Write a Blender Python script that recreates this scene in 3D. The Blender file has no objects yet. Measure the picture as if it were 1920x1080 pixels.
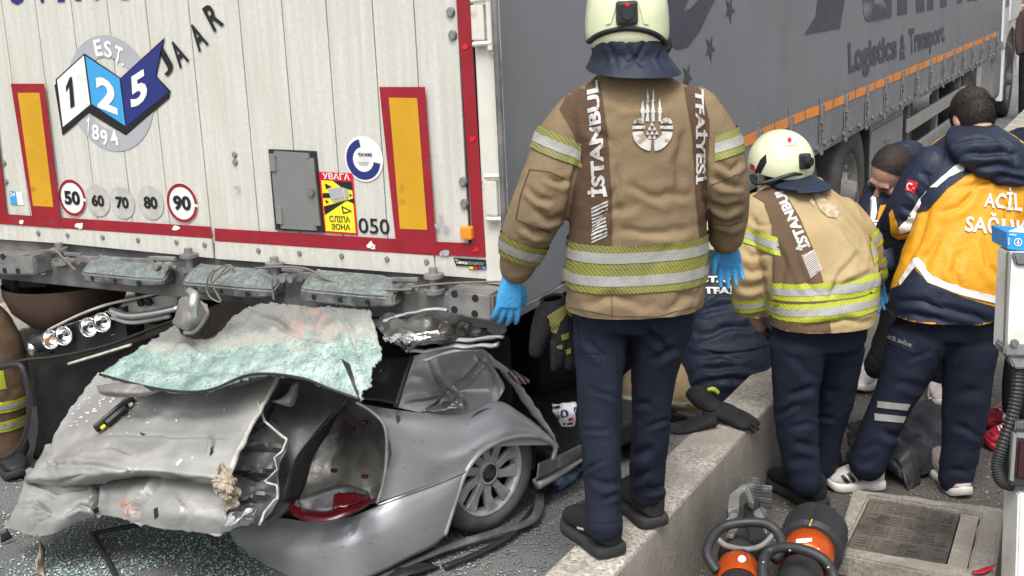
import bpy, bmesh, math, random
from mathutils import Vector, Matrix, noise
from mathutils.bvhtree import BVHTree
random.seed(7)
S = bpy.context.scene
COL = S.collection
# ---------------------------------------------------------------- camera
F = 2330.0                                   # focal length in photo pixels (1920 wide)
CAM = Vector((0, 0, 2.05))
RT = Vector((0.885737, 0.462290, -0.041932))
FW = Vector((-0.458274, 0.856503, -0.237461))
UP = Vector((-0.073861, 0.229544, 0.970492))
cd = bpy.data.cameras.new('camera'); cam = bpy.data.objects.new('camera', cd); COL.objects.link(cam)
cd.sensor_width = 36; cd.lens = F / 1920 * 36; cd.clip_start = 0.05; cd.clip_end = 500
cam.matrix_world = Matrix(((RT.x, UP.x, -FW.x, CAM.x), (RT.y, UP.y, -FW.y, CAM.y), (RT.z, UP.z, -FW.z, CAM.z), (0, 0, 0, 1)))
S.camera = cam
# ---------------------------------------------------------------- overcast daylight
SUN_EL, SUN_AZ = math.radians(58), math.radians(160)     # azimuth measured from +Y towards +X
W = bpy.data.worlds.new('World'); S.world = W; W.use_nodes = True
nt = W.node_tree; nt.nodes.clear()
o_ = nt.nodes.new('ShaderNodeOutputWorld'); b_ = nt.nodes.new('ShaderNodeBackground')
sk = nt.nodes.new('ShaderNodeTexSky'); sk.sky_type = 'NISHITA'; sk.sun_disc = False
sk.sun_elevation = SUN_EL; sk.sun_rotation = SUN_AZ; sk.dust_density = 4; sk.air_density = 1.0
hs = nt.nodes.new('ShaderNodeHueSaturation'); hs.inputs['Saturation'].default_value = 0.22
nt.links.new(sk.outputs[0], hs.inputs['Color']); nt.links.new(hs.outputs[0], b_.inputs[0]); nt.links.new(b_.outputs[0], o_.inputs[0])
b_.inputs[1].default_value = 0.14
sl = bpy.data.lights.new('sun', 'SUN'); sl.energy = 1.5; sl.angle = math.radians(30); sl.color = (1, 0.97, 0.93)
so = bpy.data.objects.new('sun', sl); COL.objects.link(so)
sd = Vector((math.sin(SUN_AZ) * math.cos(SUN_EL), math.cos(SUN_AZ) * math.cos(SUN_EL), math.sin(SUN_EL)))
so.rotation_euler = (-sd).to_track_quat('-Z', 'Y').to_euler(); so.location = (0, 0, 30)
S.view_settings.view_transform = 'Standard'; S.view_settings.look = 'None'
S.view_settings.exposure = 0.75; S.view_settings.gamma = 1; S.view_settings.use_curve_mapping = False
S.render.engine = 'CYCLES'
S.cycles.max_bounces = 6; S.cycles.diffuse_bounces = 3; S.cycles.glossy_bounces = 3; S.cycles.transmission_bounces = 4
S.cycles.use_denoising = True

# ---------------------------------------------------------------- geometry helpers
def ray(px, py): return RT * ((px - 960) / F) + FW - UP * ((py - 540) / F)
def P(px, py, X=None, Y=None, Z=None, D=None):
    """world point that lies on the given plane (X, Y, Z) or at depth D along the line of sight"""
    r = ray(px, py)
    if D is not None: return CAM + r * D
    if X is not None: return CAM + r * ((X - CAM.x) / r.x)
    if Y is not None: return CAM + r * ((Y - CAM.y) / r.y)
    return CAM + r * ((Z - CAM.z) / r.z)
HF = Vector((FW.x, FW.y, 0)).normalized()    # horizontal forward
HR = Vector((HF.y, -HF.x, 0))                # horizontal right
ZV = Vector((0, 0, 1))
def V(px, py, root, off=0.0):
    """point on the upright plane through root that faces the viewer, shifted by off along HF"""
    r = ray(px, py); c = root + HF * off
    return CAM + r * ((c - CAM).dot(HF) / r.dot(HF))

def new_obj(name, me, mat=None, parent=None):
    o = bpy.data.objects.new(name, me); COL.objects.link(o)
    if mat is not None:
        if len(me.materials): me.materials.clear()
        for m in (mat if isinstance(mat, (list, tuple)) else [mat]): me.materials.append(m)
    if parent is not None:
        o.parent = parent
        w = Vector(parent.get('base', (0, 0, 0)))
        o['base'] = tuple(w)
        me.transform(Matrix.Translation(-w))
    else:
        if len(me.vertices):
            xs = [v.co for v in me.vertices]
            lo = Vector((min(c.x for c in xs), min(c.y for c in xs), min(c.z for c in xs)))
            hi = Vector((max(c.x for c in xs), max(c.y for c in xs), max(c.z for c in xs)))
            b = Vector(((lo.x + hi.x) / 2, (lo.y + hi.y) / 2, lo.z))
            me.transform(Matrix.Translation(-b)); o.location = b; o['base'] = tuple(b)
    return o
def obj(name, bm, mat=None, parent=None, smooth=False):
    me = bpy.data.meshes.new(name); bmesh.ops.recalc_face_normals(bm, faces=bm.faces) if smooth != 'keep' else None
    bm.to_mesh(me); bm.free()
    if smooth:
        for p in me.polygons: p.use_smooth = True
    return new_obj(name, me, mat, parent)
def thing(name, label, cat, loc, group=None):
    o = bpy.data.objects.new(name, None); COL.objects.link(o); o.location = loc; o['base'] = tuple(loc)
    o.empty_display_size = .1
    return tag(o, label, cat, group)
def tag(o, label, cat, group=None):
    o['label'] = label; o['category'] = cat
    if group: o['group'] = group
    return o
def struct(o, kind='structure'):
    o['kind'] = kind; return o
def dup(o, off, parent=None):
    c = o.copy(); COL.objects.link(c); c.parent = parent if parent is not None else o.parent
    c.location = o.location + Vector(off)
    for ch in list(o.children):
        dup(ch, (0, 0, 0), c)
    return c
B = bmesh.new
def box(bm, lo, hi, bev=0.0, mtx=None):
    lo = Vector(lo); hi = Vector(hi)
    r = bmesh.ops.create_cube(bm, size=1.0)
    vs = r['verts']
    for v in vs:
        v.co = Vector(((v.co.x + .5) * (hi.x - lo.x) + lo.x, (v.co.y + .5) * (hi.y - lo.y) + lo.y, (v.co.z + .5) * (hi.z - lo.z) + lo.z))
    if bev:
        es = list({e for v in vs for e in v.link_edges})
        r2 = bmesh.ops.bevel(bm, geom=es, offset=bev, segments=2, affect='EDGES', profile=.6)
        vs = list({v for f in r2['faces'] for v in f.verts} | {v for v in vs if v.is_valid})
    if mtx is not None:
        for v in vs: v.co = mtx @ v.co
    return vs
def frame(o, x, y=None, z=None):
    x = x.normalized(); y = y - x * y.dot(x); y.normalize(); z = x.cross(y)
    return Matrix(((x.x, y.x, z.x, o.x), (x.y, y.y, z.y, o.y), (x.z, y.z, z.z, o.z), (0, 0, 0, 1)))
def quadbox(bm, a, b, c, d, n):
    """solid with front quad a b c d (world points) pushed by vector n"""
    v = [bm.verts.new(p) for p in (a, b, c, d)] + [bm.verts.new(p + n) for p in (a, b, c, d)]
    for f in ((0, 1, 2, 3), (7, 6, 5, 4), (0, 4, 5, 1), (1, 5, 6, 2), (2, 6, 7, 3), (3, 7, 4, 0)): bm.faces.new([v[i] for i in f])
    return v
def prism(bm, pts, n):
    a = [bm.verts.new(p) for p in pts]; b = [bm.verts.new(p + n) for p in pts]; k = len(pts)
    bm.faces.new(a); bm.faces.new(b[::-1])
    for i in range(k): bm.faces.new((a[i], b[i], b[(i + 1) % k], a[(i + 1) % k]))
def ring_loft(bm, rings, cap=True, closed=True):
    R = [[bm.verts.new(p) for p in r] for r in rings]; n = len(R[0])
    for i in range(len(R) - 1):
        for j in range(n if closed else n - 1):
            k = (j + 1) % n
            bm.faces.new((R[i][j], R[i][k], R[i + 1][k], R[i + 1][j]))
    if cap and closed:
        bm.faces.new(R[0][::-1]); bm.faces.new(R[-1])
    return R
def loft(bm, secs, n=20, e=1.0, cap=True):
    """secs: (centre, half-width vector, half-depth vector)"""
    out = []
    for c, a, b in secs:
        r = []
        for k in range(n):
            t = 2 * math.pi * k / n; ct, st = math.cos(t), math.sin(t)
            if e != 1: ct = math.copysign(abs(ct) ** e, ct); st = math.copysign(abs(st) ** e, st)
            r.append(c + a * ct + b * st)
        out.append(r)
    return ring_loft(bm, out, cap)
def catmull(pts, k):
    out = []; n = len(pts)
    for i in range(n - 1):
        p0, p1, p2, p3 = pts[max(i - 1, 0)], pts[i], pts[i + 1], pts[min(i + 2, n - 1)]
        for j in range(k):
            t = j / k
            out.append(0.5 * ((2 * p1) + (p2 - p0) * t + (2 * p0 - 5 * p1 + 4 * p2 - p3) * t * t + (3 * p1 - p0 - 3 * p2 + p3) * t ** 3))
    out.append(pts[-1]); return out
def tube(bm, pts, r, n=8, k=0, flat=1.0, hint=None):
    """tube along points; r a number or one per point; k>0 smooths the path"""
    rs = list(r) if isinstance(r, (list, tuple)) else [r] * len(pts)
    pts = [Vector(p) for p in pts]
    if k:
        rs2 = [x.x for x in catmull([Vector((q, 0, 0)) for q in rs], k)]; pts = catmull(pts, k); rs = rs2
    secs = []; u = hint.copy() if hint is not None else None
    for i, p in enumerate(pts):
        t = (pts[min(i + 1, len(pts) - 1)] - pts[max(i - 1, 0)])
        t = t.normalized() if t.length > 1e-9 else ZV
        if u is None: u = Vector((1, 0, 0)) if abs(t.x) < .8 else Vector((0, 1, 0))
        u = (u - t * u.dot(t));
        u = u.normalized() if u.length > 1e-6 else t.orthogonal().normalized()
        w = t.cross(u)
        secs.append((p, u * rs[i], w * rs[i] * flat))
    return loft(bm, secs, n)
def limb(bm, pts, rs, flat=1.0, hint=None, n=18, k=4):
    """tube with rounded ends"""
    pts = [Vector(p) for p in pts]; rs = list(rs)
    a = (pts[0] - pts[1]).normalized(); b = (pts[-1] - pts[-2]).normalized()
    rs2 = [x.x for x in catmull([Vector((q, 0, 0)) for q in rs], k)]; ps = catmull(pts, k)
    pre = [(ps[0] + a * rs2[0] * .8, rs2[0] * .25), (ps[0] + a * rs2[0] * .5, rs2[0] * .75)]
    post = [(ps[-1] + b * rs2[-1] * .5, rs2[-1] * .75), (ps[-1] + b * rs2[-1] * .8, rs2[-1] * .25)]
    q = pre + list(zip(ps, rs2)) + post
    tube(bm, [x[0] for x in q], [x[1] for x in q], n=n, flat=flat, hint=hint)
def ellipsoid(bm, c, ax, n=20):
    r = bmesh.ops.create_uvsphere(bm, u_segments=n, v_segments=max(8, n // 2 + 2), radius=1)
    for v in r['verts']: v.co = c + ax[0] * v.co.x + ax[1] * v.co.y + ax[2] * v.co.z
    return r['verts']
def cyl(bm, c, axis, r, h, n=24, r2=None):
    axis = axis.normalized(); u = axis.orthogonal().normalized(); w = axis.cross(u); r2 = r if r2 is None else r2
    return loft(bm, [(c, u * r, w * r), (c + axis * h, u * r2, w * r2)], n)
def lathe(bm, c, axis, prof, n=24, u=None):
    """prof: (radius, height along axis)"""
    axis = axis.normalized(); u = u if u is not None else axis.orthogonal().normalized(); w = axis.cross(u)
    rings = [[c + axis * h + (u * math.cos(2 * math.pi * k / n) + w * math.sin(2 * math.pi * k / n)) * max(r, 1e-4) for k in range(n)] for r, h in prof]
    ring_loft(bm, rings, False)
def fbm(p, o=3):
    s = 0; a = 1
    for i in range(o): s += a * noise.noise(p); p = p * 2.07 + Vector((3.1, 1.7, 5.3)); a *= .5
    return s
def ridged(p, o=2):
    s = 0; a = 1
    for i in range(o): s += a * (1 - 2 * abs(noise.noise(p))); p = p * 2.1 + Vector((7.1, 2.7, 1.3)); a *= .5
    return s
def wrinkle(me, amp, freq=(10, 10, 26), seed=0, rid=.6, where=None):
    """cloth folds: broad rolls, tight creases that come and go, small crumple"""
    nrm = [v.normal.copy() for v in me.vertices]; sv = Vector((seed * 3.7, seed * 1.3, seed * 2.9)); f = Vector(freq); N = noise.noise
    for v, n in zip(me.vertices, nrm):
        c = v.co
        wq = Vector((N(c * 4 + sv), N(c * 4 + sv * 2), N(c * 4 - sv)))
        tilt = 1.1 * N(c * 2.2 + sv * 3)
        p = Vector((c.x * f.x, c.y * f.y, (c.z + tilt * .35 * (c.x + c.y)) * f.z)) * .55 + sv + wq * 1.25
        k1 = max(0.0, 1 - abs(N(p)) * 4.2) ** 1.6; k2 = max(0.0, 1 - abs(N(p * 1.9 + sv)) * 4.5) ** 1.6
        m = min(1.0, max(0.0, .55 + 1.6 * N(c * 3.1 - sv)))
        d = .75 * N(p * .55) + .35 * N(p * 1.2) - rid * m * (1.0 * k1 + .55 * k2) + .10 * N(c * 60)
        v.co += n * (amp * d * (where(c) if where else 1))
    me.update()
def remesh(bm, vox, smooth=6, fac=.5):
    me = bpy.data.meshes.new('tmp'); bmesh.ops.recalc_face_normals(bm, faces=bm.faces); bm.to_mesh(me); bm.free()
    o = bpy.data.objects.new('tmp', me); COL.objects.link(o)
    m = o.modifiers.new('r', 'REMESH'); m.mode = 'VOXEL'; m.voxel_size = vox; m.use_smooth_shade = True
    if smooth:
        s = o.modifiers.new('s', 'SMOOTH'); s.factor = fac; s.iterations = smooth
    dg = bpy.context.evaluated_depsgraph_get(); dg.update()
    r = bpy.data.meshes.new_from_object(o.evaluated_get(dg))
    bpy.data.objects.remove(o); bpy.data.meshes.remove(me)
    for p in r.polygons: p.use_smooth = True
    return r
def patch(rows, nu=6, nv=6, amp=0.0, freq=8, seed=0, fn=None, rid=.5):
    """smooth sheet through a grid of control points -> bmesh (single sheet)"""
    rows = [[Vector(p) for p in r] for r in rows]
    d = [catmull(r, nu) for r in rows]
    cols = [catmull([r[i] for r in d], nv) for i in range(len(d[0]))]
    bm = B(); sv = Vector((seed * 1.7, seed * 4.1, seed * .7))
    G = [[bm.verts.new(p) for p in c] for c in cols]
    for i in range(len(G) - 1):
        for j in range(len(G[0]) - 1): bm.faces.new((G[i][j], G[i + 1][j], G[i + 1][j + 1], G[i][j + 1]))
    bm.normal_update()
    if amp:
        ns = {v: v.normal.copy() for v in bm.verts}
        for v in bm.verts:
            v.co += ns[v] * amp * ((1 - rid) * fbm(v.co * freq + sv) + rid * ridged(v.co * freq * .8 + sv, 3))
    if fn:
        for v in bm.verts: v.co += fn(v.co)
    return bm
def sheet(name, rows, mat, parent=None, thick=.004, trim=None, jag=0, crisp=0, **k):
    bm = patch(rows, **k)
    if jag:
        for v in [v for v in bm.verts if v.is_boundary]:
            c = v.co; v.co = c + Vector((noise.noise(c * 38), noise.noise(c * 38 + ZV * 7), noise.noise(c * 38 + ZV * 3))) * jag + Vector((noise.noise(c * 120), 0, noise.noise(c * 120 + ZV * 3))) * jag * .5
    if trim:
        bmesh.ops.delete(bm, geom=[f for f in bm.faces if trim(f.calc_center_median())], context='FACES')
    o = obj(name, bm, mat, parent, smooth=True)
    m = o.modifiers.new('thickness', 'SOLIDIFY'); m.thickness = thick; m.offset = 0
    if crisp: o.data.set_sharp_from_angle(angle=math.radians(crisp))
    return o
def crisp(o, a): o.data.update(); o.data.set_sharp_from_angle(angle=math.radians(a))
def project(p):
    d = p - CAM; z = d.dot(FW)
    return (960 + F * d.dot(RT) / z, 540 - F * d.dot(UP) / z)

def press(o, strokes, back=False):
    """push creases into a built cloth or metal sheet: each stroke is a path seen on its surface, a width in photo pixels and a depth in metres"""
    me = o.data; b = Vector(o.get('base', (0, 0, 0))); me.update()
    nr = [v.normal.copy() for v in me.vertices]; pr = [project(v.co + b) for v in me.vertices]; mv = [0.0] * len(pr)
    for k, (pts, w, dep) in enumerate(strokes):
        x0 = min(p[0] for p in pts) - 4 * w; x1 = max(p[0] for p in pts) + 4 * w; y0 = min(p[1] for p in pts) - 4 * w; y1 = max(p[1] for p in pts) + 4 * w
        segs = list(zip(pts, pts[1:])); tot = sum(math.hypot(c[0] - a[0], c[1] - a[1]) for a, c in segs)
        for i, (x, y) in enumerate(pr):
            if not (x0 < x < x1 and y0 < y < y1): continue
            wob = w * .9 * noise.noise(Vector((x * .03, y * .03, k * 3.1))); best = 1e9; run = 0
            for a, c in segs:
                dx, dy = c[0] - a[0], c[1] - a[1]; L = math.hypot(dx, dy); t = ((x - a[0]) * dx + (y - a[1]) * dy) / (L * L); tc = min(1, max(0, t))
                d = math.hypot(x - a[0] - dx * tc, y - a[1] - dy * tc)
                if d < abs(best): sgn = 1 if dx * (y - a[1]) - dy * (x - a[0]) > 0 else -1; best = d * sgn; s = (run + L * tc) / tot
                run += L
            d = (best + wob) / w; f = math.sin(math.pi * min(1, max(0, s))) ** .6 if abs(best) < 3.5 * w else 0
            mv[i] += dep * f * (-math.exp(-(d * 1.5) ** 2) + .75 * math.exp(-((d - 1.3) * 1.1) ** 2) + .3 * math.exp(-((d + 1.5) * 1.0) ** 2))
    for v, n, m in zip(me.vertices, nr, mv):
        if m: v.co += (n if n.dot(v.co + b - CAM) < 0 else -n * (1 if not back else 0)) * m
    me.update()
def irregular(strokes, seed):
    """break regular creases into uneven ones: part lengths, other angles, other depths"""
    r = random.Random(seed); out = []
    for pts, w, d in strokes:
        if r.random() < .22: continue
        a, b = (0, r.uniform(.45, .8)) if r.random() < .5 else (r.uniform(.2, .5), 1); tilt = r.gauss(0, .32); bend = r.gauss(0, 4); dy = r.gauss(0, 7)
        (x0, y0), (x1, y1) = pts[0], pts[-1]; q = []
        for t in (a, a + (b - a) * .35, a + (b - a) * .7, b):
            x = x0 + (x1 - x0) * t; q.append((x, y0 + (y1 - y0) * t + tilt * (x - (x0 + x1) / 2) + bend * math.sin(math.pi * (t - a) / (b - a)) + dy))
        out.append((q, w * r.uniform(.7, 1.7), d * r.uniform(.5, 1.35)))
    return out
# ---------------------------------------------------------------- flat print and conforming patches
def tri_grid(polys, g):
    """polygons (lists of 2D points) -> bmesh cut by a grid of spacing g so it can follow a curved surface"""
    bm = B()
    for pl in polys:
        try: bm.faces.new([bm.verts.new((p[0], p[1], 0)) for p in pl])
        except ValueError: pass
    bm.normal_update()
    bmesh.ops.triangulate(bm, faces=bm.faces, ngon_method='EAR_CLIP')
    if g: grid_cut(bm, g)
    return bm
def grid_cut(bm, g):
    xs = [v.co.x for v in bm.verts]; ys = [v.co.y for v in bm.verts]
    for ax, lo, hi in ((0, min(xs), max(xs)), (1, min(ys), max(ys))):
        q = lo + g
        while q < hi:
            co = Vector((q, 0, 0)) if ax == 0 else Vector((0, q, 0)); no = Vector((1, 0, 0)) if ax == 0 else Vector((0, 1, 0))
            bmesh.ops.bisect_plane(bm, geom=list(bm.verts) + list(bm.edges) + list(bm.faces), plane_co=co, plane_no=no)
            q += g
def onto(bm, surf):
    """move 2D verts on to a surface; faces that miss it go"""
    bad = []
    for v in bm.verts:
        p = surf(v.co.x, v.co.y)
        if p is None: bad.append(v)
        else: v.co = p
    if bad: bmesh.ops.delete(bm, geom=bad, context='VERTS')
    return bm
def on_mesh(o, off=.004):
    """surface lookup on a built mesh object: where the line of sight meets it, lifted by off"""
    b = Vector(o.get('base', (0, 0, 0))) if o.parent else o.location
    me = o.data
    t = BVHTree.FromPolygons([v.co + b for v in me.vertices], [p.vertices[:] for p in me.polygons])
    def f(px, py):
        r = ray(px, py).normalized(); h = t.ray_cast(CAM, r)
        if h[0] is None: return None
        n = h[1]
        if n.dot(r) > 0: n = -n
        if n.dot(r) > -.12: return None
        return h[0] + n * off
    return f
def sticker(name, polys, surf, mat, parent, g=0, smooth=False):
    return obj(name, onto(tri_grid(polys, g), surf), mat, parent, smooth='keep' if not smooth else True)
def text_bm(body, bold=0.0, res=3, space=1.0):
    c = bpy.data.curves.new('t', 'FONT'); c.body = body; c.size = 1; c.resolution_u = res; c.offset = bold; c.space_character = space
    o = bpy.data.objects.new('t', c); COL.objects.link(o)
    dg = bpy.context.evaluated_depsgraph_get(); dg.update()
    me = bpy.data.meshes.new_from_object(o.evaluated_get(dg)); bpy.data.objects.remove(o); bpy.data.curves.remove(c)
    bm = B(); bm.from_mesh(me); bpy.data.meshes.remove(me)
    if body == '1':
        bm.clear(); bm.faces.new([bm.verts.new((x, y, 0)) for x, y in ((.34, 0), (.66, 0), (.66, 1), (.42, 1), (.05, .80), (.05, .62), (.34, .74))])
        bm.normal_update(); bmesh.ops.triangulate(bm, faces=bm.faces, ngon_method='EAR_CLIP')
        return bm
    xs = [v.co.x for v in bm.verts]; ys = [v.co.y for v in bm.verts]
    x0, x1, y0, y1 = min(xs), max(xs), min(ys), max(ys)
    for v in bm.verts: v.co = Vector(((v.co.x - x0) / (x1 - x0), (v.co.y - y0) / (y1 - y0), 0))
    return bm
def text(body, quad, surf, mat, parent, bold=.02, g=0, name='lettering', space=1.0):
    """quad: photo corners of the text's box LL LR UR UL, laid on the surface"""
    bm = text_bm(body, bold, space=space)
    if g:
        bmesh.ops.triangulate(bm, faces=bm.faces); grid_cut(bm, g)
    (ax, ay), (bx, by), (cx, cy), (dx, dy) = quad
    def m(u, v):
        x = (ax * (1 - u) + bx * u) * (1 - v) + (dx * (1 - u) + cx * u) * v
        y = (ay * (1 - u) + by * u) * (1 - v) + (dy * (1 - u) + cy * u) * v
        return surf(x, y)
    return obj(name, onto(bm, m), mat, parent, smooth='keep')
def shell(src, planes, off, name, mat, parent):
    """band or panel of a garment: the garment's own surface between planes (point, outward normal), lifted by off"""
    bm = B(); bm.from_mesh(src.data)
    b = Vector(src.get('base', (0, 0, 0)))
    for co, no in planes:
        bmesh.ops.bisect_plane(bm, geom=list(bm.verts) + list(bm.edges) + list(bm.faces), plane_co=Vector(co) - b, plane_no=Vector(no), clear_outer=True)
    bm.normal_update()
    for v in bm.verts: v.co = v.co + v.normal * off + b
    return obj(name, bm, mat, parent, smooth=True) if len(bm.faces) else None

# ---------------------------------------------------------------- materials
def mat(name, c, rough=.6, metal=0.0, var=.15, vs=8, bump=.15, bs=80, dirt=None, ds=3, dth=.55, dsoft=.12, spec=.4, stretch=None, fine=0, fs=250, coat=0, trans=0, emit=0, crinkle=0, cs_=22, hatch=0):
    m = bpy.data.materials.new(name); m.use_nodes = True; n = m.node_tree.nodes; l = m.node_tree.links
    bs_ = n['Principled BSDF']; bs_.inputs['Roughness'].default_value = rough; bs_.inputs['Metallic'].default_value = metal
    bs_.inputs['Specular IOR Level'].default_value = spec
    if coat: bs_.inputs['Coat Weight'].default_value = coat
    if trans: bs_.inputs['Transmission Weight'].default_value = trans
    tc = n.new('ShaderNodeTexCoord'); src = tc.outputs['Object']
    if stretch:
        mp = n.new('ShaderNodeMapping'); mp.inputs['Scale'].default_value = stretch; l.new(src, mp.inputs['Vector']); srcs = mp.outputs[0]
    else: srcs = src
    def nz(scale, detail=4, s=None):
        t = n.new('ShaderNodeTexNoise'); t.inputs['Scale'].default_value = scale; t.inputs['Detail'].default_value = detail
        l.new(s if s is not None else src, t.inputs['Vector']); return t.outputs['Fac']
    def ramp(s, a, b, ca, cb):
        r = n.new('ShaderNodeValToRGB'); r.color_ramp.elements[0].position = max(0, a); r.color_ramp.elements[1].position = min(1, b)
        r.color_ramp.elements[0].color = ca; r.color_ramp.elements[1].color = cb; l.new(s, r.inputs['Fac']); return r.outputs['Color']
    def mix(f, a, b, typ='MIX'):
        x = n.new('ShaderNodeMix'); x.data_type = 'RGBA'; x.blend_type = typ
        if isinstance(f, float): x.inputs[0].default_value = f
        else: l.new(f, x.inputs[0])
        for i, q in ((6, a), (7, b)):
            if isinstance(q, tuple): x.inputs[i].default_value = q
            else: l.new(q, x.inputs[i])
        return x.outputs[2]
    cc = (c[0], c[1], c[2], 1)
    lo = tuple(max(0, q * (1 - var)) for q in c) + (1,); hi = tuple(min(1, q * (1 + var)) for q in c) + (1,)
    col = ramp(nz(vs, 5, srcs), .3, .7, lo, hi)
    if fine:
        col = mix(1.0, col, ramp(nz(fs, 2), .3, .7, (1 - fine, 1 - fine, 1 - fine, 1), (1 + 0, 1, 1, 1)), 'MULTIPLY')
    if dirt:
        k = ramp(nz(ds, 6, srcs), dth - dsoft, dth + dsoft, (0, 0, 0, 1), (1, 1, 1, 1))
        col = mix(k, col, (dirt[0], dirt[1], dirt[2], 1))
    if hatch:
        wv_ = n.new('ShaderNodeTexWave'); wv_.bands_direction = 'DIAGONAL'; wv_.inputs['Scale'].default_value = hatch; wv_.inputs['Distortion'].default_value = .4; l.new(src, wv_.inputs['Vector'])
        col = mix(1.0, col, ramp(wv_.outputs['Fac'], .25, .55, (.62, .62, .55, 1), (1, 1, 1, 1)), 'MULTIPLY')
    l.new(col, bs_.inputs['Base Color'])
    if emit:
        l.new(col, bs_.inputs['Emission Color']); bs_.inputs['Emission Strength'].default_value = emit
    if bump:
        bp = n.new('ShaderNodeBump'); bp.inputs['Strength'].default_value = bump; bp.inputs['Distance'].default_value = .01
        l.new(nz(bs, 4), bp.inputs['Height']); l.new(bp.outputs[0], bs_.inputs['Normal'])
        if crinkle:
            b2 = n.new('ShaderNodeBump'); b2.inputs['Strength'].default_value = crinkle; b2.inputs['Distance'].default_value = .03
            t = n.new('ShaderNodeTexNoise'); t.inputs['Scale'].default_value = cs_; t.inputs['Detail'].default_value = 3; t.inputs['Distortion'].default_value = .8; l.new(src, t.inputs['Vector'])
            l.new(t.outputs['Fac'], b2.inputs['Height']); l.new(b2.outputs[0], bp.inputs['Normal'])
    r_ = ramp(nz(vs * 1.7, 4), .3, .7, (max(rough - .08, .03),) * 3 + (1,), (min(rough + .08, 1),) * 3 + (1,))
    l.new(r_, bs_.inputs['Roughness'])
    return m
M = {}
M['white'] = mat('door_white', (.60, .59, .535), .45, var=.06, vs=5, bump=.04, bs=140, dirt=(.47, .455, .395), ds=6, dth=.60, dsoft=.2, stretch=(7, 1, .35), fine=.12, fs=60)
M['white2'] = mat('post_white', (.62, .60, .54), .5, var=.08, bump=.06, dirt=(.22, .13, .07), ds=9, dth=.68, dsoft=.05)
M['red'] = mat('reflective_red', (.27, .014, .024), .4, var=.12, vs=12, bump=.05, dirt=(.22, .04, .045), ds=20, dth=.68, dsoft=.08)
M['yellow'] = mat('reflective_yellow', (.56, .30, .015), .45, var=.06, bump=.12, bs=300, dirt=(.30, .17, .02), ds=18, dth=.7, dsoft=.06)
M['black'] = mat('print_and_shade_black', (.014, .014, .016), .5, var=.1, bump=0)  # print, and the painted dark of the window tear and lid holes
M['print_white'] = mat('print_white', (.74, .74, .72), .5, var=.05, bump=0, dirt=(.55, .53, .47), ds=14, dth=.66)
M['grey_print'] = mat('print_grey', (.36, .37, .40), .5, var=.05, bump=0)
M['disc_grey'] = mat('disc_grey', (.40, .39, .355), .5, var=.1, bump=0, dirt=(.5, .5, .47), ds=30, dth=.55)
M['navy_print'] = mat('print_navy', (.020, .030, .16), .45, var=.05, bump=0)
M['sky_print'] = mat('print_sky', (.05, .31, .62), .45, var=.05, bump=0)
M['sign_yellow'] = mat('print_yellow', (.78, .68, .03), .5, var=.04, bump=0)
M['orange'] = mat('reflective_orange', (.78, .27, .05), .4, var=.12, vs=30, bump=.1, bs=90)
M['amber'] = mat('amber_lens', (.75, .26, .02), .25, var=.06)
M['hatch'] = mat('hatch_grey', (.235, .235, .23), .45, metal=.35, var=.05, bump=.02)
M['steel'] = mat('galvanised_steel', (.21, .21, .21), .5, metal=.5, var=.25, vs=14, bump=.2, bs=50, dirt=(.32, .31, .29), ds=11, dth=.56, dsoft=.1)
M['beam'] = mat('chassis_grey', (.125, .125, .13), .6, metal=.2, var=.25, vs=10, bump=.15, dirt=(.24, .23, .22), ds=9, dth=.58, dsoft=.14)
M['rubber'] = mat('buffer_rubber', (.055, .058, .06), .7, var=.25, bump=.25, bs=60, dirt=(.22, .22, .21), ds=13, dth=.6)
M['glassdust'] = mat('glass_dust', (.155, .185, .172), .5, var=.45, vs=70, bump=.6, bs=160, dirt=(.12, .13, .13), ds=26, dth=.54, dsoft=.1)
M['curtain'] = mat('grey_tarpaulin', (.195, .204, .226), .36, var=.08, vs=2.5, bump=.06, bs=30, dirt=(.20, .20, .20), ds=1.4, dth=.62, dsoft=.2, spec=.5)
M['curtain_print'] = mat('tarpaulin_print', (.062, .060, .085), .45, var=.08, bump=.05, bs=30)
M['under'] = mat('underbody', (.03, .03, .032), .8, var=.3, bump=.2)
M['tyre'] = mat('tyre_rubber', (.045, .044, .043), .8, var=.25, vs=10, bump=.3, bs=60, dirt=(.12, .11, .10), ds=6, dth=.52, dsoft=.15)
M['tyre_dusty'] = mat('tyre_dusty', (.042, .041, .039), .85, var=.25, vs=10, bump=.3, bs=60, dirt=(.07, .067, .063), ds=6, dth=.5, dsoft=.15)
M['brown_tank'] = mat('brown_tank', (.075, .048, .034), .55, var=.2, bump=.1)
M['cab'] = mat('cab_white', (.72, .73, .74), .3, var=.04, bump=.02, coat=.3)
M['alu'] = mat('aluminium', (.55, .55, .54), .38, metal=.85, var=.12, bump=.06)
M['chrome'] = mat('chrome', (.8, .8, .8), .12, metal=1, var=.06, bump=.05, bs=20)
M['plastic'] = mat('black_plastic', (.022, .022, .024), .45, var=.2, bump=.08)
M['plastic_grey'] = mat('grey_plastic', (.17, .165, .155), .6, var=.12, bump=.1, dirt=(.34, .33, .31), ds=14, dth=.62)
M['cable'] = mat('cable', (.30, .29, .26), .6, var=.2)
M['rope'] = mat('cord', (.17, .155, .13), .8, var=.2)
def concrete(name, c, c2):
    return mat(name, c, .9, var=.22, vs=7, bump=.7, bs=55, dirt=c2, ds=5, dth=.57, dsoft=.14, fine=.62, fs=75)
M['concrete'] = concrete('barrier_concrete', (.56, .515, .445), (.30, .265, .225))
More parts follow.
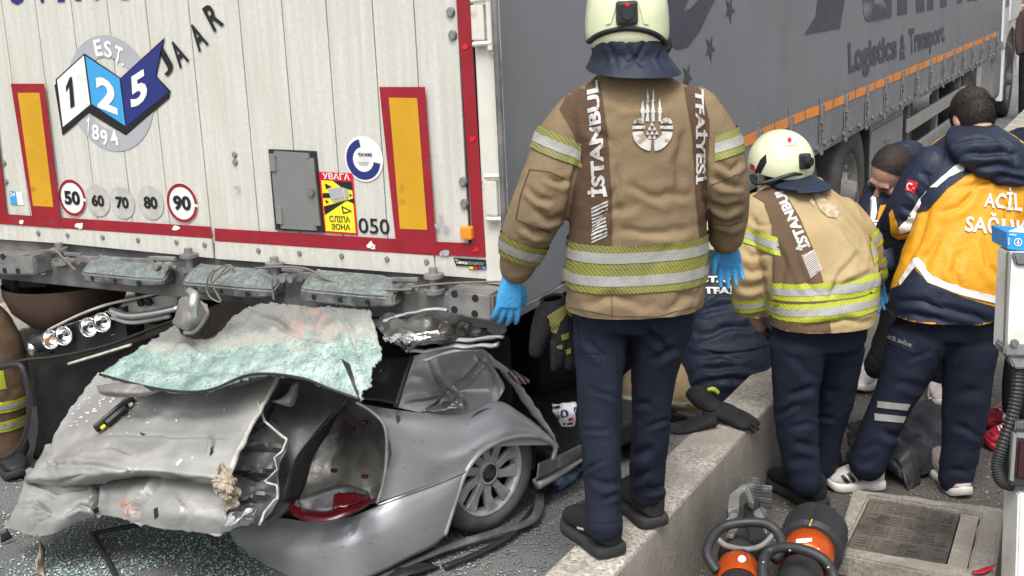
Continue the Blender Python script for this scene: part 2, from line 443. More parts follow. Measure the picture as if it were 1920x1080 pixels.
M['concrete_side'] = mat('barrier_side', (.29, .262, .225), .9, var=.18, vs=5, bump=.4, bs=40, dirt=(.18, .16, .135), ds=4, dth=.55, dsoft=.15, fine=.22, fs=130, stretch=(1, 1, .35))
M['road'] = mat('asphalt', (.25, .252, .248), .85, var=.25, vs=3, bump=1.0, bs=120, fine=.75, fs=150, dirt=(.15, .15, .148), ds=1.2, dth=.58, dsoft=.1)
M['pave'] = mat('pavement', (.135, .122, .105), .88, var=.25, vs=4, bump=.9, bs=70, fine=.6, fs=80, dirt=(.055, .05, .045), ds=1.6, dth=.56, dsoft=.12)
M['iron'] = mat('cast_iron_dirty', (.115, .098, .08), .7, var=.3, vs=14, bump=.5, bs=40, dirt=(.05, .044, .038), ds=7, dth=.52, dsoft=.07)
M['kerb'] = mat('cover_surround', (.33, .30, .255), .9, var=.2, vs=8, bump=.6, bs=50, fine=.45, fs=90, dirt=(.2, .18, .15), ds=6, dth=.57)
M['silver'] = mat('silver_paint', (.46, .467, .478), .36, metal=.5, var=.05, vs=4, bump=.012, bs=20, dirt=(.33, .33, .32), ds=6, dth=.66, dsoft=.14, coat=.12, fine=.06, fs=400)
M['silver_dull'] = mat('silver_scratched', (.36, .365, .37), .42, metal=.25, var=.1, vs=7, bump=.08, bs=30, dirt=(.22, .22, .21), ds=9, dth=.62)
M['foil'] = mat('torn_bright_metal', (.62, .63, .64), .2, metal=.95, var=.15, bump=.15, bs=18)
M['trim_grey'] = mat('trim_grey', (.075, .075, .075), .5, var=.25, bump=.1, dirt=(.2, .2, .19), ds=14, dth=.62)
M['lid'] = mat('lid_primer', (.315, .311, .30), .46, metal=.25, var=.12, vs=5, bump=.2, bs=60, dirt=(.44, .435, .41), ds=5, dth=.62, dsoft=.14, fine=.16, fs=300)
M['rib'] = mat('dark_inner_metal', (.085, .087, .09), .45, metal=.3, var=.3, vs=8, bump=.1)
M['lid_edge'] = mat('lid_edge', (.45, .43, .38), .6, var=.3, vs=20, bump=.3)
M['insul'] = mat('torn_insulation', (.33, .275, .215), .9, var=.35, vs=18, bump=1, bs=40)
M['navy'] = mat('navy_cloth', (.0125, .0158, .030), .85, var=.25, vs=9, bump=.35, bs=220, spec=.2, crinkle=.07)
M['navy2'] = mat('navy_jacket', (.012, .018, .038), .62, var=.25, vs=9, bump=.2, bs=120, spec=.35, crinkle=.10)
M['darkcloth'] = mat('black_cloth', (.012, .012, .014), .85, var=.3, vs=8, bump=.3, bs=160, spec=.2)
M['blanket'] = mat('black_sheet', (.032, .034, .038), .55, var=.3, vs=7, bump=.25, bs=90)
def turnout(name, c, d): return mat(name, c, .9, var=.13, vs=6, bump=.28, bs=300, dirt=d, ds=4.5, dth=.56, dsoft=.18, fine=.2, fs=320, spec=.15, crinkle=.10, cs_=30)
M['tan'] = turnout('turnout_tan', (.258, .190, .113), (.185, .133, .078))
M['tan2'] = turnout('turnout_light_tan', (.44, .335, .18), (.33, .24, .12))
M['brown'] = turnout('turnout_brown', (.118, .072, .046), (.09, .055, .036))
M['brown2'] = turnout('turnout_mid_brown', (.145, .093, .058), (.10, .066, .042))
M['lime'] = mat('fluorescent_lime', (.235, .235, .05), .55, var=.1, vs=14, bump=.2, bs=150, dirt=(.20, .195, .07), ds=8, dth=.56, hatch=42)
M['lime2'] = mat('fluorescent_lime_clean', (.42, .47, .035), .5, var=.06, vs=14, bump=.15, bs=150, hatch=42)
M['retro'] = mat('retroreflective_silver', (.29, .29, .27), .5, var=.1, vs=30, bump=.2, bs=150, dirt=(.27, .265, .23), ds=12, dth=.56)
M['worn_print'] = mat('worn_silver_print', (.50, .495, .475), .55, var=.12, vs=30, bump=.1, dirt=(.32, .255, .18), ds=38, dth=.60, dsoft=.03)
M['faded_print'] = mat('faded_print', (.42, .36, .27), .7, var=.1, bump=.1, dirt=(.37, .275, .135), ds=40, dth=.5, dsoft=.05)
M['helmet'] = mat('helmet_cream', (.66, .70, .46), .3, var=.03, bump=.01, coat=.4)
M['glove_blue'] = mat('nitrile_blue', (.055, .30, .60), .5, var=.1, bump=.3, bs=120)
M['shoe'] = mat('black_shoe', (.014, .014, .016), .6, var=.25, bump=.3, bs=120)
M['sole'] = mat('black_sole', (.026, .026, .027), .8, var=.2, bump=.4, bs=60)
M['shoe_white'] = mat('white_shoe', (.56, .53, .51), .7, var=.1, vs=20, bump=.3, bs=160, dirt=(.46, .36, .34), ds=9, dth=.55)
M['sole_white'] = mat('white_sole', (.66, .63, .59), .6, var=.08, bump=.1)
M['skin'] = mat('skin', (.44, .255, .185), .5, var=.08, vs=10, bump=.08, bs=150)
M['wheel_silver'] = mat('wheel_silver', (.40, .41, .42), .38, metal=.25, var=.12, vs=10, bump=.04, dirt=(.22, .215, .2), ds=14, dth=.58)
M['scalp'] = mat('scalp', (.03, .021, .017), .7, var=.2, bump=.2)
M['hair'] = mat('dark_hair', (.018, .014, .012), .7, var=.4, vs=40, bump=.9, bs=320, fine=.5, fs=300)
M['stubble'] = mat('cropped_hair', (.016, .013, .011), .75, var=.3, vs=30, bump=.5, bs=320, fine=.4, fs=400)
M['med_yellow'] = mat('jacket_yellow', (.66, .30, .012), .55, var=.08, vs=5, bump=.15, bs=120, crinkle=.10)
M['med_white'] = mat('jacket_white_tape', (.70, .70, .69), .45, var=.05, vs=20, bump=.1)
M['croc'] = mat('red_rubber', (.36, .012, .03), .5, var=.1, bump=.05)
M['flag_red'] = mat('flag_red', (.60, .012, .03), .5, var=.05, bump=.1)
M['tool_orange'] = mat('tool_orange', (.50, .075, .008), .3, metal=.3, var=.05, bump=.02)
M['glove_black'] = mat('glove_black', (.014, .014, .015), .75, var=.3, bump=.5, bs=160, spec=.3)
M['tool_black'] = mat('tool_black', (.026, .026, .028), .5, var=.15, bump=.1)
M['box_blue'] = mat('carton_blue', (.02, .25, .62), .45, var=.04, bump=0)
M['van_white'] = mat('panel_white', (.62, .62, .59), .4, var=.05, bump=.03, dirt=(.45, .42, .36), ds=7, dth=.66)
M['lens_red'] = mat('red_lens', (.042, .002, .004), .2, var=.2, bump=.05)
M['lens_dark'] = mat('dark_lens', (.03, .004, .006), .15, var=.2, bump=.02)
# ================================================================ setting
YR, XL, XR = 3.61, -4.57, -1.95              # trailer rear face, left and right sides
ZB = 1.08                                     # bottom of the doors
def plane_obj(name, lo, hi, z, m):
    bm = B(); bm.faces.new([bm.verts.new(p) for p in ((lo[0], lo[1], z), (hi[0], lo[1], z), (hi[0], hi[1], z), (lo[0], hi[1], z))])
    return struct(obj(name, bm, m))
plane_obj('ground', (-200, -60), (200, 300), -.012, M['pave'])
plane_obj('road', (-12, -6), (-1.5, 120), -.004, M['road'])
plane_obj('pavement', (-1.5, -6), (7, 120), 0.0, M['pave'])
# low concrete barrier between the road and the pavement
def barrier(name, x0, x1, h, y0, y1, label, seed):
    bm = B(); n = 420; prof = [(x1 + .015, 0), (x1 + .008, h * .3), (x1 + .003, h * .7), (x1, h - .014), (x1 - .004, h - .004), (x1 - .014, h), (x1 * .6 + x0 * .4, h + .001), (x0 + .014, h), (x0 + .004, h - .004), (x0, h - .014), (x0 - .01, 0)]
    rings = []
    for i in range(n + 1):
        t = i / n; y = y0 + (y1 - y0) * t ** 1.6
        r = []
        for (x, z) in prof:
            p = Vector((x, y, z))
            d = .003 * noise.noise(Vector((x * 5, y * 1.2, z * 5 + seed))) + .002 * noise.noise(Vector((x * 20, y * 22, z * 20)))
            if h - .02 < z < h - .002: d -= .012 * max(0, noise.noise(Vector((x * 3, y * 5.5, seed))) - .25)
            r.append(Vector((x + d, y, max(z + (d if z > 0 else 0), 0))))
        rings.append(r)
    ring_loft(bm, rings, True)
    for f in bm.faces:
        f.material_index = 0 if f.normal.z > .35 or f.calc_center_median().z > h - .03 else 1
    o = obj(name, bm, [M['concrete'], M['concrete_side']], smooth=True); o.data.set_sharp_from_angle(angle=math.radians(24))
    return tag(o, label, 'barrier')
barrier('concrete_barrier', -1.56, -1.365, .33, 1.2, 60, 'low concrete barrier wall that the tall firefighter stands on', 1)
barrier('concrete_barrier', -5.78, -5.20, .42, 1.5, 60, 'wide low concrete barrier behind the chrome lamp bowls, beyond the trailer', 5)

# ================================================================ trailer
T = thing('semi_trailer', 'white rear doors and grey tarpaulin side of the long semi trailer on the wreck', 'trailer', (-3.26, YR, 0))
def F1(k=1): return lambda x, y: P(x, y, Y=YR - .0015 - .0012 * k)
RF = F1(0)
# body core behind the doors
bm = B(); box(bm, (XL, YR + .04, ZB - .02), (XR - .035, 17.0, 3.95)); obj('cargo_body', bm, M['under'], T)
bm = B(); box(bm, (XL - .01, YR - .005, 3.953), (XR + .01, 17.02, 4.02)); obj('roof', bm, M['white'], T)
# doors of upright planks
gx = [P(q, 0, Y=YR).x for q in (-180, -122, -62, 2, 65, 132, 200, 272, 352, 446, 527, 610, 697, 775)]
seam = gx[8]
dl = obj('door', (lambda b: (box(b, (XL + .08, YR + .012, ZB + .06), (seam - .004, YR + .036, 3.94)), b)[1])(B()), M['under'], T); dl['label'] = 'left door with the anniversary emblem'
dr = obj('door', (lambda b: (box(b, (seam + .004, YR + .012, ZB + .06), (XR - .14, YR + .036, 3.94)), b)[1])(B()), M['under'], T); dr['label'] = 'right door with the locker hatch'
edges = [XL + .08] + [g for g in gx if XL + .1 < g < XR - .2] + [XR - .14]
for i in range(len(edges) - 1):
    a, b = edges[i], edges[i + 1]
    bm = B(); box(bm, (a + .0022, YR, ZB + .05), (b - .0022, YR + .012, 3.94), .0022)
    for f in bm.faces: f.smooth = False
    obj('plank', bm, M['white'], dl if b <= seam + .01 else dr)
# kick plates and right corner
def quad_plate(name, q, m, par, off=.012, n=None, bev=0):
    bm = B(); pts = [P(x, y, Y=YR - off) for x, y in q]; quadbox(bm, *pts, Vector((0, off - .001, 0)))
    if bev: bmesh.ops.bevel(bm, geom=list(bm.edges), offset=bev, segments=2, affect='EDGES')
    return obj(name, bm, m, par)
kp = [quad_plate('kick_plate', ((-130, 405), (121, 419), (127, 457), (-130, 440)), M['white'], dl, .010),
      quad_plate('kick_plate', ((120, 419), (396, 446), (400, 484), (124, 457)), M['white'], dl, .012),
      quad_plate('kick_plate', ((402, 450), (812, 478), (817, 516), (404, 485)), M['white'], dr, .012),
      quad_plate('kick_plate', ((816, 478), (911, 482), (914, 523), (818, 516)), M['white'], dr, .009)]
bm = B(); box(bm, (XR - .075, YR - .012, ZB - .02), (XR - .002, YR + .04, 3.95), .006); obj('corner_post', bm, M['white2'], T)
bm = B(); box(bm, (XR - .138, YR + .004, ZB + .02), (XR - .078, YR + .034, 3.94)); obj('door_gap', bm, M['plastic'], T)
bm = B(); box(bm, (XR - .128, YR - .006, ZB + .04), (XR - .112, YR + .01, 3.94), .004); box(bm, (XR - .098, YR - .002, ZB + .04), (XR - .088, YR + .01, 3.94), .003); obj('door_seal', bm, M['hatch'], T)
bm = B(); box(bm, (XL, YR - .012, ZB - .02), (XL + .075, YR + .04, 3.95), .006); obj('corner_post', bm, M['white2'], T)
# hinges on the corner post
def hinge(y0, y1, x):
    bm = B(); a = P(x, y0, Y=YR - .03); b = P(x + 3, y1, Y=YR - .03)
    box(bm, (a.x - .035, YR - .035, b.z), (a.x + .012, YR - .004, a.z), .006)
    tube(bm, [(a.x + .032, YR - .03, b.z - .03), (a.x + .032, YR - .03, a.z + .03)], .011, 10)
    for z in (a.z + .012, b.z - .012):
        tube(bm, [(a.x - .03, YR - .032, z), (a.x + .036, YR - .034, z + .004), (a.x + .038, YR - .02, z - .03)], .009, 8)
    return obj('hinge', bm, M['white2'], T, smooth=False)
hinge(8, 76, 900); hinge(338, 405, 925); hinge(-220, -150, 880)
# ---- reflective tape and marker boards
RB = lambda name, q, m, k, par: sticker(name, [q], F1(k), m, par)
def K(k): return lambda x, y: P(x, y, Y=YR - .0125 - .001 * k)
sticker('red_tape', [[(-120, 393), (112, 408), (114, 428), (-120, 411)]], K(1), M['red'], dl)
sticker('red_tape', [[(113, 408), (395, 425), (398, 447), (115, 428)]], K(1), M['red'], dl)
sticker('red_tape', [[(402, 428), (812, 452), (815, 479), (403, 452)]], K(1), M['red'], dr)
sticker('red_tape', [[(856, 0), (880, 0), (911, 482), (814, 478), (812, 453), (887, 456)]], K(1), M['red'], dr)
sticker('red_tape', [[(830, -420), (852, -420), (880, -0.5), (856, -0.5)]], K(1), M['red'], dr)
sticker('red_tape', [[(-25, 60), (-53, 60), (-14, 400), (12, 402)]], K(1), M['red'], dl)
mb = sticker('marker_board', [[(20, 157), (83, 157), (113, 409), (60, 406)]], K(2), M['red'], dl); mb['label'] = 'left red and yellow marker board'
sticker('yellow_field', [[(33, 174), (74, 174), (100, 388), (62, 386)]], K(3), M['yellow'], mb)
mb2 = sticker('marker_board', [[(711, 163), (797, 163), (819, 476), (744, 472)]], K(2), M['red'], dr); mb2['label'] = 'right red and yellow marker board'
sticker('yellow_field', [[(729, 183), (782, 184), (801, 431), (750, 429)]], K(3), M['yellow'], mb2)
# worn patches on the tape
rw = random.Random(3)
def chip(cx, cy, s, m, k=4, par=None, seed=0):
    pts = []
    for i in range(9):
        a = i / 9 * 6.283; r = s * (.5 + .6 * rw.random()); pts.append((cx + r * math.cos(a), cy + r * math.sin(a) * .9))
    return sticker('paint_chip', [pts], K(k), m, par or dr)
chip(694, 459, 9, M['print_white']); chip(699, 463, 6, M['print_white'])
for x, y, s in ((148, 423, 9), (40, 416, 5), (330, 428, 8)): chip(x, y, s, M['print_white'], par=dl)
for x, y, s in ((872, 88, 7), (886, 260, 7), (893, 468, 7)): chip(x, y, s, M['flag_red'])
for x, y, s in ((825, 407, 6), (833, 426, 8), (820, 424, 6), (836, 474, 8), (828, 475, 6), (443, 352, 6)): chip(x, y, s, M['grey_print'])
# ---- text and emblem
navy, skyb = M['navy_print'], M['sky_print']
def ell(cx, cy, R, n=48, a0=0, a1=6.28319, surf=None):
    """circle of radius R metres drawn in the rear face around a photo point -> photo-plane polygon points"""
    c = P(cx, cy, Y=YR); out = []
    for i in range(n):
        a = a0 + (a1 - a0) * i / (n if a1 - a0 > 6.28 else n - 1)
        out.append(project(c + Vector((math.cos(a) * R, 0, math.sin(a) * R))))
    return out
def annulus(cx, cy, R0, R1, a0, a1, n=40):
    o = ell(cx, cy, R1, n, a0, a1 - 1e-4); i = ell(cx, cy, R0, n, a0, a1 - 1e-4)
    return [[o[k], o[k + 1], i[k + 1], i[k]] for k in range(n - 1)]
em = sticker('anniversary_emblem', annulus(206, 176, .142, .226, 0, 6.2831), F1(1), M['grey_print'], dl)
sticker('ribbon_shadow', [[(102, 160), (110, 150), (166, 197), (236, 240), (318, 172), (318, 183), (236, 254), (167, 212), (117, 254)]], F1(2), M['black'], em)
def ribbon(name, pts, m, k): return sticker(name, [pts], F1(k), m, em)
ribbon('ribbon_outline', [(104, 149), (158, 100), (226, 146), (309, 70), (293, 142), (321, 172), (238, 250), (168, 203), (116, 250)], M['black'], 3)
ribbon('ribbon_panel', [(107, 150), (157, 104), (169, 196), (118, 238)], M['print_white'], 4)
ribbon('ribbon_panel', [(160, 105), (224, 147), (235, 236), (172, 195)], skyb, 4)
ribbon('ribbon_panel', [(227, 147), (305, 77), (291, 143), (316, 172), (238, 236)], navy, 4)
text('1', [(124, 209), (148, 193), (141, 138), (122, 152)], F1(6), M['black'], em, .05)
text('2', [(183, 201), (221, 216), (217, 157), (178, 139)], F1(6), M['print_white'], em, .04)
text('5', [(246, 205), (278, 186), (271, 128), (243, 146)], F1(6), M['print_white'], em, .04)
def letters(chars, pts, h, m, k, par, w=.62, bold=.03):
    """letters one by one: pts = (photo point of the letter's foot, angle in the face), h metres"""
    for ch, (x, y, a) in zip(chars, pts):
        c = P(x, y, Y=YR); ux = Vector((math.cos(a), 0, math.sin(a))); uz = Vector((-math.sin(a), 0, math.cos(a)))
        ww = w * h * (.35 if ch in '.1Iİ' and ch != '1' else (.55 if ch == '1' else 1)) / 1.0; hh = h * (.16 if ch == '.' else 1)
        q = [project(c - ux * ww / 2), project(c + ux * ww / 2), project(c + ux * ww / 2 + uz * hh), project(c - ux * ww / 2 + uz * hh)]
        text(ch, q, F1(k), m, par, bold)
letters('EST.', [(187, 105, .12), (203, 108, -.1), (219, 117, -.35), (229, 123, -.5)], .064, M['print_white'], 3, em)
letters('1894', [(165, 249, -.25), (180, 263, -.08), (198, 273, .05), (217, 273, .15)], .064, M['print_white'], 3, em)
letters('JAAR', [(320, 137, .55), (346, 121, .52), (382, 90, .5), (411, 53, .5)], .098, M['black'], 3, dl, .6, .025)
# big cut-off letters at the top of the door
for ch, q in (('U', [(12, 9), (52, 9), (40, -110), (2, -110)]), ('V', [(60, 6), (98, 4), (80, -112), (46, -112)]), ('N', [(108, 4), (152, 1), (138, -114), (94, -114)]), ('O', [(162, 2), (200, 0), (184, -118), (148, -118)]), ('S', [(214, 1), (256, -1), (240, -120), (202, -120)])):
    text(ch, q, F1(2), navy, dl, .07)
# speed discs
def disc(cx, cy, R, s, ring):
    d = sticker('speed_disc', [ell(cx, cy, R, 40)], F1(2), M['print_white' if ring else 'disc_grey'], dl)
    if ring: sticker('red_ring', annulus(cx, cy, R * .8, R * .97, 0, 6.2831), F1(3), M['red'], d)
    h = R * .74; w = R * (1.12 if ring else 1.05); c = P(cx, cy, Y=YR)
    q = [project(c + Vector((sx * w / 2, 0, sz * h / 2))) for sx, sz in ((-1, -1), (1, -1), (1, 1), (-1, 1))]
    text(s, q, F1(4), M['black'], d, .045)
disc(135, 371, .079, '50', True); disc(183, 376, .066, '60', False); disc(229, 380, .066, '70', False); disc(282, 380, .068, '80', False); disc(341, 381, .080, '90', True)
sticker('small_sticker', [[(17, 358), (41, 360), (45, 385), (20, 383)]], F1(1), M['print_white'], dl)
sticker('small_sticker', [[(17, 358), (29, 359), (33, 384), (20, 383)]], F1(2), skyb, dl)
text('24', [(19, 368), (28, 369), (28, 361), (18, 360)], F1(3), M['print_white'], dl, .03)
# locker hatch
hq = ((506, 283), (586, 288), (601, 433), (519, 428))
bm = B(); pts = [P(x, y, Y=YR - .022) for x, y in hq]; quadbox(bm, *pts, Vector((0, .02, 0)))
bmesh.ops.bevel(bm, geom=[e for e in bm.edges if abs((e.verts[0].co - e.verts[1].co).normalized().y) > .9], offset=.018, segments=4, affect='EDGES')
hatch = obj('locker_hatch', bm, M['hatch'], dr)
bm = B(); c = [P(x, y, Y=YR - .014) for x, y in ((503, 280), (590, 284), (606, 436), (516, 431))]; quadbox(bm, *c, Vector((0, .013, 0))); obj('hatch_rim', bm, M['plastic'], hatch)
for x, y in ((511, 305), (523, 404)):
    bm = B(); p = P(x, y, Y=YR - .028); box(bm, (p.x - .014, YR - .03, p.z - .032), (p.x + .012, YR - .021, p.z + .032), .002); obj('hinge', bm, M['steel'], hatch)
bm = B(); cyl(bm, P(585, 359, Y=YR - .02), Vector((0, -1, 0)), .016, .012, 16); p = P(585, 359, Y=YR - .036); box(bm, (p.x - .004, YR - .04, p.z - .012), (p.x + .004, YR - .032, p.z + .012)); obj('lock', bm, M['steel'], hatch)
bm = B()
for x, y in ((518, 293), (577, 296), (590, 424), (530, 419)): cyl(bm, P(x, y, Y=YR - .021), Vector((0, -1, 0)), .004, .004, 8)
obj('rivet', bm, M['steel'], hatch)
# warning sticker
ws = sticker('warning_sticker', [[(597, 322), (661, 325), (671, 441), (607, 436)]], F1(2), M['flag_red'], dr)
sticker('picture_field', [[(602, 338), (659, 341), (667, 437), (611, 433)]], F1(3), M['sign_yellow'], ws)
sticker('black_stripe', [[(624, 339), (659, 341), (661, 357), (640, 351)], [(605, 362), (622, 362), (622, 371), (605, 371)], [(607, 387), (663, 372), (664, 382), (650, 376), (609, 403)]], F1(4), M['black'], ws)
sticker('truck_picture', [[(615, 355), (640, 350), (645, 370), (621, 375)], [(643, 351), (652, 355), (654, 369), (647, 371)], [(623, 376), (652, 371), (652, 374), (626, 379)]], F1(5), M['grey_print'], ws)
for q in ([(609, 344), (622, 350), (611, 354)], [(610, 374), (617, 379), (611, 381)], [(655, 363), (660, 366), (656, 369)], [(640, 386), (660, 396), (643, 401)]):
    sticker('black_triangle', [q], F1(5), M['black'], ws)
sticker('triangle_field', [[(643, 390), (655, 396), (645, 398)]], F1(6), M['sign_yellow'], ws)
text('УВАГА', [(606, 335.5), (656, 338), (655, 326), (604, 324)], F1(4), M['print_white'], ws, .02)
text('СЛІПА', [(618, 416), (657, 418), (655, 406), (617, 404)], F1(4), M['black'], ws, .02)
text('ЗОНА', [(622, 430), (657, 432), (656, 421), (621, 419)], F1(4), M['black'], ws, .02)
text('050', [(673, 437), (731, 440), (729, 411), (671, 408)], F1(2), M['black'], dr, .01)
tv = sticker('inspection_sticker', [ell(682, 298, .081, 44)], F1(2), M['print_white'], dr)
sticker('blue_arc', annulus(681, 299, .044, .072, 1.75, 6.1), F1(3), navy, tv)
text('TUV NORD', [(672, 293), (698, 293), (697, 287), (671, 287)], F1(4), navy, tv, .05)
sticker('small_print', [[(670, 303), (692, 304), (692, 305.5), (670, 304.5)], [(673, 307), (690, 308), (690, 309.5), (673, 308.5)]], F1(4), M['grey_print'], tv)
tn = sticker('black_sticker', [[(850, 483), (911, 487), (912, 505), (880, 505), (878, 499), (855, 498)]], K(2), M['black'], dr)
text('Tanco', [(854, 494), (877, 496), (876, 489), (853, 486.5)], K(3), M['print_white'], tn, .03)
text('SIGN&PRINT', [(878, 496), (908, 498), (908, 492), (877, 490)], K(3), M['grey_print'], tn, .0)
for i, m in enumerate(('sign_yellow', 'flag_red', 'croc', 'sky_print')):
    sticker('colour_bar', [[(879 + i * 8, 499.6), (887 + i * 8, 500.1), (887 + i * 8, 504.6), (881 + i * 8, 504.2)]], K(3), M[m], tn)
# side lamp, rivets
bm = B(); a = P(862, 425, Y=YR - .03); b = P(885, 450, Y=YR - .03); box(bm, (a.x, YR - .033, b.z), (b.x, YR - .002, a.z), .006); obj('amber_lamp', bm, M['amber'], dr, smooth=False)
bm = B(); cyl(bm, Vector((0, 0, 0)), Vector((0, -1, 0)), .011, .006, 12, .008); me_r = bpy.data.meshes.new('bolt'); bm.to_mesh(me_r); bm.free(); me_r.materials.append(M['steel'])
def bolt(x, y, par, s=1.0, Y=None):
    o = bpy.data.objects.new('bolt', me_r); COL.objects.link(o); o.parent = par; o.scale = (s,) * 3
    p = P(x, y, Y=(Y if Y is not None else YR - .012)); o.location = p - Vector(par['base']); return o
for x, y in ((72, 437), (127, 441), (193, 445), (259, 450), (331, 454), (384, 459)): bolt(x, y, dl)
for x, y in ((485, 470), (562, 475), (641, 480), (726, 486), (800, 491)): bolt(x, y, dr)
for x, y in ((845, 23), (849, 66), (869, 341), (871, 382)): bolt(x, y, dr, 1.6, YR - .002)
for x, y in ((8, 305), (12, 340), (440, 290), (441, 304)): bolt(x, y, dl if x < 350 else dr, 1.1, YR - .002)
# ---- rear beam, buffers, latches
def slab(name, q, y0, dy, m, par, bev=.006, top=None):
    """block whose front face has the photo corners q (TL TR BR BL) at Y=y0"""
    bm = B(); p = [P(x, y, Y=y0) for x, y in q]
    quadbox(bm, *p, Vector((0, dy, 0)))
    if bev: bmesh.ops.bevel(bm, geom=list(bm.edges), offset=bev, segments=2, affect='EDGES')
    return obj(name, bm, m, par)
def bx(name, lo, hi, m, par, bev=.004):
    bm = B(); box(bm, lo, hi, bev); return obj(name, bm, m, par)
bx('rear_beam', (XL, YR - .03, .905), (XR - .02, YR + .10, 1.018), M['beam'], T, .008)
bx('sill_rail', (XL, YR + .012, 1.018), (XR - .02, YR + .08, ZB - .004), M['beam'], T)
buf = [((145, 514), (288, 522), (290, 541), (147, 529), 40, 26), ((335, 533), (496, 541), (498, 560), (337, 551), 40, 24), ((556, 545), (722, 556), (722, 580), (558, 567), 30, 26)]
for i, (tl, tr, br, bl, sl_, hh) in enumerate(buf):
    y0 = YR - .15; fr = [P(*q, Y=y0) for q in (tl, tr, br, bl)]
    zt = (fr[0].z + fr[1].z) / 2; zb = (fr[2].z + fr[3].z) / 2; x0 = fr[0].x; x1 = fr[1].x
    bm = B(); prof = [(y0, zb), (y0, zt), (y0 + .045, zt + .03), (y0 + .12, zt + .05), (y0 + .12, zb)]
    rings = [[Vector((x, a, b)) for a, b in prof] for x in (x0, x0 + .03, x1 - .09, x1)]
    for k in range(5):
        rings[0][k].y += .02; rings[3][k].y += .05 if k < 3 else 0; rings[3][k].z -= .012 if 0 < k < 4 else 0
    ring_loft(bm, rings, True); bmesh.ops.recalc_face_normals(bm, faces=bm.faces)
    bmesh.ops.bevel(bm, geom=list(bm.edges), offset=.006, segments=2, affect='EDGES'); bm.normal_update()
    for f in bm.faces: f.material_index = 1 if f.normal.z > .3 else 0
    bo = obj('rubber_buffer', bm, [M['rubber'], M['glassdust']], T)
    for k in (.2, .5, .8):
        bm = B(); cyl(bm, Vector((x0 + (x1 - x0) * k, y0 + .004, (zt + zb) / 2)), Vector((0, -1, 0)), .010, .006, 10); obj('bolt_hole', bm, M['black'], bo)
def steelblock(q, y0, dy, holes):
    o = slab('end_block', q, y0, dy, M['steel'], T, .008)
    for x, y in holes:
        bm = B(); cyl(bm, P(x, y, Y=y0 + .003), Vector((0, -1, 0)), .013, .0045, 12); obj('bolt_hole', bm, M['black'], o)
steelblock(((838, 541), (922, 553), (924, 605), (838, 589)), YR - .12, .14, ((853, 551), (892, 559), (853, 580), (891, 588)))
steelblock(((-60, 478), (62, 481), (68, 517), (-60, 514)), YR - .12, .14, ((6, 481), (10, 507), (35, 508)))
slab('hanger_bracket', ((905, 600), (935, 606), (940, 630), (915, 626)), YR - .03, .05, M['beam'], T)
for q in (((0, 519), (28, 520), (30, 558), (4, 560)), ((32, 521), (86, 525), (86, 538), (34, 540))): slab('step_bracket', q, YR + .05, .1, M['under'], T)
bm = B(); cyl(bm, P(79, 499, Y=YR - .03), Vector((0, -1, 0)), .035, .006, 24); obj('round_reflector', bm, M['chrome'], T)
def latch(x0, y0, x1, y1, flip):
    """flat hand lever with a forked cam and a keeper drum"""
    g = None; d = -1 if flip else 1
    a = P(x0, y0, Y=YR - .06); b = P(x1, y1, Y=YR - .06); v = (b - a); L = v.length; u = v.normalized(); w = Vector((0, -1, 0)); z = u.cross(w)
    if z.z < 0: z = -z
    bm = B(); fr = frame(a, u, z)
    box(bm, (0, -.014, -.006), (L * .55, .014, .006), .003, fr)
    box(bm, (L * .52, -.022, -.008), (L * .62, .022, .008), .003, fr)
    box(bm, (L * .6, .010, -.007), (L, .024, .007), .003, fr); box(bm, (L * .6, -.024, -.007), (L, -.010, .007), .003, fr)
    o = obj('latch_lever', bm, M['steel'], T)
    for q_, r_ in ((.72, .014), (.9, .017)):
        bm = B(); cyl(bm, a + u * L * q_ - z * .01, w, r_, .032, 12); obj('latch_roller', bm, M['steel'], o)
    bm = B(); c = a + u * (L + .05); cyl(bm, c - ZV * .045 + Vector((0, .02, 0)), ZV, .016, .10, 12); cyl(bm, c + ZV * .02 + Vector((0, .02, 0)), ZV, .035, .014, 16); cyl(bm, c - ZV * .035 + Vector((0, .02, 0)), ZV, .038, .014, 16)
    obj('latch_keeper', bm, M['steel'], o)
latch(186, 488, 122, 483, True); latch(228, 489, 330, 493, False); latch(612, 521, 530, 513, True); latch(664, 531, 785, 533, False)
rc = random.Random(11)
def wire(pts, r, m, par, name='cable', Y=YR - .09):
    bm = B(); tube(bm, [P(x, y, Y=Y - rc.random() * .02) for x, y in pts], r, 6, 6); return obj(name, bm, m, par, smooth=True)
wire([(-20, 492), (40, 479), (85, 470), (105, 471), (120, 485), (142, 507)], .004, M['rope'], T)
wire([(478, 503), (540, 500), (580, 506), (617, 525), (690, 541), (765, 543), (775, 538), (830, 532), (900, 529), (945, 528)], .004, M['rope'], T)
wire([(402, 505), (390, 520), (388, 545), (397, 560), (414, 566), (405, 548), (396, 528), (404, 508), (430, 497), (440, 512)], .0035, M['rope'], T, Y=YR - .17)
wire([(425, 500), (405, 523), (400, 530)], .0035, M['rope'], T, Y=YR - .17); wire([(437, 500), (410, 520)], .0035, M['rope'], T, Y=YR - .17)
wire([(510, 520), (511, 545), (514, 563)], .004, M['rope'], T)
# spare tank under the rear
bm = B(); c = P(212, 518, Y=4.1)
lathe(bm, Vector((c.x, 3.82, c.z + .05)), Vector((0, 0, -1)), [(.27, 0), (.27, .04), (.24, .12), (.17, .19), (.09, .22), (0, .225)], 32)
obj('brown_tank', bm, M['brown_tank'], T, smooth=True)
# chassis rails, axles, mud flaps
for x in (-3.75, -2.65): bx('chassis_rail', (x - .06, 3.75, .72), (x + .06, 16.3, 1.05), M['under'], T)
bx('load_floor', (XL + .02, YR + .11, 1.03), (XR - .05, 16.9, ZB - .025), M['under'], T)
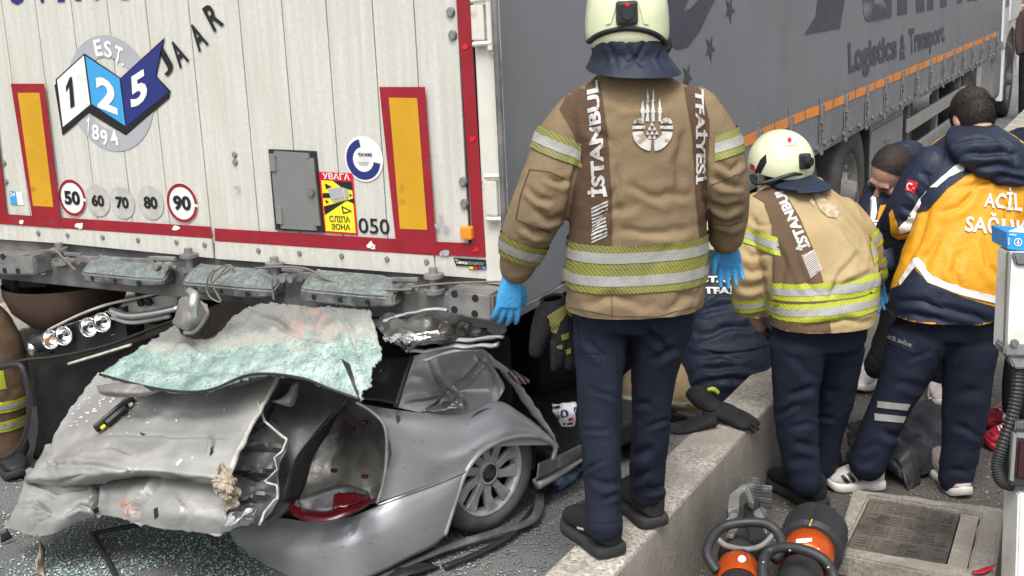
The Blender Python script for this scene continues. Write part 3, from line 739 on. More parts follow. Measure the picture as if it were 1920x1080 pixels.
# ---- tarpaulin side
ny, nz_ = 220, 26
bm = B(); G = []
def curtain_x(y, z):
    t = (z - .955) / .5
    bil = .016 * noise.noise(Vector((y * .9, z * .7, 3))) + .006 * noise.noise(Vector((y * 3.2, z * .5, 9))) + .003 * noise.noise(Vector((y * 6 + z * 3, z * 2, 5)))
    low = max(0, 1 - max(t, 0)) ** 2
    tug = .012 * low * (math.cos((y - 5.85) / .665 * 6.283) * .5 + .5) - .02 * low + .010 * low * noise.noise(Vector((y * 6, z * 8, 1)))
    return XR + bil + tug
for i in range(ny + 1):
    y = YR + .01 + (17.0 - YR - .01) * i / ny
    G.append([bm.verts.new((curtain_x(y, z), y, z)) for z in [.955 + (3.93 - .955) * (j / nz_) ** 1.7 for j in range(nz_ + 1)]])
for i in range(ny):
    for j in range(nz_): bm.faces.new((G[i][j], G[i + 1][j], G[i + 1][j + 1], G[i][j + 1]))
cur = obj('tarpaulin', bm, M['curtain'], T, smooth=True)
def C1(k=1):
    def f(x, y):
        p = P(x, y, X=XR)
        for _ in range(3): p = P(x, y, X=curtain_x(p.y, p.z) + .003 * k)
        return p
    return f
bm = B(); box(bm, (XR - .06, YR + .02, .925), (XR - .002, 17.0, .952)); obj('side_rail', bm, M['beam'], T)
bm = B(); tube(bm, [P(x, y, X=XR + .02) for x, y in ((948, 470), (941, 300), (927, 0), (921, -140))], .012, 8); obj('curtain_edge', bm, M['beam'], T)
straps_y = [3.9 + .6, 5.15] + [5.85 + .665 * i for i in range(17)]
bm = B(); box(bm, (.004, -.022, -.05), (.012, .022, .30)); obm = bm
strap0 = obj('strap', bm, M['plastic_grey'], None); bpy.data.objects.remove(strap0)
def buckle_mesh():
    bm = B(); box(bm, (.002, -.020, .02), (.010, .020, .31)); box(bm, (.004, -.006, -.035), (.010, .008, .02)); me = bpy.data.meshes.new('strap'); bm.to_mesh(me); bm.free(); me.materials.append(M['plastic_grey'])
    bm = B(); box(bm, (.010, -.024, .15), (.024, .024, .27), .004); box(bm, (.012, -.016, .05), (.034, .010, .16), .005); tube(bm, [(.02, -.02, .12), (.035, 0, .10), (.02, .02, .12)], .006, 6)
    m2 = bpy.data.meshes.new('buckle'); bm.to_mesh(m2); bm.free(); m2.materials.append(M['steel']); bm = B(); box(bm, (.008, -.03, -.05), (.018, .03, -.03), .003); m3 = bpy.data.meshes.new('strap_hook'); bm.to_mesh(m3); bm.free(); m3.materials.append(M['steel']); return me, m2, m3
sm_, bm2_, bm3_ = buckle_mesh(); base = Vector(T['base'])
for y in straps_y:
    if y > 16.9: continue
    s = bpy.data.objects.new('strap', sm_); COL.objects.link(s); s.parent = T; s.location = Vector((curtain_x(y, 1.0) + .004, y, .965)) - base
    k = bpy.data.objects.new('buckle', bm2_); COL.objects.link(k); k.parent = s; k.rotation_euler = (0, 0, .1 * math.sin(y * 7)); k = bpy.data.objects.new('strap_hook', bm3_); COL.objects.link(k); k.parent = s
bmk = B(); box(bmk, (0, -.03, 0), (.012, .03, .022), .003); box(bmk, (.01, -.008, -.012), (.02, .008, .016), .002); mk = bpy.data.meshes.new('curtain_hook'); bmk.to_mesh(mk); bmk.free(); mk.materials.append(M['steel'])
for i in range(52):
    y = 4.1 + .245 * i
    h = bpy.data.objects.new('curtain_hook', mk); COL.objects.link(h); h.parent = T; h.location = Vector((curtain_x(y, .97) + .002, y, .962)) - base
for i, y in enumerate([5.15] + [5.85 + .665 * k for k in range(17)]):
    if y + .6 > 16.95: continue
    for a, b in ((y + .045, y + .33), (y + .345, y + .63)):
        bm = B(); n = 5; v0 = []; v1 = []
        for k in range(n):
            yy = a + (b - a) * k / (n - 1); v0.append(bm.verts.new((curtain_x(yy, 1.175) + .004, yy, 1.175))); v1.append(bm.verts.new((curtain_x(yy, 1.235) + .004, yy, 1.235)))
        for k in range(n - 1): bm.faces.new((v0[k], v0[k + 1], v1[k + 1], v1[k]))
        obj('orange_tape', bm, M['orange'], T)
CP = M['curtain_print']
text('Logistics', [(1592, 155), (1682, 123), (1682, 62), (1590, 80)], C1(), CP, T, .045, .12)
text('&', [(1687, 114), (1698, 111), (1698, 62), (1687, 66)], C1(), CP, T, .03)
text('Transport', [(1705, 117), (1772, 88), (1770, 42), (1704, 54)], C1(), CP, T, .045, .12)
bigs = [[[(1509, 65), (1530, 30), (1537, -30), (1600, -60), (1586, -10), (1575, 54)]],
        [[(1618, -45), (1619, 20), (1622, 36), (1628, 41), (1672, 32), (1673, -60), (1660, -60), (1658, 6), (1640, 8), (1636, -50)]],
        [[(1683, 30), (1684, -60), (1703, -62), (1701, 26)]],
        [[(1714, -60), (1719, 24), (1734, 21), (1730, -60)], [(1742, -64), (1739, 20), (1750, 18), (1752, -64)]],
        [[(1764, -66), (1764, 15), (1775, 12), (1775, -66)]], [[(1795, -70), (1795, 7), (1804, 5), (1804, -70)]], [[(1813, -70), (1814, 3), (1834, 0), (1834, -8), (1820, -6), (1820, -70)]]]
for b in bigs: sticker('big_letter', b, C1(), CP, T, 20)
# crescent and stars
cres = [(1238, -60), (1243, 30), (1258, 85), (1272, 93), (1290, 88), (1312, 60), (1330, 20), (1346, -10), (1358, -60), (1330, -50), (1315, -5), (1296, 15), (1281, 22), (1290, 2), (1300, -30), (1310, -60)]
sticker('crescent', [cres], C1(), CP, T, 14)
def star(cx, cy, rx, ry, rot):
    pts = []
    for i in range(10):
        a = rot + i * math.pi / 5; r = 1 if i % 2 == 0 else .36; pts.append((cx + math.cos(a) * r * rx, cy + math.sin(a) * r * ry))
    return pts
for cx, cy in ((1369, 18), (1332, 91), (1289, 145)): sticker('star', [star(cx, cy, 10, 29, 0.12)], C1(), CP, T, 8)
# ---- wheels, locker, side guard
def truck_wheel(name, x, y, par, r=.50, m='tyre_dusty', w=.33, hub=True):
    bm = B(); ax = Vector((1, 0, 0)); lathe(bm, Vector((x, y, r)), ax, [(r * .54, -w), (r * .9, -w), (r, -w + .05), (r, -.05), (r * .965, -.012), (r * .80, 0), (r * .60, -.010), (r * .54, -.05)], 40)
    t = obj('tyre', bm, M[m], par, smooth=True); t.name = name
    bm = B(); lathe(bm, Vector((x, y, r)), ax, [(r * .56, -.02), (r * .53, -.03), (r * .50, -.12), (r * .30, -.14), (r * .28, -.05), (r * .17, -.04), (r * .15, .03), (0, .035)], 32); obj('rim', bm, M['plastic_grey'], t, smooth=True)
    bm = B()
    for k in range(10):
        a = k * .6283; cyl(bm, Vector((x - .12, y + math.cos(a) * r * .36, r + math.sin(a) * r * .36)), ax, .018, .07, 8)
    obj('wheel_nuts', bm, M['steel'], t)
    return t
for y in (6.25, 7.58, 8.92):
    truck_wheel('wheel', XR - .03, y, T); truck_wheel('wheel', XL + .36, y, T)
    bm = B(); tube(bm, [(XL + .3, y, .5), (XR - .3, y, .5)], .07, 12); obj('axle', bm, M['under'], T)
bx('mud_flap', (XR - .36, 9.48, .28), (XR - .03, 9.50, .9), M['plastic'], T)
lk = bx('side_locker', (XR - .55, 9.55, .42), (XR - .06, 10.95, .90), M['plastic_grey'], T, .015)
bx('locker_door', (XR - .06, 9.63, .47), (XR - .045, 10.87, .84), M['hatch'], lk, .006); bx('handle', (XR - .045, 10.1, .70), (XR - .03, 10.3, .73), M['steel'], lk)
for z in (.40, .66): bx('guard_rail', (XR - .06, 11.05, z), (XR - .03, 14.3, z + .12), M['alu'], T, .006)
for y in (11.2, 12.7, 14.1): bx('guard_post', (XR - .12, y, .4), (XR - .061, y + .07, .93), M['beam'], T)
for x in (XR - .5, XL + .5): bx('landing_leg', (x - .06, 13.4, .02), (x + .06, 13.55, .95), M['beam'], T)
# ================================================================ tractor
TR = thing('tractor_unit', 'white lorry cab and wheel at the far end of the grey trailer', 'lorry', (-3.2, 17.4, 0))
bm = B(); prof = [(17.35, 1.05), (17.35, 3.6), (18.0, 3.75), (19.1, 3.3), (19.35, 2.1), (19.4, .5), (19.15, .45), (19.05, .85), (18.75, 1.17), (18.3, 1.25), (17.85, 1.14), (17.6, .9)]
prism(bm, [Vector((XR - .02, y, z)) for y, z in prof], Vector((-2.45, 0, 0))); bmesh.ops.bevel(bm, geom=list(bm.edges), offset=.03, segments=2, affect='EDGES'); obj('cab_shell', bm, M['cab'], TR)
bx('cab_door', (XR - .022, 17.95, 1.3), (XR - .005, 19.0, 2.75), M['cab'], TR, .008); bx('door_handle', (XR - .006, 18.02, 1.75), (XR + .012, 18.2, 1.82), M['plastic'], TR)
bx('side_vent', (XR - .02, 17.42, 1.5), (XR - .008, 17.75, 2.4), M['hatch'], TR)
truck_wheel('wheel', XR - .02, 18.35, TR, .5, 'tyre'); truck_wheel('wheel', XL + .36, 18.35, TR, .5, 'tyre'); truck_wheel('wheel', XR - .06, 15.0, TR, .5, 'tyre'); truck_wheel('wheel', XL + .36, 15.0, TR, .5, 'tyre')
bx('fuel_tank', (XR - .65, 15.75, .38), (XR - .05, 16.55, .98), M['alu'], TR, .06); bx('fuel_tank', (XR - .62, 16.62, .36), (XR - .02, 17.35, .96), M['hatch'], TR, .06)
bx('white_skirt', (XR - .10, 17.55, .28), (XR - .02, 17.68, .95), M['cab'], TR, .01); bx('tractor_chassis', (-3.8, 14.2, .55), (-2.7, 18.9, .92), M['under'], TR)
# ================================================================ wrecked car
ya = math.radians(20)
CA = Vector((math.sin(ya), math.cos(ya), 0)); CB = Vector((CA.y, -CA.x, 0)); CO = Vector((-2.2, 3.77, 0))
def PLN(px, py, o, n):
    r = ray(px, py); return CAM + r * ((o - CAM).dot(n) / r.dot(n))
def CS(px, py, off=0): return PLN(px, py, CO + CB * off, CB)      # on the car's right side
def CR(px, py, s=0): return PLN(px, py, CO + CA * s, CA)          # on a plane across the car
def cs(*t): return [CS(*q) for q in t]
def DD(*t): return [P(x, y, D=d) for x, y, d in t]
def YY(*t): return [P(x, y, Y=d) for x, y, d in t]
CAR = thing('wrecked_car', 'crushed silver saloon car wedged under the back of the trailer', 'car', tuple(CO))
def glass_mat():
    m = mat('crazed_glass', (.60, .70, .64), .35, var=.18, vs=5, bump=0); n = m.node_tree.nodes; l = m.node_tree.links; b = n['Principled BSDF']
    tc = n.new('ShaderNodeTexCoord')
    def vor(s, feat):
        v = n.new('ShaderNodeTexVoronoi'); v.inputs['Scale'].default_value = s; v.feature = feat; l.new(tc.outputs['Object'], v.inputs['Vector']); return v
    def ramp(s, a, bb, ca, cb):
        r = n.new('ShaderNodeValToRGB'); r.color_ramp.elements[0].position = a; r.color_ramp.elements[1].position = bb; r.color_ramp.elements[0].color = ca; r.color_ramp.elements[1].color = cb; l.new(s, r.inputs['Fac']); return r.outputs['Color']
    def mx(f, a, bq, t='MIX'):
        x = n.new('ShaderNodeMix'); x.data_type = 'RGBA'; x.blend_type = t
        l.new(f, x.inputs[0]) if not isinstance(f, float) else setattr(x.inputs[0], 'default_value', f)
        for i, q in ((6, a), (7, bq)):
            l.new(q, x.inputs[i]) if not isinstance(q, tuple) else setattr(x.inputs[i], 'default_value', q)
        return x.outputs[2]
    v6 = vor(120, 'DISTANCE_TO_EDGE'); v = vor(44, 'DISTANCE_TO_EDGE'); v2 = vor(95, 'F1'); nz = n.new('ShaderNodeTexNoise'); nz.inputs['Scale'].default_value = 4.5; nz.inputs['Detail'].default_value = 6; l.new(tc.outputs['Object'], nz.inputs['Vector'])
    n2 = n.new('ShaderNodeTexNoise'); n2.inputs['Scale'].default_value = 110; n2.inputs['Detail'].default_value = 3; l.new(tc.outputs['Object'], n2.inputs['Vector'])
    cell = ramp(v2.outputs['Color'], .12, .42, (.15, .25, .225, 1), (.36, .48, .44, 1)); cell = mx(ramp(v6.outputs['Distance'], .0, .10, (.55, .55, .55, 1), (0, 0, 0, 1)), cell, (.53, .59, .565, 1))
    c = mx(ramp(v.outputs['Distance'], .015, .07, (.7, .7, .7, 1), (0, 0, 0, 1)), cell, (.56, .61, .585, 1))
    v5 = vor(23, 'DISTANCE_TO_EDGE'); c = mx(ramp(v5.outputs['Distance'], .0, .035, (.7, .7, .7, 1), (0, 0, 0, 1)), c, (.12, .17, .155, 1))
    sx_ = n.new('ShaderNodeSeparateXYZ'); l.new(tc.outputs['Object'], sx_.inputs[0])
    ad = n.new('ShaderNodeMath'); ad.operation = 'MULTIPLY_ADD'; ad.inputs[1].default_value = .16; l.new(nz.outputs['Fac'], ad.inputs[0]); l.new(sx_.outputs['Y'], ad.inputs[2])
    c = mx(ramp(nz.outputs['Fac'], .36, .52, (.75, .75, .75, 1), (0, 0, 0, 1)), c, (.17, .28, .235, 1)); n9 = n.new('ShaderNodeTexNoise'); n9.inputs['Scale'].default_value = 13; n9.inputs['Detail'].default_value = 5; l.new(tc.outputs['Object'], n9.inputs['Vector']); c = mx(1.0, c, ramp(n9.outputs['Fac'], .36, .6, (.58, .64, .62, 1), (1, 1, 1, 1)), 'MULTIPLY')
    mr = n.new('ShaderNodeMapRange'); mr.inputs[1].default_value = -.325; mr.inputs[2].default_value = -.265; l.new(ad.outputs[0], mr.inputs[0])
    c = mx(mr.outputs[0], c, (.20, .197, .185, 1))
    mr2 = n.new('ShaderNodeMapRange'); mr2.inputs[1].default_value = -.345; mr2.inputs[2].default_value = -.31; l.new(ad.outputs[0], mr2.inputs[0])
    mr3 = n.new('ShaderNodeMapRange'); mr3.inputs[1].default_value = -.27; mr3.inputs[2].default_value = -.31; l.new(ad.outputs[0], mr3.inputs[0])
    mm = n.new('ShaderNodeMath'); mm.operation = 'MULTIPLY'; l.new(mr2.outputs[0], mm.inputs[0]); l.new(mr3.outputs[0], mm.inputs[1])
    c = mx(mm.outputs[0], c, (.36, .355, .31, 1))
    c = mx(.8, c, ramp(n2.outputs['Fac'], .32, .62, (.70, .73, .72, 1), (1, 1, 1, 1)), 'MULTIPLY')
    dp = n.new('ShaderNodeVectorMath'); dp.operation = 'DISTANCE'; dp.inputs[1].default_value = P(585, 628, Y=3.4) - CO; l.new(tc.outputs['Object'], dp.inputs[0])
    n3 = n.new('ShaderNodeTexNoise'); n3.inputs['Scale'].default_value = 26; n3.inputs['Detail'].default_value = 5; l.new(tc.outputs['Object'], n3.inputs['Vector'])
    k1 = ramp(dp.outputs['Value'], .03, .17, (1, 1, 1, 1), (0, 0, 0, 1)); k2 = ramp(n3.outputs['Fac'], .5, .58, (0, 0, 0, 1), (.75, .75, .75, 1)); k3 = mx(1.0, k1, k2, 'MULTIPLY')
    c = mx(k3, c, (.42, .24, .19, 1))
    l.new(c, b.inputs['Base Color'])
    bp = n.new('ShaderNodeBump'); bp.inputs['Strength'].default_value = .25; bp.inputs['Distance'].default_value = .003; l.new(n2.outputs['Fac'], bp.inputs['Height']); l.new(bp.outputs[0], b.inputs['Normal'])
    return m
M['crazed'] = glass_mat()
M['cavity'] = mat('dirty_bare_metal', (.15, .148, .138), .33, metal=.5, var=.35, vs=9, bump=.25, bs=25, dirt=(.075, .07, .062), ds=7, dth=.5, dsoft=.12)
M['trunk'] = mat('dark_grey_panel', (.075, .078, .082), .45, metal=.3, var=.2, vs=8, bump=.05, dirt=(.12, .12, .12), ds=16, dth=.6)
M['pink'] = mat('pink_smear', (.50, .27, .21), .7, var=.35, vs=25, bump=.3)
# quarter panel, pillar, bumper
sheet('quarter_panel', [cs((672, 757, -.12), (735, 768, -.07), (800, 775, -.06), (868, 776, -.06), (930, 752, -.05), (972, 772, -.03), (1014, 803, -.02)),
      cs((704, 780, -.06), (748, 793, -.03), (805, 802, -.02), (868, 803, -.02), (928, 782, -.015), (970, 784, -.01), (1022, 812, -.005)),
      cs((722, 815, -.04), (762, 834, -.012), (815, 846, 0), (868, 838, 0), (922, 808, 0), (966, 798, 0), (1030, 818, 0)),
      cs((724, 870, -.04), (764, 876, -.008), (815, 872, .008), (862, 858, .012), (908, 832, .012), (958, 812, .010), (1036, 826, .004)),
      cs((706, 945, -.045), (752, 929, -.012), (802, 911, .004), (846, 895, .012), (876, 878, .016), (914, 841, .016), (1041, 834, .006))],
      M['silver'], CAR, .006, nu=8, nv=8, amp=.0012, freq=6)
# wheel arch lip and dark liner
bm = B(); tube(bm, cs((834, 1003, .012), (852, 945, .016), (874, 884, .018), (908, 843, .018), (960, 820, .016), (1012, 820, .012), (1040, 836, .008), (1036, 862, .004)), .010, 8, 6); obj('arch_lip', bm, M['silver_dull'], CAR, smooth=True)
bm = B(); cw = CO + CA * .10 + ZV * .255
rings = []
for off in (-.035, -.22):
    rings.append([cw + CB * off + CA * (.238 * math.cos(t)) + ZV * (.236 * math.sin(t) + .006) for t in [(-.35 + 3.85 * i / 24) for i in range(25)]])
ring_loft(bm, rings, False, False); obj('wheel_liner', bm, M['plastic'], CAR, smooth=True)
dent = Vector(P(842, 736, D=4.5))
sheet('rear_pillar', [cs((775, 668, -.12), (815, 656, -.10), (855, 650, -.085), (905, 658, -.06)),
      cs((764, 700, -.11), (806, 698, -.095), (858, 692, -.10), (930, 696, -.05)),
      cs((754, 733, -.10), (798, 735, -.11), (845, 733, -.17), (946, 726, -.04)),
      cs((744, 764, -.085), (800, 775, -.065), (868, 777, -.06), (932, 753, -.048))],
      M['silver'], CAR, .005, nu=22, nv=18, amp=.0015, freq=9, seed=4, rid=.8)
pil_ = [o for o in COL.objects if o.name == 'rear_pillar'][0]
press(pil_, [([(836, 740), (818, 705), (808, 672)], 7, .016), ([(836, 740), (795, 748), (758, 754)], 4, .016), ([(840, 735), (868, 712), (912, 668)], 5, .020), ([(836, 740), (815, 762), (795, 772)], 5, .018), ([(895, 662), (928, 700), (934, 745)], 6, .012), ([(842, 740), (866, 752), (874, 772)], 4, .018), ([(770, 700), (800, 715), (836, 738)], 12, .008)])
sheet('torn_flap', [cs((838, 726, -.13), (856, 732, -.10), (862, 742, -.08)), cs((822, 752, -.08), (850, 752, -.05), (872, 756, -.05)), cs((790, 768, -.06), (838, 766, -.03), (877, 769, -.045))], M['foil'], CAR, .004, crisp=8, nu=5, nv=5, amp=.010, freq=22, rid=.9)
bm = B(); tube(bm, cs((868, 648, -.07), (905, 662, -.055), (950, 700, -.04), (990, 755, -.03), (1022, 800, -.02), (1044, 838, -.01)), [.022, .024, .024, .022, .02, .016], 10, 6, .5)
bmesh.ops.subdivide_edges(bm, edges=list(bm.edges), cuts=1)
for v in bm.verts: v.co += Vector((noise.noise(v.co * 25), noise.noise(v.co * 25 + ZV * 9), noise.noise(v.co * 25 + ZV * 4))) * .012
obj('door_jamb', bm, M['silver_dull'], CAR, smooth=True)
sheet('rear_bumper', [[CR(368, 1006, -.56), CR(440, 985, -.57), CR(520, 972, -.585), CR(590, 980, -.58), CS(655, 970, -.075), CS(708, 949, -.038), CS(760, 930, 0), CS(820, 908, .012), CS(873, 886, .018)],
      [CR(362, 1012, -.60), CR(440, 1000, -.62), CR(520, 995, -.625), CR(588, 1000, -.61), CS(652, 992, -.04), CS(708, 972, -.012), CS(762, 951, .014), CS(818, 926, .022), CS(868, 898, .02)],
      [CR(356, 1016, -.62), CR(440, 1030, -.66), CR(520, 1035, -.665), CR(586, 1040, -.64), CS(655, 1030, -.01), CS(716, 1010, .015), CS(768, 985, .025), CS(816, 955, .028), CS(857, 930, .02)],
      [CR(352, 1018, -.63), CR(440, 1062, -.66), CR(520, 1090, -.66), CR(588, 1100, -.63), CS(660, 1092, -.02), CS(720, 1070, .0), CS(770, 1045, .012), CS(808, 1026, .014), CS(834, 1006, .012)]],
      M['silver'], CAR, .006, nu=6, nv=6, amp=.0015, freq=6, seed=2)
bm = B(); tube(bm, [CS(708, 947, -.034), CS(760, 928, .004), CS(820, 906, .016), CS(873, 884, .022)], .004, 6, 6); obj('bumper_joint', bm, M['foil'], CAR, smooth=True)
# trunk interior, tail lamp opening
sheet('trunk_panel', [DD((505, 712, 4.55), (580, 712, 4.6), (672, 745, 4.52)), DD((500, 800, 4.45), (555, 790, 4.5), (625, 772, 4.5)), DD((505, 900, 4.36), (535, 880, 4.42), (560, 860, 4.45)), DD((500, 985, 4.26), (530, 965, 4.3), (545, 955, 4.36))], M['trunk'], CAR, .004, nu=8, nv=6, amp=.006, freq=6)
sheet('lamp_recess', [DD((640, 752, 4.42), (668, 756, 4.34), (700, 778, 4.28)), DD((600, 800, 4.52), (650, 800, 4.5), (722, 808, 4.30)), DD((578, 860, 4.52), (640, 865, 4.5), (724, 860, 4.33)), DD((560, 920, 4.45), (630, 920, 4.42), (715, 915, 4.36)), DD((545, 960, 4.34), (620, 950, 4.32), (706, 945, 4.37))], M['cavity'], CAR, .004, nu=9, nv=8, amp=.022, freq=8, seed=5, rid=.4)
sheet('recess_wall', [DD((655, 750, 4.36), (560, 850, 4.38), (528, 940, 4.30)), DD((640, 765, 4.5), (598, 850, 4.56), (560, 935, 4.42))], M['plastic'], CAR, .003, nu=8, nv=4)
bm = B(); tube(bm, DD((668, 754, 4.24), (700, 774, 4.24), (722, 802, 4.25), (725, 855, 4.30), (719, 905, 4.34), (707, 944, 4.36)), .006, 6, 5); obj('recess_flange', bm, M['silver_dull'], CAR, smooth=True)
bm = B()
for x, y, d in ((683, 792, 4.38), (660, 805, 4.42), (684, 893, 4.36), (627, 882, 4.40)):
    p = P(x, y, D=d - .02); box(bm, p - Vector((.012, .008, .006)), p + Vector((.012, .008, .006)), .003)
obj('bulb_clips', bm, M['lens_dark'], CAR)
tl = sheet('tail_lamp', [DD((543, 942, 4.29), (566, 955, 4.24), (608, 961, 4.20), (652, 949, 4.21), (707, 934, 4.30)), DD((543, 952, 4.26), (572, 967, 4.19), (616, 969, 4.16), (660, 955, 4.18), (706, 937, 4.29)), DD((548, 965, 4.25), (580, 979, 4.17), (625, 975, 4.15), (668, 960, 4.18), (705, 938, 4.29))], M['lens_red'], CAR, .006, nu=7, nv=6)
sheet('lamp_inner', [DD((560, 938, 4.25), (600, 918, 4.27), (645, 908, 4.28), (690, 920, 4.29)), DD((562, 955, 4.24), (606, 960, 4.215), (650, 948, 4.22), (697, 935, 4.29))], M['plastic'], tl, .004, nu=6, nv=4, amp=.01, freq=20)
sheet('broken_reflector', [DD((625, 922, 4.25), (660, 920, 4.25), (690, 926, 4.27)), DD((622, 952, 4.19), (655, 945, 4.19), (690, 936, 4.26))], M['lens_red'], tl, .004, nu=6, nv=4, amp=.01, freq=30, rid=.9)
# roof remnants under the beam
sheet('crumpled_roof', [YY((690, 590, 3.5), (745, 582, 3.52), (800, 588, 3.5), (860, 600, 3.55), (915, 612, 3.6)), YY((712, 618, 3.42), (765, 606, 3.44), (820, 612, 3.46), (870, 618, 3.55), (930, 622, 3.6)), YY((728, 640, 3.4), (780, 630, 3.4), (835, 632, 3.46), (880, 634, 3.55), (945, 634, 3.6)), YY((768, 668, 3.5), (800, 655, 3.5), (850, 652, 3.52), (890, 648, 3.58), (945, 642, 3.62))], M['cavity'], CAR, .004, crisp=14, nu=12, nv=11, amp=.022, freq=11, seed=8, rid=.8)
sheet('torn_metal', [YY((712, 628, 3.36), (742, 618, 3.35), (780, 622, 3.34), (822, 618, 3.38)), YY((722, 645, 3.33), (752, 640, 3.30), (785, 642, 3.33), (832, 634, 3.38)), YY((760, 668, 3.4), (776, 660, 3.36), (800, 652, 3.38), (836, 646, 3.4))], M['foil'], CAR, .004, crisp=8, nu=6, nv=6, amp=.020, freq=15, seed=3, rid=.85)
for i, (q, r) in enumerate(((((775, 645), (850, 638), (944, 632)), .012), (((770, 660), (860, 650), (935, 645)), .014), (((720, 600), (780, 585), (840, 582)), .012), (((795, 672), (850, 660), (900, 655)), .012))):
    bm = B(); tube(bm, [P(x, y, Y=3.48 + .03 * k) for k, (x, y) in enumerate(q)], r, 8, 8, .5)
    for v in bm.verts: v.co += Vector((0, noise.noise(v.co * 20), noise.noise(v.co * 22 + ZV * 7))) * .010
    obj('bent_rail', bm, M['silver_dull'], CAR, smooth=True)
sheet('window_frame', [DD((700, 660, 4.55), (735, 668, 4.56), (772, 668, 4.52)), DD((690, 705, 4.5), (725, 712, 4.52), (760, 715, 4.5)), DD((672, 748, 4.42), (705, 750, 4.44), (745, 758, 4.42))], M['plastic'], CAR, .005, nu=5, nv=5, amp=.012, freq=12)
bm = B(); tube(bm, DD((772, 668, 4.46), (758, 710, 4.44), (742, 762, 4.38)), .010, 8, 4); obj('window_seal', bm, M['plastic'], CAR, smooth=True)
# cabin shell under the trailer
def carbox(name, a0, a1, b0, b1, z0, z1, m, bev=.02, par=None):
    bm = B(); box(bm, (b0, a0, z0), (b1, a1, z1), bev, Matrix(((CB.x, CA.x, 0, CO.x), (CB.y, CA.y, 0, CO.y), (0, 0, 1, 0), (0, 0, 0, 1)))); return obj(name, bm, m, par or CAR)
carbox('cabin_floor', .45, 1.2, -1.30, -.08, .10, .20, M['plastic'])
carbox('front_seat', .9, 1.3, -1.1, -.6, .2, .5, M['darkcloth'], .06); carbox('rear_bulkhead', .1, .45, -1.3, -.26, .12, .68, M['darkcloth'], .05)
carbox('far_side', .2, 2.0, -1.36, -1.3, .12, .7, M['silver_dull']); carbox('dashboard', 1.6, 2.0, -1.25, -.35, .2, .66, M['plastic'], .08)
carbox('car_underside', -.55, .2, -1.28, -.12, .12, .22, M['plastic'])
bm = B(); tube(bm, [CS(1005, 908, -.03), CS(1045, 885, -.03), CS(1092, 852, -.03)], .028, 8, 4, .8); obj('door_sill', bm, M['silver_dull'], CAR, smooth=True)
sheet('sill_plate', [cs((1010, 868, -.02), (1050, 852, -.02), (1095, 830, -.02)), cs((1008, 902, 0), (1048, 882, 0), (1095, 856, 0))], M['cavity'], CAR, .004, nu=6, nv=4, amp=.01, freq=12)
def inside(x, y, q):
    r = False
    for (x0, y0), (x1, y1) in zip(q, q[1:] + q[:1]):
        if (y0 > y) != (y1 > y) and x < (x1 - x0) * (y - y0) / (y1 - y0) + x0: r = not r
    return r
def glass_hole(x, y):
    w = 5 * noise.noise(Vector((x * .09, y * .09, 2)))
    return inside(x + w, y + w, [(700, 690), (712, 676), (730, 690), (724, 760), (690, 760), (676, 740), (694, 722)])
# rear window, shattered but holding together
gl = sheet('rear_window', [YY((326, 606, 3.5), (345, 628, 3.44), (395, 632, 3.4), (470, 575, 3.47), (560, 571, 3.47), (640, 576, 3.47), (694, 584, 3.46)),
      YY((285, 636, 3.42), (345, 650, 3.38), (410, 650, 3.36), (480, 622, 3.4), (560, 618, 3.4), (640, 620, 3.4), (706, 630, 3.38)),
      YY((240, 665, 3.34), (320, 682, 3.3), (410, 682, 3.28), (490, 660, 3.3), (560, 655, 3.29), (640, 660, 3.28), (717, 678, 3.26)),
      YY((205, 690, 3.28), (300, 712, 3.2), (390, 716, 3.16), (480, 690, 3.2), (560, 690, 3.2), (630, 705, 3.17), (712, 712, 3.2)),
      YY((187, 702, 3.25), (290, 728, 3.16), (384, 733, 3.12), (470, 702, 3.16), (560, 708, 3.16), (620, 730, 3.14), (674, 749, 3.14))],
      M['crazed'], CAR, .005, nu=16, nv=15, amp=.012, freq=4.5, seed=6, rid=.55, jag=.012, trim=lambda c: glass_hole(*project(c)))
bm = B(); tube(bm, YY((187, 702, 3.245), (290, 728, 3.155), (384, 733, 3.115), (470, 702, 3.155), (560, 708, 3.155), (620, 730, 3.135), (674, 749, 3.135)), .005, 6, 6); obj('window_edge_seal', bm, M['plastic'], gl, smooth=True)
sticker('tear_shade', [[(640, 674), (668, 692), (673, 722), (674, 750), (662, 724), (651, 698)]], on_mesh(gl, .005), M['black'], gl, 5)  # flat black patch paints the dark inside a tear; the glass is uncut
# frayed edge bits of glass along the upper and right rim
rg = random.Random(5); thin = lambda L: [q for q in L if rg.random() < .45]
bm = B()
for (x, y, yy) in thin([(330 + i * 3.2, 622 + 12 * math.sin(i * .35) + rg.uniform(-6, 6), 3.41) for i in range(40)] + [(694 + 22 * (i / 30) ** .7 + rg.uniform(-4, 5), 590 + i * 4.6, 3.36 - i * .004) for i in range(31)] + [(470 + i * 6, 574 + rg.uniform(-4, 5), 3.45) for i in range(38)]):
    p = P(x, y, Y=yy); s = rg.uniform(.003, .007)
    vs = [bm.verts.new(p + Vector((rg.uniform(-1, 1), rg.uniform(-1, 1), rg.uniform(-1, 1))) * s) for _ in range(4)]
    for f in ((0, 1, 2), (0, 2, 3), (0, 3, 1), (1, 3, 2)): bm.faces.new([vs[i] for i in f])
o = obj('glass_crumbs', bm, M['crazed'], gl); o['kind'] = 'stuff'
gs = on_mesh(gl, .006)
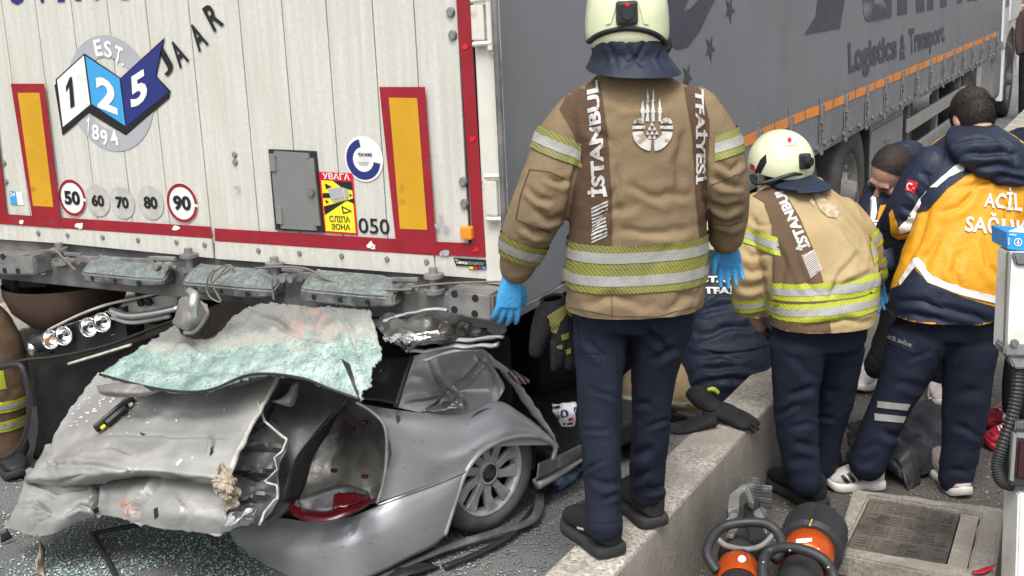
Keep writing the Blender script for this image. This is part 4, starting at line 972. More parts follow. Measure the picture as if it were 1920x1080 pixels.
def smear(cx, cy, rx, ry, seed, m, par, surf, name='pink_smear'):
    r = random.Random(seed); polys = []
    for i in range(26):
        a = r.uniform(0, 6.28); q = r.random() ** .5; x = cx + rx * q * math.cos(a); y = cy + ry * q * math.sin(a) - (x - cx) * .35
        w, h = r.uniform(3, 13), r.uniform(1, 3.2); polys.append([(x - w, y + h * .2 + w * .3), (x - w * .2, y - h), (x + w, y - w * .35), (x + w * .3, y + h)])
    return sticker(name, polys, surf, m, par, 8)
press(gl, [([(470, 585), (560, 628), (640, 640), (705, 640)], 10, .016), ([(330, 640), (420, 668), (500, 660)], 9, .014), ([(270, 690), (400, 700), (520, 690)], 8, .010), ([(640, 585), (672, 650), (690, 735)], 8, .014), ([(560, 700), (620, 668), (700, 612)], 7, .012), ([(400, 630), (450, 610), (480, 580)], 7, .010), ([(230, 690), (330, 650), (350, 625)], 8, .008)])
# torn trunk lid
lid = sheet('trunk_lid', [DD((186, 700, 4.95), (270, 722, 4.75), (360, 728, 4.62), (450, 722, 4.52), (526, 698, 4.46)),
      DD((128, 772, 4.9), (230, 775, 4.66), (330, 778, 4.54), (430, 765, 4.42), (498, 752, 4.36)),
      DD((88, 840, 4.83), (190, 828, 4.56), (300, 826, 4.44), (400, 822, 4.32), (462, 818, 4.27)),
      DD((62, 878, 4.76), (165, 868, 4.44), (285, 862, 4.32), (390, 868, 4.22), (436, 872, 4.19)),
      DD((48, 900, 4.74), (150, 895, 4.42), (270, 884, 4.28), (380, 897, 4.18), (424, 908, 4.16)),
      DD((62, 912, 4.86), (155, 912, 4.56), (265, 894, 4.42), (375, 906, 4.32), (420, 916, 4.28))],
      M['lid'], CAR, .005, nu=24, nv=20, amp=.0045, freq=4.5, seed=12, rid=.6, jag=.008)
sheet('lid_lower_flap', [DD((52, 876, 4.90), (150, 884, 4.66), (255, 876, 4.54), (345, 874, 4.44), (430, 876, 4.36)),
      DD((36, 930, 4.76), (120, 940, 4.54), (200, 918, 4.48), (300, 915, 4.30), (426, 930, 4.22)),
      DD((22, 962, 4.72), (100, 972, 4.50), (190, 950, 4.48), (290, 955, 4.24), (424, 970, 4.16)),
      DD((10, 990, 4.72), (85, 1005, 4.52), (182, 966, 4.50), (285, 988, 4.26), (418, 1004, 4.18))],
      M['lid'], lid, .005, nu=24, nv=24, amp=.007, freq=5, seed=21, rid=.6, jag=.012)
bm = B(); tube(bm, DD((526, 698, 4.45), (498, 752, 4.35), (462, 818, 4.26), (436, 872, 4.18), (424, 908, 4.15)), .009, 8, 6)
for v in bm.verts: v.co += Vector((noise.noise(v.co * 30), 0, noise.noise(v.co * 30 + ZV * 5))) * .008
obj('lid_edge', bm, M['lid_edge'], lid, smooth=True)
sheet('lid_inner_panel', [DD((520, 705, 4.50), (530, 712, 4.52), (545, 720, 4.5)), DD((484, 760, 4.40), (495, 775, 4.44), (502, 785, 4.40)), DD((458, 825, 4.30), (490, 825, 4.36), (538, 830, 4.32)), DD((430, 885, 4.22), (480, 885, 4.30), (520, 880, 4.28)), DD((424, 940, 4.20), (470, 935, 4.26), (520, 932, 4.22)), DD((418, 1000, 4.18), (450, 990, 4.22), (486, 984, 4.18))], M['rib'], lid, .004, nu=12, nv=10, amp=.016, freq=7, seed=31, rid=.7)
ipn = [o for o in COL.objects if o.name == 'lid_inner_panel'][0]
press(ipn, [([(530, 842), (490, 848), (445, 840)], 7, .03), ([(515, 885), (480, 895), (432, 885)], 7, .03), ([(500, 790), (480, 800), (465, 812)], 6, .02), ([(516, 935), (470, 945), (428, 935)], 7, .025)])
bm = B(); tube(bm, DD((484, 752, 4.36), (497, 790, 4.35), (537, 824, 4.28), (530, 842, 4.26), (514, 858, 4.26), (522, 880, 4.25), (496, 902, 4.24), (519, 910, 4.22), (520, 934, 4.2), (496, 958, 4.18), (486, 986, 4.16)), .0040, 6, 0)
bmesh.ops.subdivide_edges(bm, edges=list(bm.edges), cuts=4)
for v in bm.verts: v.co += Vector((noise.noise(v.co * 45), noise.noise(v.co * 45 + ZV * 3), noise.noise(v.co * 45 + ZV * 8))) * .007
obj('inner_panel_edge', bm, M['lid_edge'], lid, smooth=True)
sheet('hinge_plate', [DD((545, 720, 4.44), (560, 715, 4.44), (562, 722, 4.46)), DD((528, 745, 4.42), (545, 750, 4.4), (560, 742, 4.45)), DD((505, 752, 4.42), (540, 765, 4.42), (552, 760, 4.44))], M['silver_dull'], lid, .004, nu=4, nv=4, amp=.012, freq=14)
ins = sheet('torn_insulation', [DD((402, 872, 4.12), (420, 868, 4.10), (438, 876, 4.12)), DD((396, 905, 4.10), (425, 900, 4.06), (456, 908, 4.12)), DD((398, 930, 4.10), (425, 930, 4.06), (455, 940, 4.12)), DD((415, 955, 4.12), (432, 960, 4.09), (450, 955, 4.12))], M['insul'], lid, .005, nu=14, nv=12, amp=.024, freq=26, seed=9, rid=1.0, jag=.024, crisp=15)
sheet('torn_foil', [DD((430, 960, 4.14), (460, 950, 4.14), (486, 952, 4.16)), DD((415, 985, 4.13), (448, 975, 4.1), (480, 975, 4.15)), DD((410, 1003, 4.14), (435, 998, 4.12), (470, 990, 4.15))], M['foil'], lid, .003, nu=6, nv=5, amp=.012, freq=24, rid=.9)
ls = on_mesh(lid, .005)
press(lid, [([(60, 878), (120, 868), (190, 872), (250, 888)], 5, .014), ([(100, 800), (92, 850), (110, 890)], 5, .010), ([(190, 818), (300, 818), (430, 822)], 4, .004), ([(130, 870), (150, 845), (205, 835), (250, 850)], 6, .012), ([(240, 888), (255, 868), (262, 845)], 4, .008), ([(395, 800), (402, 830), (392, 858)], 4, .010), ([(185, 765), (330, 778), (470, 768)], 12, .005), ([(70, 900), (110, 905), (160, 890)], 5, .012), ([(300, 890), (380, 900), (420, 905)], 5, .008)])
fl_ = [o for o in COL.objects if o.name == 'lid_lower_flap'][0]
press(fl_, [([(196, 895), (183, 912), (181, 940), (186, 975)], 5, .026), ([(306, 898), (275, 930), (262, 960), (260, 995)], 6, .024), ([(45, 900), (110, 925), (178, 908)], 6, .016), ([(30, 945), (70, 940), (92, 962), (60, 975)], 5, .014), ([(120, 960), (150, 945), (180, 955)], 5, .010), ([(330, 915), (352, 950), (345, 990)], 9, .006), ([(100, 970), (75, 980), (60, 1000)], 5, .010)])
for o_, a_ in ((lid, 14), (fl_, 12), (ipn, 16), (pil_, 10)): crisp(o_, a_)
ls = on_mesh(lid, .005)
qp_ = [o for o in COL.objects if o.name == 'quarter_panel'][0]; qs_ = on_mesh(qp_, .006); rb_ = [o for o in COL.objects if o.name == 'rear_bumper'][0]; bs2 = on_mesh(rb_, .006); rq = random.Random(31); pl_ = []
for i in range(34):
    x, y = rq.uniform(700, 960), rq.uniform(780, 900); a = rq.gauss(.35, .5); L = rq.uniform(1.5, 9); w = rq.uniform(.3, .8); pl_.append([(x, y), (x + math.sin(a) * w, y - w), (x + math.cos(a) * L, y - math.sin(a) * L), (x + math.cos(a) * L, y - math.sin(a) * L + w)])
pl_ += [[(741, 781), (747, 780), (750, 788), (744, 796), (742, 789)], [(701, 786), (704, 790), (702, 795)], [(860, 748), (866, 746), (864, 756)]]
sticker('scratches', pl_, qs_, M['rib'], qp_, 6)['kind'] = 'stuff'
pl_ = []
for i in range(30):
    x, y = rq.uniform(480, 840), rq.uniform(985, 1070); a = rq.gauss(.1, .4); L = rq.uniform(2, 14); w = rq.uniform(.3, .8); pl_.append([(x, y), (x + math.sin(a) * w, y - w), (x + math.cos(a) * L, y - math.sin(a) * L), (x + math.cos(a) * L, y - math.sin(a) * L + w)])
sticker('scratches', pl_, bs2, M['rib'], rb_, 6)['kind'] = 'stuff'
# dusty scrapes and chips stuck on the lid
rl = random.Random(8); polys = []
for i in range(60):
    x, y = rl.gauss(195, 38), rl.gauss(765, 20); w, h = rl.uniform(1, 5), rl.uniform(.4, 1.3); polys.append([(x - w, y + h), (x, y - h), (x + w, y - h * 1.5), (x + w * .5, y + h)])
for x, y in ((290, 770), (330, 790), (360, 860), (420, 770), (388, 742)): polys.append([(x, y), (x + 2.4, y - 2), (x + 3.6, y + 1), (x + 1, y + 2)])
polys.append([(330, 872), (340, 862), (343, 865), (334, 876)])
sticker('paint_flakes', polys, ls, M['print_white'], lid)
sticker('hole_shade', [[(394, 842), (401, 836), (401, 850), (393, 857)], [(262, 812), (275, 815), (268, 818)]], ls, M['black'], lid, 5)  # black patches paint the dark of small holes; the lid is not pierced
fls = on_mesh(fl_, .005); sticker('hole_shade', [[(290, 955), (297, 951), (299, 966), (292, 973)], [(172, 955), (183, 950), (184, 958), (176, 962)]], fls, M['black'], fl_, 5); sticker('rust_smear', [[(222, 945), (238, 936), (250, 940), (236, 948)], [(232, 958), (246, 952), (258, 960), (240, 966)], [(226, 950), (230, 942), (233, 952)]], fls, M['pink'], fl_, 5)  # the black hole patches are painted-on dark, the flap stays closed
# high brake lamp torn off its mount, and its cover strip
bl = thing('brake_lamp', 'torn black brake light housing lying on the grey trunk lid', 'lamp', tuple(P(217, 780, D=4.6)))
fr = frame(P(186, 806, D=4.60), P(254, 748, D=4.66) - P(186, 806, D=4.60), P(217, 740, D=4.55) - P(217, 780, D=4.66)); L = (P(254, 748, D=4.66) - P(186, 806, D=4.60)).length
bm = B(); box(bm, (-.01, -.03, -.02), (L, .03, -.004), .010, fr); obj('housing', bm, M['plastic'], bl)
for k in range(3):
    bm = B(); box(bm, (L * .2, -.026 + k * .018, -.004), (L * .72, -.014 + k * .018, .012), .002, fr); obj('cooling_rib', bm, M['tool_black'], bl)
bm = B(); box(bm, (L * .04, -.008, -.004), (L * .16, .01, .008), .003, fr); obj('contact', bm, M['sign_yellow'], bl); bm = B(); box(bm, (L * .8, -.012, -.004), (L * .9, .0, .008), .003, fr); obj('white_clip', bm, M['print_white'], bl)
tag(sheet('cover_strip', [DD((182, 724, 4.62), (215, 720, 4.56), (262, 722, 4.52), (306, 730, 4.55)), DD((188, 736, 4.58), (220, 735, 4.50), (265, 736, 4.48), (300, 732, 4.54)), DD((200, 741, 4.62), (225, 743, 4.56), (265, 743, 4.52), (290, 736, 4.56))], M['plastic_grey'], None, .006, nu=7, nv=5), 'curved grey-brown trim strip on the lid just below the shattered glass', 'trim')
# grey seat belt / pillar trim stuck up beside the glass
tr = thing('pillar_trim', 'grey plastic trim with a bent arm between the buffers and the shattered glass', 'trim', tuple(P(360, 600, Y=3.42)))
sheet('trim_shell', [YY((338, 560, 3.42), (352, 556, 3.4), (388, 570, 3.38)), YY((328, 590, 3.40), (350, 595, 3.34), (388, 592, 3.36)), YY((322, 606, 3.40), (348, 622, 3.36), (362, 625, 3.38))], M['plastic_grey'], tr, .005, nu=6, nv=6, amp=.008, freq=14)
bm = B(); tube(bm, YY((356, 548, 3.36), (364, 556, 3.32), (362, 575, 3.30), (366, 592, 3.32)), [.018, .02, .018, .014], 10, 5); obj('bent_arm', bm, M['alu'], tr, smooth=True)
bm = B(); tube(bm, YY((374, 565, 3.34), (386, 578, 3.33), (388, 592, 3.33), (366, 622, 3.35), (345, 624, 3.36)), .007, 6, 5); obj('trim_rim', bm, M['plastic_grey'], tr, smooth=True)
# ---------------------------------------------------------------- wheel
cw = CO + CA * .09 + ZV * .238 - CB * .028
wh = obj('wheel', (lambda b: (lathe(b, cw, CB, [(.165, -.17), (.225, -.165), (.24, -.14), (.24, -.035), (.232, -.012), (.205, .0), (.178, -.004), (.165, -.02)], 56), b)[1])(B()), M['tyre'], CAR, smooth=True)
def wv(r, t, h): return cw + CA * (r * math.cos(t)) + ZV * (r * math.sin(t)) + CB * h
bm = B(); lathe(bm, cw, CB, [(.150, -.055), (.155, -.02), (.166, -.006), (.172, -.008), (.172, -.03)], 48); obj('rim_lip', bm, M['wheel_silver'], wh, smooth=True)
bm = B(); lathe(bm, cw, CB, [(.17, -.09), (.0, -.085)], 32); lathe(bm, cw, CB, [(.105, -.07), (.105, -.06), (.0, -.06)], 32); obj('brake_disc', bm, M['plastic'], wh, smooth=True)
for k in range(10):
    t = k * .6283 + .2; w0, w1 = .23, .165; sk_ = .16
    a = [wv(.04, t - w0 * 1.9, -.012), wv(.04, t + w0 * 1.9, -.012), wv(.10, t + sk_ * .55 + w1 * 1.15, -.016), wv(.160, t + sk_ + w1 * (1.5 if k % 2 else .9), -.014), wv(.160, t + sk_ - w1 * (.6 if k % 2 else 1.3), -.014), wv(.10, t + sk_ * .55 - w1 * .8, -.016)]
    bm = B(); prism(bm, a, CB * -.022); bmesh.ops.recalc_face_normals(bm, faces=bm.faces); bmesh.ops.bevel(bm, geom=list(bm.edges), offset=.003, segments=1, affect='EDGES'); obj('spoke', bm, M['wheel_silver'], wh)
bm = B(); lathe(bm, cw, CB, [(.050, -.03), (.046, -.006), (.036, -.002), (0.036, -.008)], 32); obj('hub_ring', bm, M['wheel_silver'], wh, smooth=True)
bm = B(); lathe(bm, cw, CB, [(.035, -.01), (.034, -.004), (.0, -.002)], 32); cap = obj('hub_cap', bm, M['plastic'], wh, smooth=True)
def wemb(px_, py_): return cw + CA * px_ + ZV * py_ + CB * .001
bm = B()
for i in range(24):
    t0, t1 = i / 24 * 6.2832, (i + 1) / 24 * 6.2832
    q = [wemb(math.cos(t) * .024 * s, math.sin(t) * .015 * s) for t, s in ((t0, 1), (t1, 1), (t1, .82), (t0, .82))]; bm.faces.new([bm.verts.new(p) for p in q])
for q in ([(-.013, -.009), (-.007, -.009), (-.003, .010), (-.009, .010)], [(.003, -.010), (.009, -.010), (.013, .009), (.007, .009)], [(-.008, -.004), (.006, .0), (.007, .004), (-.006, .001)]):
    bm.faces.new([bm.verts.new(wemb(*p)) for p in q])
obj('hub_emblem', bm, M['chrome'], cap)
# ---------------------------------------------------------------- torn lamp unit at the left
LU = thing('broken_lamp_unit', 'torn-off black bumper piece with four chrome lamp bowls beside the wide barrier', 'car part', tuple(P(150, 640, Y=3.62)))
def QY(x, y, d=0): return P(x, y, Y=3.62 + d)
bm = B(); quadbox(bm, QY(92, 622), QY(232, 575), QY(240, 638), QY(104, 668), Vector((0, .10, 0))); obj('lamp_housing', bm, M['plastic'], LU)
for (x, y) in ((105, 634), (129, 627), (176, 611), (201, 602)):
    c = QY(x, y, -.004); ax = Vector((.25, -.95, .12)).normalized(); bm = B(); lathe(bm, c, ax, [(.0, .0), (.022, .006), (.034, .022), (.038, .042), (.041, .044), (.041, .03)], 24); bo = obj('lamp_bowl', bm, M['chrome'], LU, smooth=True)
    bm = B(); ellipsoid(bm, c + ax * .018, [Vector((.007, 0, 0)), Vector((0, .012, 0)), Vector((0, 0, .007))], 10); obj('bulb', bm, M['amber'] if x < 110 else M['plastic'], bo, smooth=True)
sheet('chrome_liner', [[QY(110, 618, .0), QY(150, 602, .0), QY(222, 580, 0)], [QY(118, 640, .03), QY(155, 628, .03), QY(226, 605, .03)], [QY(118, 658, -.0), QY(160, 646, -.0), QY(230, 622, -.0)]], M['chrome'], LU, .003, nu=6, nv=6, amp=.012, freq=26, rid=.8)
def bar(name, pts, r, m, par, flat=.5, sm=True):
    bm = B(); tube(bm, pts, r, 8, 5, flat); return obj(name, bm, m, par, smooth=sm)
bar('top_strip', [QY(92, 618, -.03), QY(150, 590, -.03), (QY(205, 570, -.03)), QY(270, 556, 0), QY(336, 540, .02)], .012, M['lid_edge'], LU)
bar('black_strip', [QY(-30, 702, -.2), QY(40, 676, -.12), QY(110, 668, -.06), QY(200, 648, -.05), QY(270, 622, -.04), QY(330, 600, -.03)], .014, M['plastic'], LU)
bar('lower_strip', [QY(130, 682, -.08), QY(190, 664, -.08), QY(245, 647, -.07)], .013, M['lid_edge'], LU)
bar('bright_rail', [QY(208, 582, -.05), QY(240, 592, -.06), QY(285, 588, -.05), QY(336, 577, -.02)], .018, M['alu'], LU, .8); bar('bright_rail', [QY(212, 594, -.04), QY(250, 604, -.05), QY(320, 592, -.02)], .014, M['silver_dull'], LU, .8)
bm = B(); quadbox(bm, QY(228, 572, .02), QY(335, 545, .05), QY(330, 578, .05), QY(236, 600, .02), Vector((0, .01, 0))); pl = obj('bracket_plate', bm, M['lid_edge'], LU)
bm = B()
for x, y in ((266, 567), (281, 566)): cyl(bm, QY(x, y, .022), Vector((0, -1, 0)), .016, .012, 14)
obj('bracket_hole', bm, M['black'], pl)
bm = B(); lathe(bm, QY(57, 654, -.02), Vector((-.3, -.95, 0)), [(.03, -.06), (.036, 0), (.03, .012), (0, .016)], 18); obj('fog_lamp', bm, M['chrome'], LU, smooth=True)
bm = B(); limb(bm, [QY(62, 650, 0), QY(80, 640, .02), QY(105, 648, .04)], [.04, .045, .04]); obj('lamp_arm', bm, M['plastic'], LU, smooth=True)
sheet('bumper_cover', [[QY(60, 692, .0), QY(160, 668, .0), QY(260, 640, .0), QY(340, 610, .02)], [QY(66, 740, -.02), QY(150, 735, -.04), QY(250, 700, -.03), QY(340, 680, 0)], [QY(70, 800, .0), QY(130, 820, -.02), QY(230, 780, 0), QY(340, 740, .05)], [QY(60, 860, .05), QY(120, 880, .04), QY(230, 850, .05), QY(340, 800, .1)]], M['darkcloth'], LU, .004, nu=5, nv=5, amp=.01, freq=5)
# ---------------------------------------------------------------- loose wreckage on the ground
def gz(x, y, z=.012): return P(x, y, Z=z)
def loose(name, pts, r, m, label, cat='debris', flat=.4, noise_=.0, grp=None):
    bm = B(); tube(bm, pts, r, 8, 6, flat, hint=Vector((.5, .5, 0)))
    o = obj(name, bm, m, None, smooth=True); return tag(o, label, cat, grp)
loose('bumper_strip', [gz(705, 1085, .02), gz(760, 1058, .03), gz(830, 1030, .035), (gz(905, 1005, .035)), gz(985, 982, .035), gz(1008, 960, .04), gz(1012, 925, .05)], .020, M['trim_grey'], 'curved grey plastic strip lying on the road in front of the wheel')
loose('rubber_strip', [gz(832, 1062, .02), gz(900, 1035, .02), gz(960, 1000, .025), gz(1010, 945, .03), gz(1050, 905, .03), gz(1090, 870, .03)], .016, M['plastic'], 'black rubber strip running past the wheel to the standing firefighter')
loose('window_frame_bar', [gz(172, 1000, .02), gz(200, 1045, .02), gz(222, 1090, .02)], .012, M['plastic'], 'black frame bar on the asphalt below the trunk lid, longer of two', flat=.8)
loose('window_frame_bar', [gz(172, 1000, .03), gz(215, 992, .03), gz(262, 984, .03)], .011, M['plastic'], 'shorter black frame bar half hidden under the trunk lid', flat=.8)
tag(sheet('plastic_shard', [[gz(705, 1080, .02), gz(745, 1062, .03), gz(790, 1045, .02)], [gz(725, 1095, .015), gz(770, 1075, .04), gz(825, 1060, .015)]], M['plastic'], None, .006, nu=4, nv=3, amp=.01, freq=14), 'black plastic shard on the road below the rear bumper', 'debris')
tag(sheet('torn_scrap', [[gz(80, 1012, .10), gz(86, 1030, .05)], [gz(72, 1060, .05), gz(86, 1055, .02)], [gz(74, 1078, .01), gz(84, 1078, .01)]], M['insul'], None, .004, nu=3, nv=4, amp=.012, freq=20), 'brown torn scrap on the road beside the black frame bars', 'debris')
tag(sheet('plastic_piece', [[gz(0, 1000, .05), gz(14, 992, .06)], [gz(2, 1018, .01), gz(24, 1008, .02)]], M['plastic'], None, .006, nu=3, nv=3), 'small black plastic piece under the outer tip of the trunk lid', 'debris')
tag(sheet('tape_scrap', [[gz(66, 975 + 30, .16), gz(90, 985, .18)], [gz(30, 1020, .06), gz(48, 1012, .10)]], M['foil'], None, .003, nu=3, nv=4), 'pale strip hanging from the outer corner of the trunk lid', 'debris')
# broken glass and grit on the road
def scatter(name, n, fn, smin, smax, m, seed, zb=.002):
    r = random.Random(seed); vs = []; fs = []
    for i in range(n):
        x, y = fn(r); s = r.uniform(smin, smax); z = zb + s * .35; a = r.uniform(0, 6.28); b0 = len(vs)
        for k in range(4):
            t = a + k * 1.5708 + r.uniform(-.5, .5); vs.append((x + math.cos(t) * s, y + math.sin(t) * s, z + r.uniform(-.3, .3) * s))
        vs.append((x, y, z + s * .7)); fs += [(b0, b0 + 1, b0 + 4), (b0 + 1, b0 + 2, b0 + 4), (b0 + 2, b0 + 3, b0 + 4), (b0 + 3, b0, b0 + 4)]
    me = bpy.data.meshes.new(name); me.from_pydata(vs, [], fs); o = new_obj(name, me, m); o['kind'] = 'stuff'; return o
M['glass_bit'] = mat('green_glass_bits', (.24, .33, .305), .25, var=.5, vs=60, bump=0, spec=.8)
M['grit'] = mat('grit', (.20, .19, .175), .9, var=.5, vs=50, bump=0)
def road_pt(r):
    while True:
        x = r.triangular(-4.6, -1.58, -3.4); y = r.triangular(2.2, 4.2, 2.95)
        if noise.noise(Vector((x * 3.2, y * 3.2, 1))) + .5 * noise.noise(Vector((x * 9, y * 9, 4))) > r.uniform(-.35, .55): return x, y
scatter('glass_fragments', 9000, road_pt, .002, .0065, M['glass_bit'], 1, 0)
scatter('road_grit', 5000, lambda r: (r.uniform(-2.4, -1.58), r.uniform(2.4, 5.2)), .002, .007, M['grit'], 2, 0)
scatter('pavement_grit', 3500, lambda r: (r.uniform(-1.35, .2), r.uniform(3.2, 7)), .002, .007, M['grit'], 3, .002)
# ================================================================ people
def rad(p, rpx): return rpx * (p - CAM).dot(FW) / F
def lp(root, pts):
    ps = [V(x, y, root, o) for x, y, o, r in pts]; return ps, [rad(p, q[3]) for p, q in zip(ps, pts)]
def plimb(bm, root, pts, flat=1.0, n=18, k=4):
    ps, rs = lp(root, pts); limb(bm, ps, rs, flat, HR, n, k); return ps
def torso(bm, root, secs, e=.85, k=3):
    q = []
    for xl, yl, xr, yr, o, d in secs:
        a, b = V(xl, yl, root, o), V(xr, yr, root, o); q.append(((a + b) / 2, (b - a) / 2, HF * d))
    c = [catmull([s[i] for s in q], k) for i in range(3)]
    loft(bm, list(zip(*c)), 28, e)
def skin_obj(name, me, m, par):
    for p in me.polygons: p.use_smooth = True
    return new_obj(name, me, m, par)
def garment(name, bm, m, par, vox=.011, sm=5, amp=.006, freq=(9, 9, 22), seed=0, rid=.6, where=None, cut=None, folds=None):
    me = remesh(bm, vox, sm)
    if cut:
        b_ = B(); b_.from_mesh(me)
        for co, no in cut: bmesh.ops.bisect_plane(b_, geom=list(b_.verts) + list(b_.edges) + list(b_.faces), plane_co=co, plane_no=no, clear_outer=True)
        b_.to_mesh(me); b_.free()
    if amp: wrinkle(me, amp, freq, seed, rid * .45, where)
    o = skin_obj(name, me, m, par)
    if folds: press(o, folds, True)
    return o
def shoe(heel, toe, m, ms, par, w=.052, h=.075, name='shoe', stripes=None):
    d = toe - heel; L = d.length; u = d.normalized(); s = u.cross(ZV).normalized(); z = s.cross(u)
    bm = B(); secs = []
    for t, ww, hh in ((0, .55, .9), (.06, .8, 1.15), (.2, .88, 1.2), (.38, .86, 1.05), (.55, .95, .85), (.72, 1.05, .66), (.86, .95, .52), (.96, .68, .40), (1.0, .35, .3)):
        secs.append((heel + u * (L * t) + z * (.028 + h * hh * .5), s * w * ww, z * h * hh * .5))
    loft(bm, secs, 20, .8); me = remesh(bm, .006, 3); wrinkle(me, .0025, (40, 40, 60), 3)
    o = skin_obj(name, me, m, par)
    bm = B(); half = catmull([Vector((t, ww, 0)) for t, ww in ((-.02, 0), (-.015, .5), (.03, .82), (.2, .92), (.4, .88), (.6, 1.0), (.75, 1.05), (.9, .92), (.98, .6), (1.025, .25), (1.03, 0))], 3)
    loop = [(q.x, q.y) for q in half] + [(q.x, -q.y) for q in half[-2:0:-1]]; rings = []
    for hz, sc, sp in ((0, .93, 0), (.004, 1.0, 0), (.016, 1.02, .004), (.024, .99, .006), (.028, .9, .006)):
        rings.append([heel + u * (L * (.5 + (t - .5) * (.97 if sc < .95 else 1))) + s * (w * 1.06 * ww * sc) + z * (hz + sp + (.014 * max(0, (t - .8) / .2) ** 2) + (.006 if .3 < t < .48 and hz == 0 else 0)) for t, ww in loop])
    ring_loft(bm, rings, True); so_ = obj('sole', bm, ms, o, smooth=True)
    bm = B()
    for k in range(4):
        t = .42 + k * .075; c = heel + u * (L * t) + z * (.028 + h * (1.02 - .9 * (t - .38)) + .0)
        tube(bm, [c - s * w * .45 - z * .006, c + z * .002, c + s * w * .45 - z * .006], .0035, 6, 3)
    obj('laces', bm, ms if m is M['shoe'] else M['print_white'], o, smooth=True)
    return o
def hand(par, m, wrist, pdir, side, size=1.0, curl=.5, name='glove', spread=.12, thumb=1):
    """palm, four fingers and a thumb; pdir = wrist to knuckles, side = towards the thumb"""
    u = pdir.normalized(); s = (side - u * side.dot(u)).normalized(); nrm = u.cross(s)
    k = size; bm = B()
    loft(bm, [(wrist - u * .02 * k, s * .028 * k, nrm * .020 * k), (wrist + u * .02 * k, s * .034 * k, nrm * .017 * k), (wrist + u * .06 * k, s * .042 * k, nrm * .016 * k), (wrist + u * .095 * k, s * .041 * k, nrm * .013 * k)], 18, .8)
    for i, (off, ln) in enumerate(((.031, .075), (.0105, .083), (-.0105, .078), (-.031, .062))):
        b = wrist + u * .085 * k + s * off * k; d0 = (u + s * spread * off / .03).normalized(); pts = [b - u * .02 * k, b]; a = 0; p = b
        for j, fr in enumerate((.45, .32, .23)):
            a += curl * (.55 + .2 * j + .08 * i); dv = d0 * math.cos(a) + nrm * math.sin(a) * -1; p = p + dv * ln * fr * k; pts.append(p)
        limb(bm, pts, [.0100 * k, .0102 * k, .0096 * k, .0088 * k, .0072 * k], 1, s, 10, 3)
    b = wrist + u * .03 * k + s * .03 * k * thumb; d = (u * .7 + s * .6 * thumb - nrm * .35).normalized(); d2 = (u * .9 + s * .25 * thumb - nrm * .4).normalized()
    limb(bm, [b - d * .015 * k, b + d * .025 * k, b + d * .025 * k + d2 * .03 * k, b + d * .025 * k + d2 * .055 * k], [.013 * k, .0125 * k, .011 * k, .008 * k], 1, nrm, 10, 3)
    me = remesh(bm, .0036, 3); wrinkle(me, .0012, (60, 60, 60), 2)
    return skin_obj(name, me, m, par)
def arm_band(src, p0, p1, hw, off, m, par, extra=(), name='reflective_band'):
    d = (p1 - p0).normalized(); c = (p0 + p1) / 2
    return shell(src, [(c + d * hw, d), (c - d * hw, -d)] + list(extra), off, name, m, par)
def flat_band(src, a, b, hw, off, m, par, extra=(), name='reflective_band'):
    """horizontal-ish band through a and b (points on the visible side)"""
    x = (b - a).normalized(); n = HF.cross(x); n = n if n.z > 0 else -n; c = (a + b) / 2
    return shell(src, [(c + n * hw, n), (c - n * hw, -n)] + list(extra), off, name, m, par)
def lime_arm(src, p0, p1, hw, par, extra=(), lim='lime'):
    arm_band(src, p0, p1, hw, .0055, M[lim], par, extra); arm_band(src, p0, p1, hw * .42, .0075, M['retro'], par, extra, 'silver_band')
def lime_flat(src, a, b, hw, par, extra=(), lim='lime'):
    flat_band(src, a, b, hw, .0055, M[lim], par, extra); flat_band(src, a, b, hw * .42, .0075, M['retro'], par, extra, 'silver_band')
def person(label, root, group=None): return thing('person', label, 'person', tuple(root), group)

# ---------------------------------------------------------------- tall firefighter on the barrier, back to the viewer
r1 = Vector((-1.425, 3.34, .33))
p1 = person('firefighter in brown turnout jacket and cream helmet standing on the barrier, back turned', r1)
bm = B()
torso(bm, r1, [(1135, 120, 1235, 118, .03, .06), (1110, 150, 1262, 148, .02, .09), (1066, 182, 1312, 176, .01, .115), (1058, 230, 1328, 226, 0, .135), (1066, 350, 1324, 346, 0, .15), (1064, 450, 1322, 446, 0, .155), (1060, 545, 1322, 540, 0, .165), (1062, 585, 1314, 581, 0, .165), (1064, 625, 1310, 621, 0, .16)])
aL = [(1100, 205, .0, 46), (1058, 265, 0, 54), (1020, 365, -.03, 56), (988, 440, .01, 49), (966, 505, .05, 33)]
aR = [(1300, 200, .0, 44), (1338, 262, 0, 49), (1358, 340, -.03, 45), (1366, 400, .03, 39), (1362, 452, .08, 31)]
pL = plimb(bm, r1, aL); pR = plimb(bm, r1, aR)
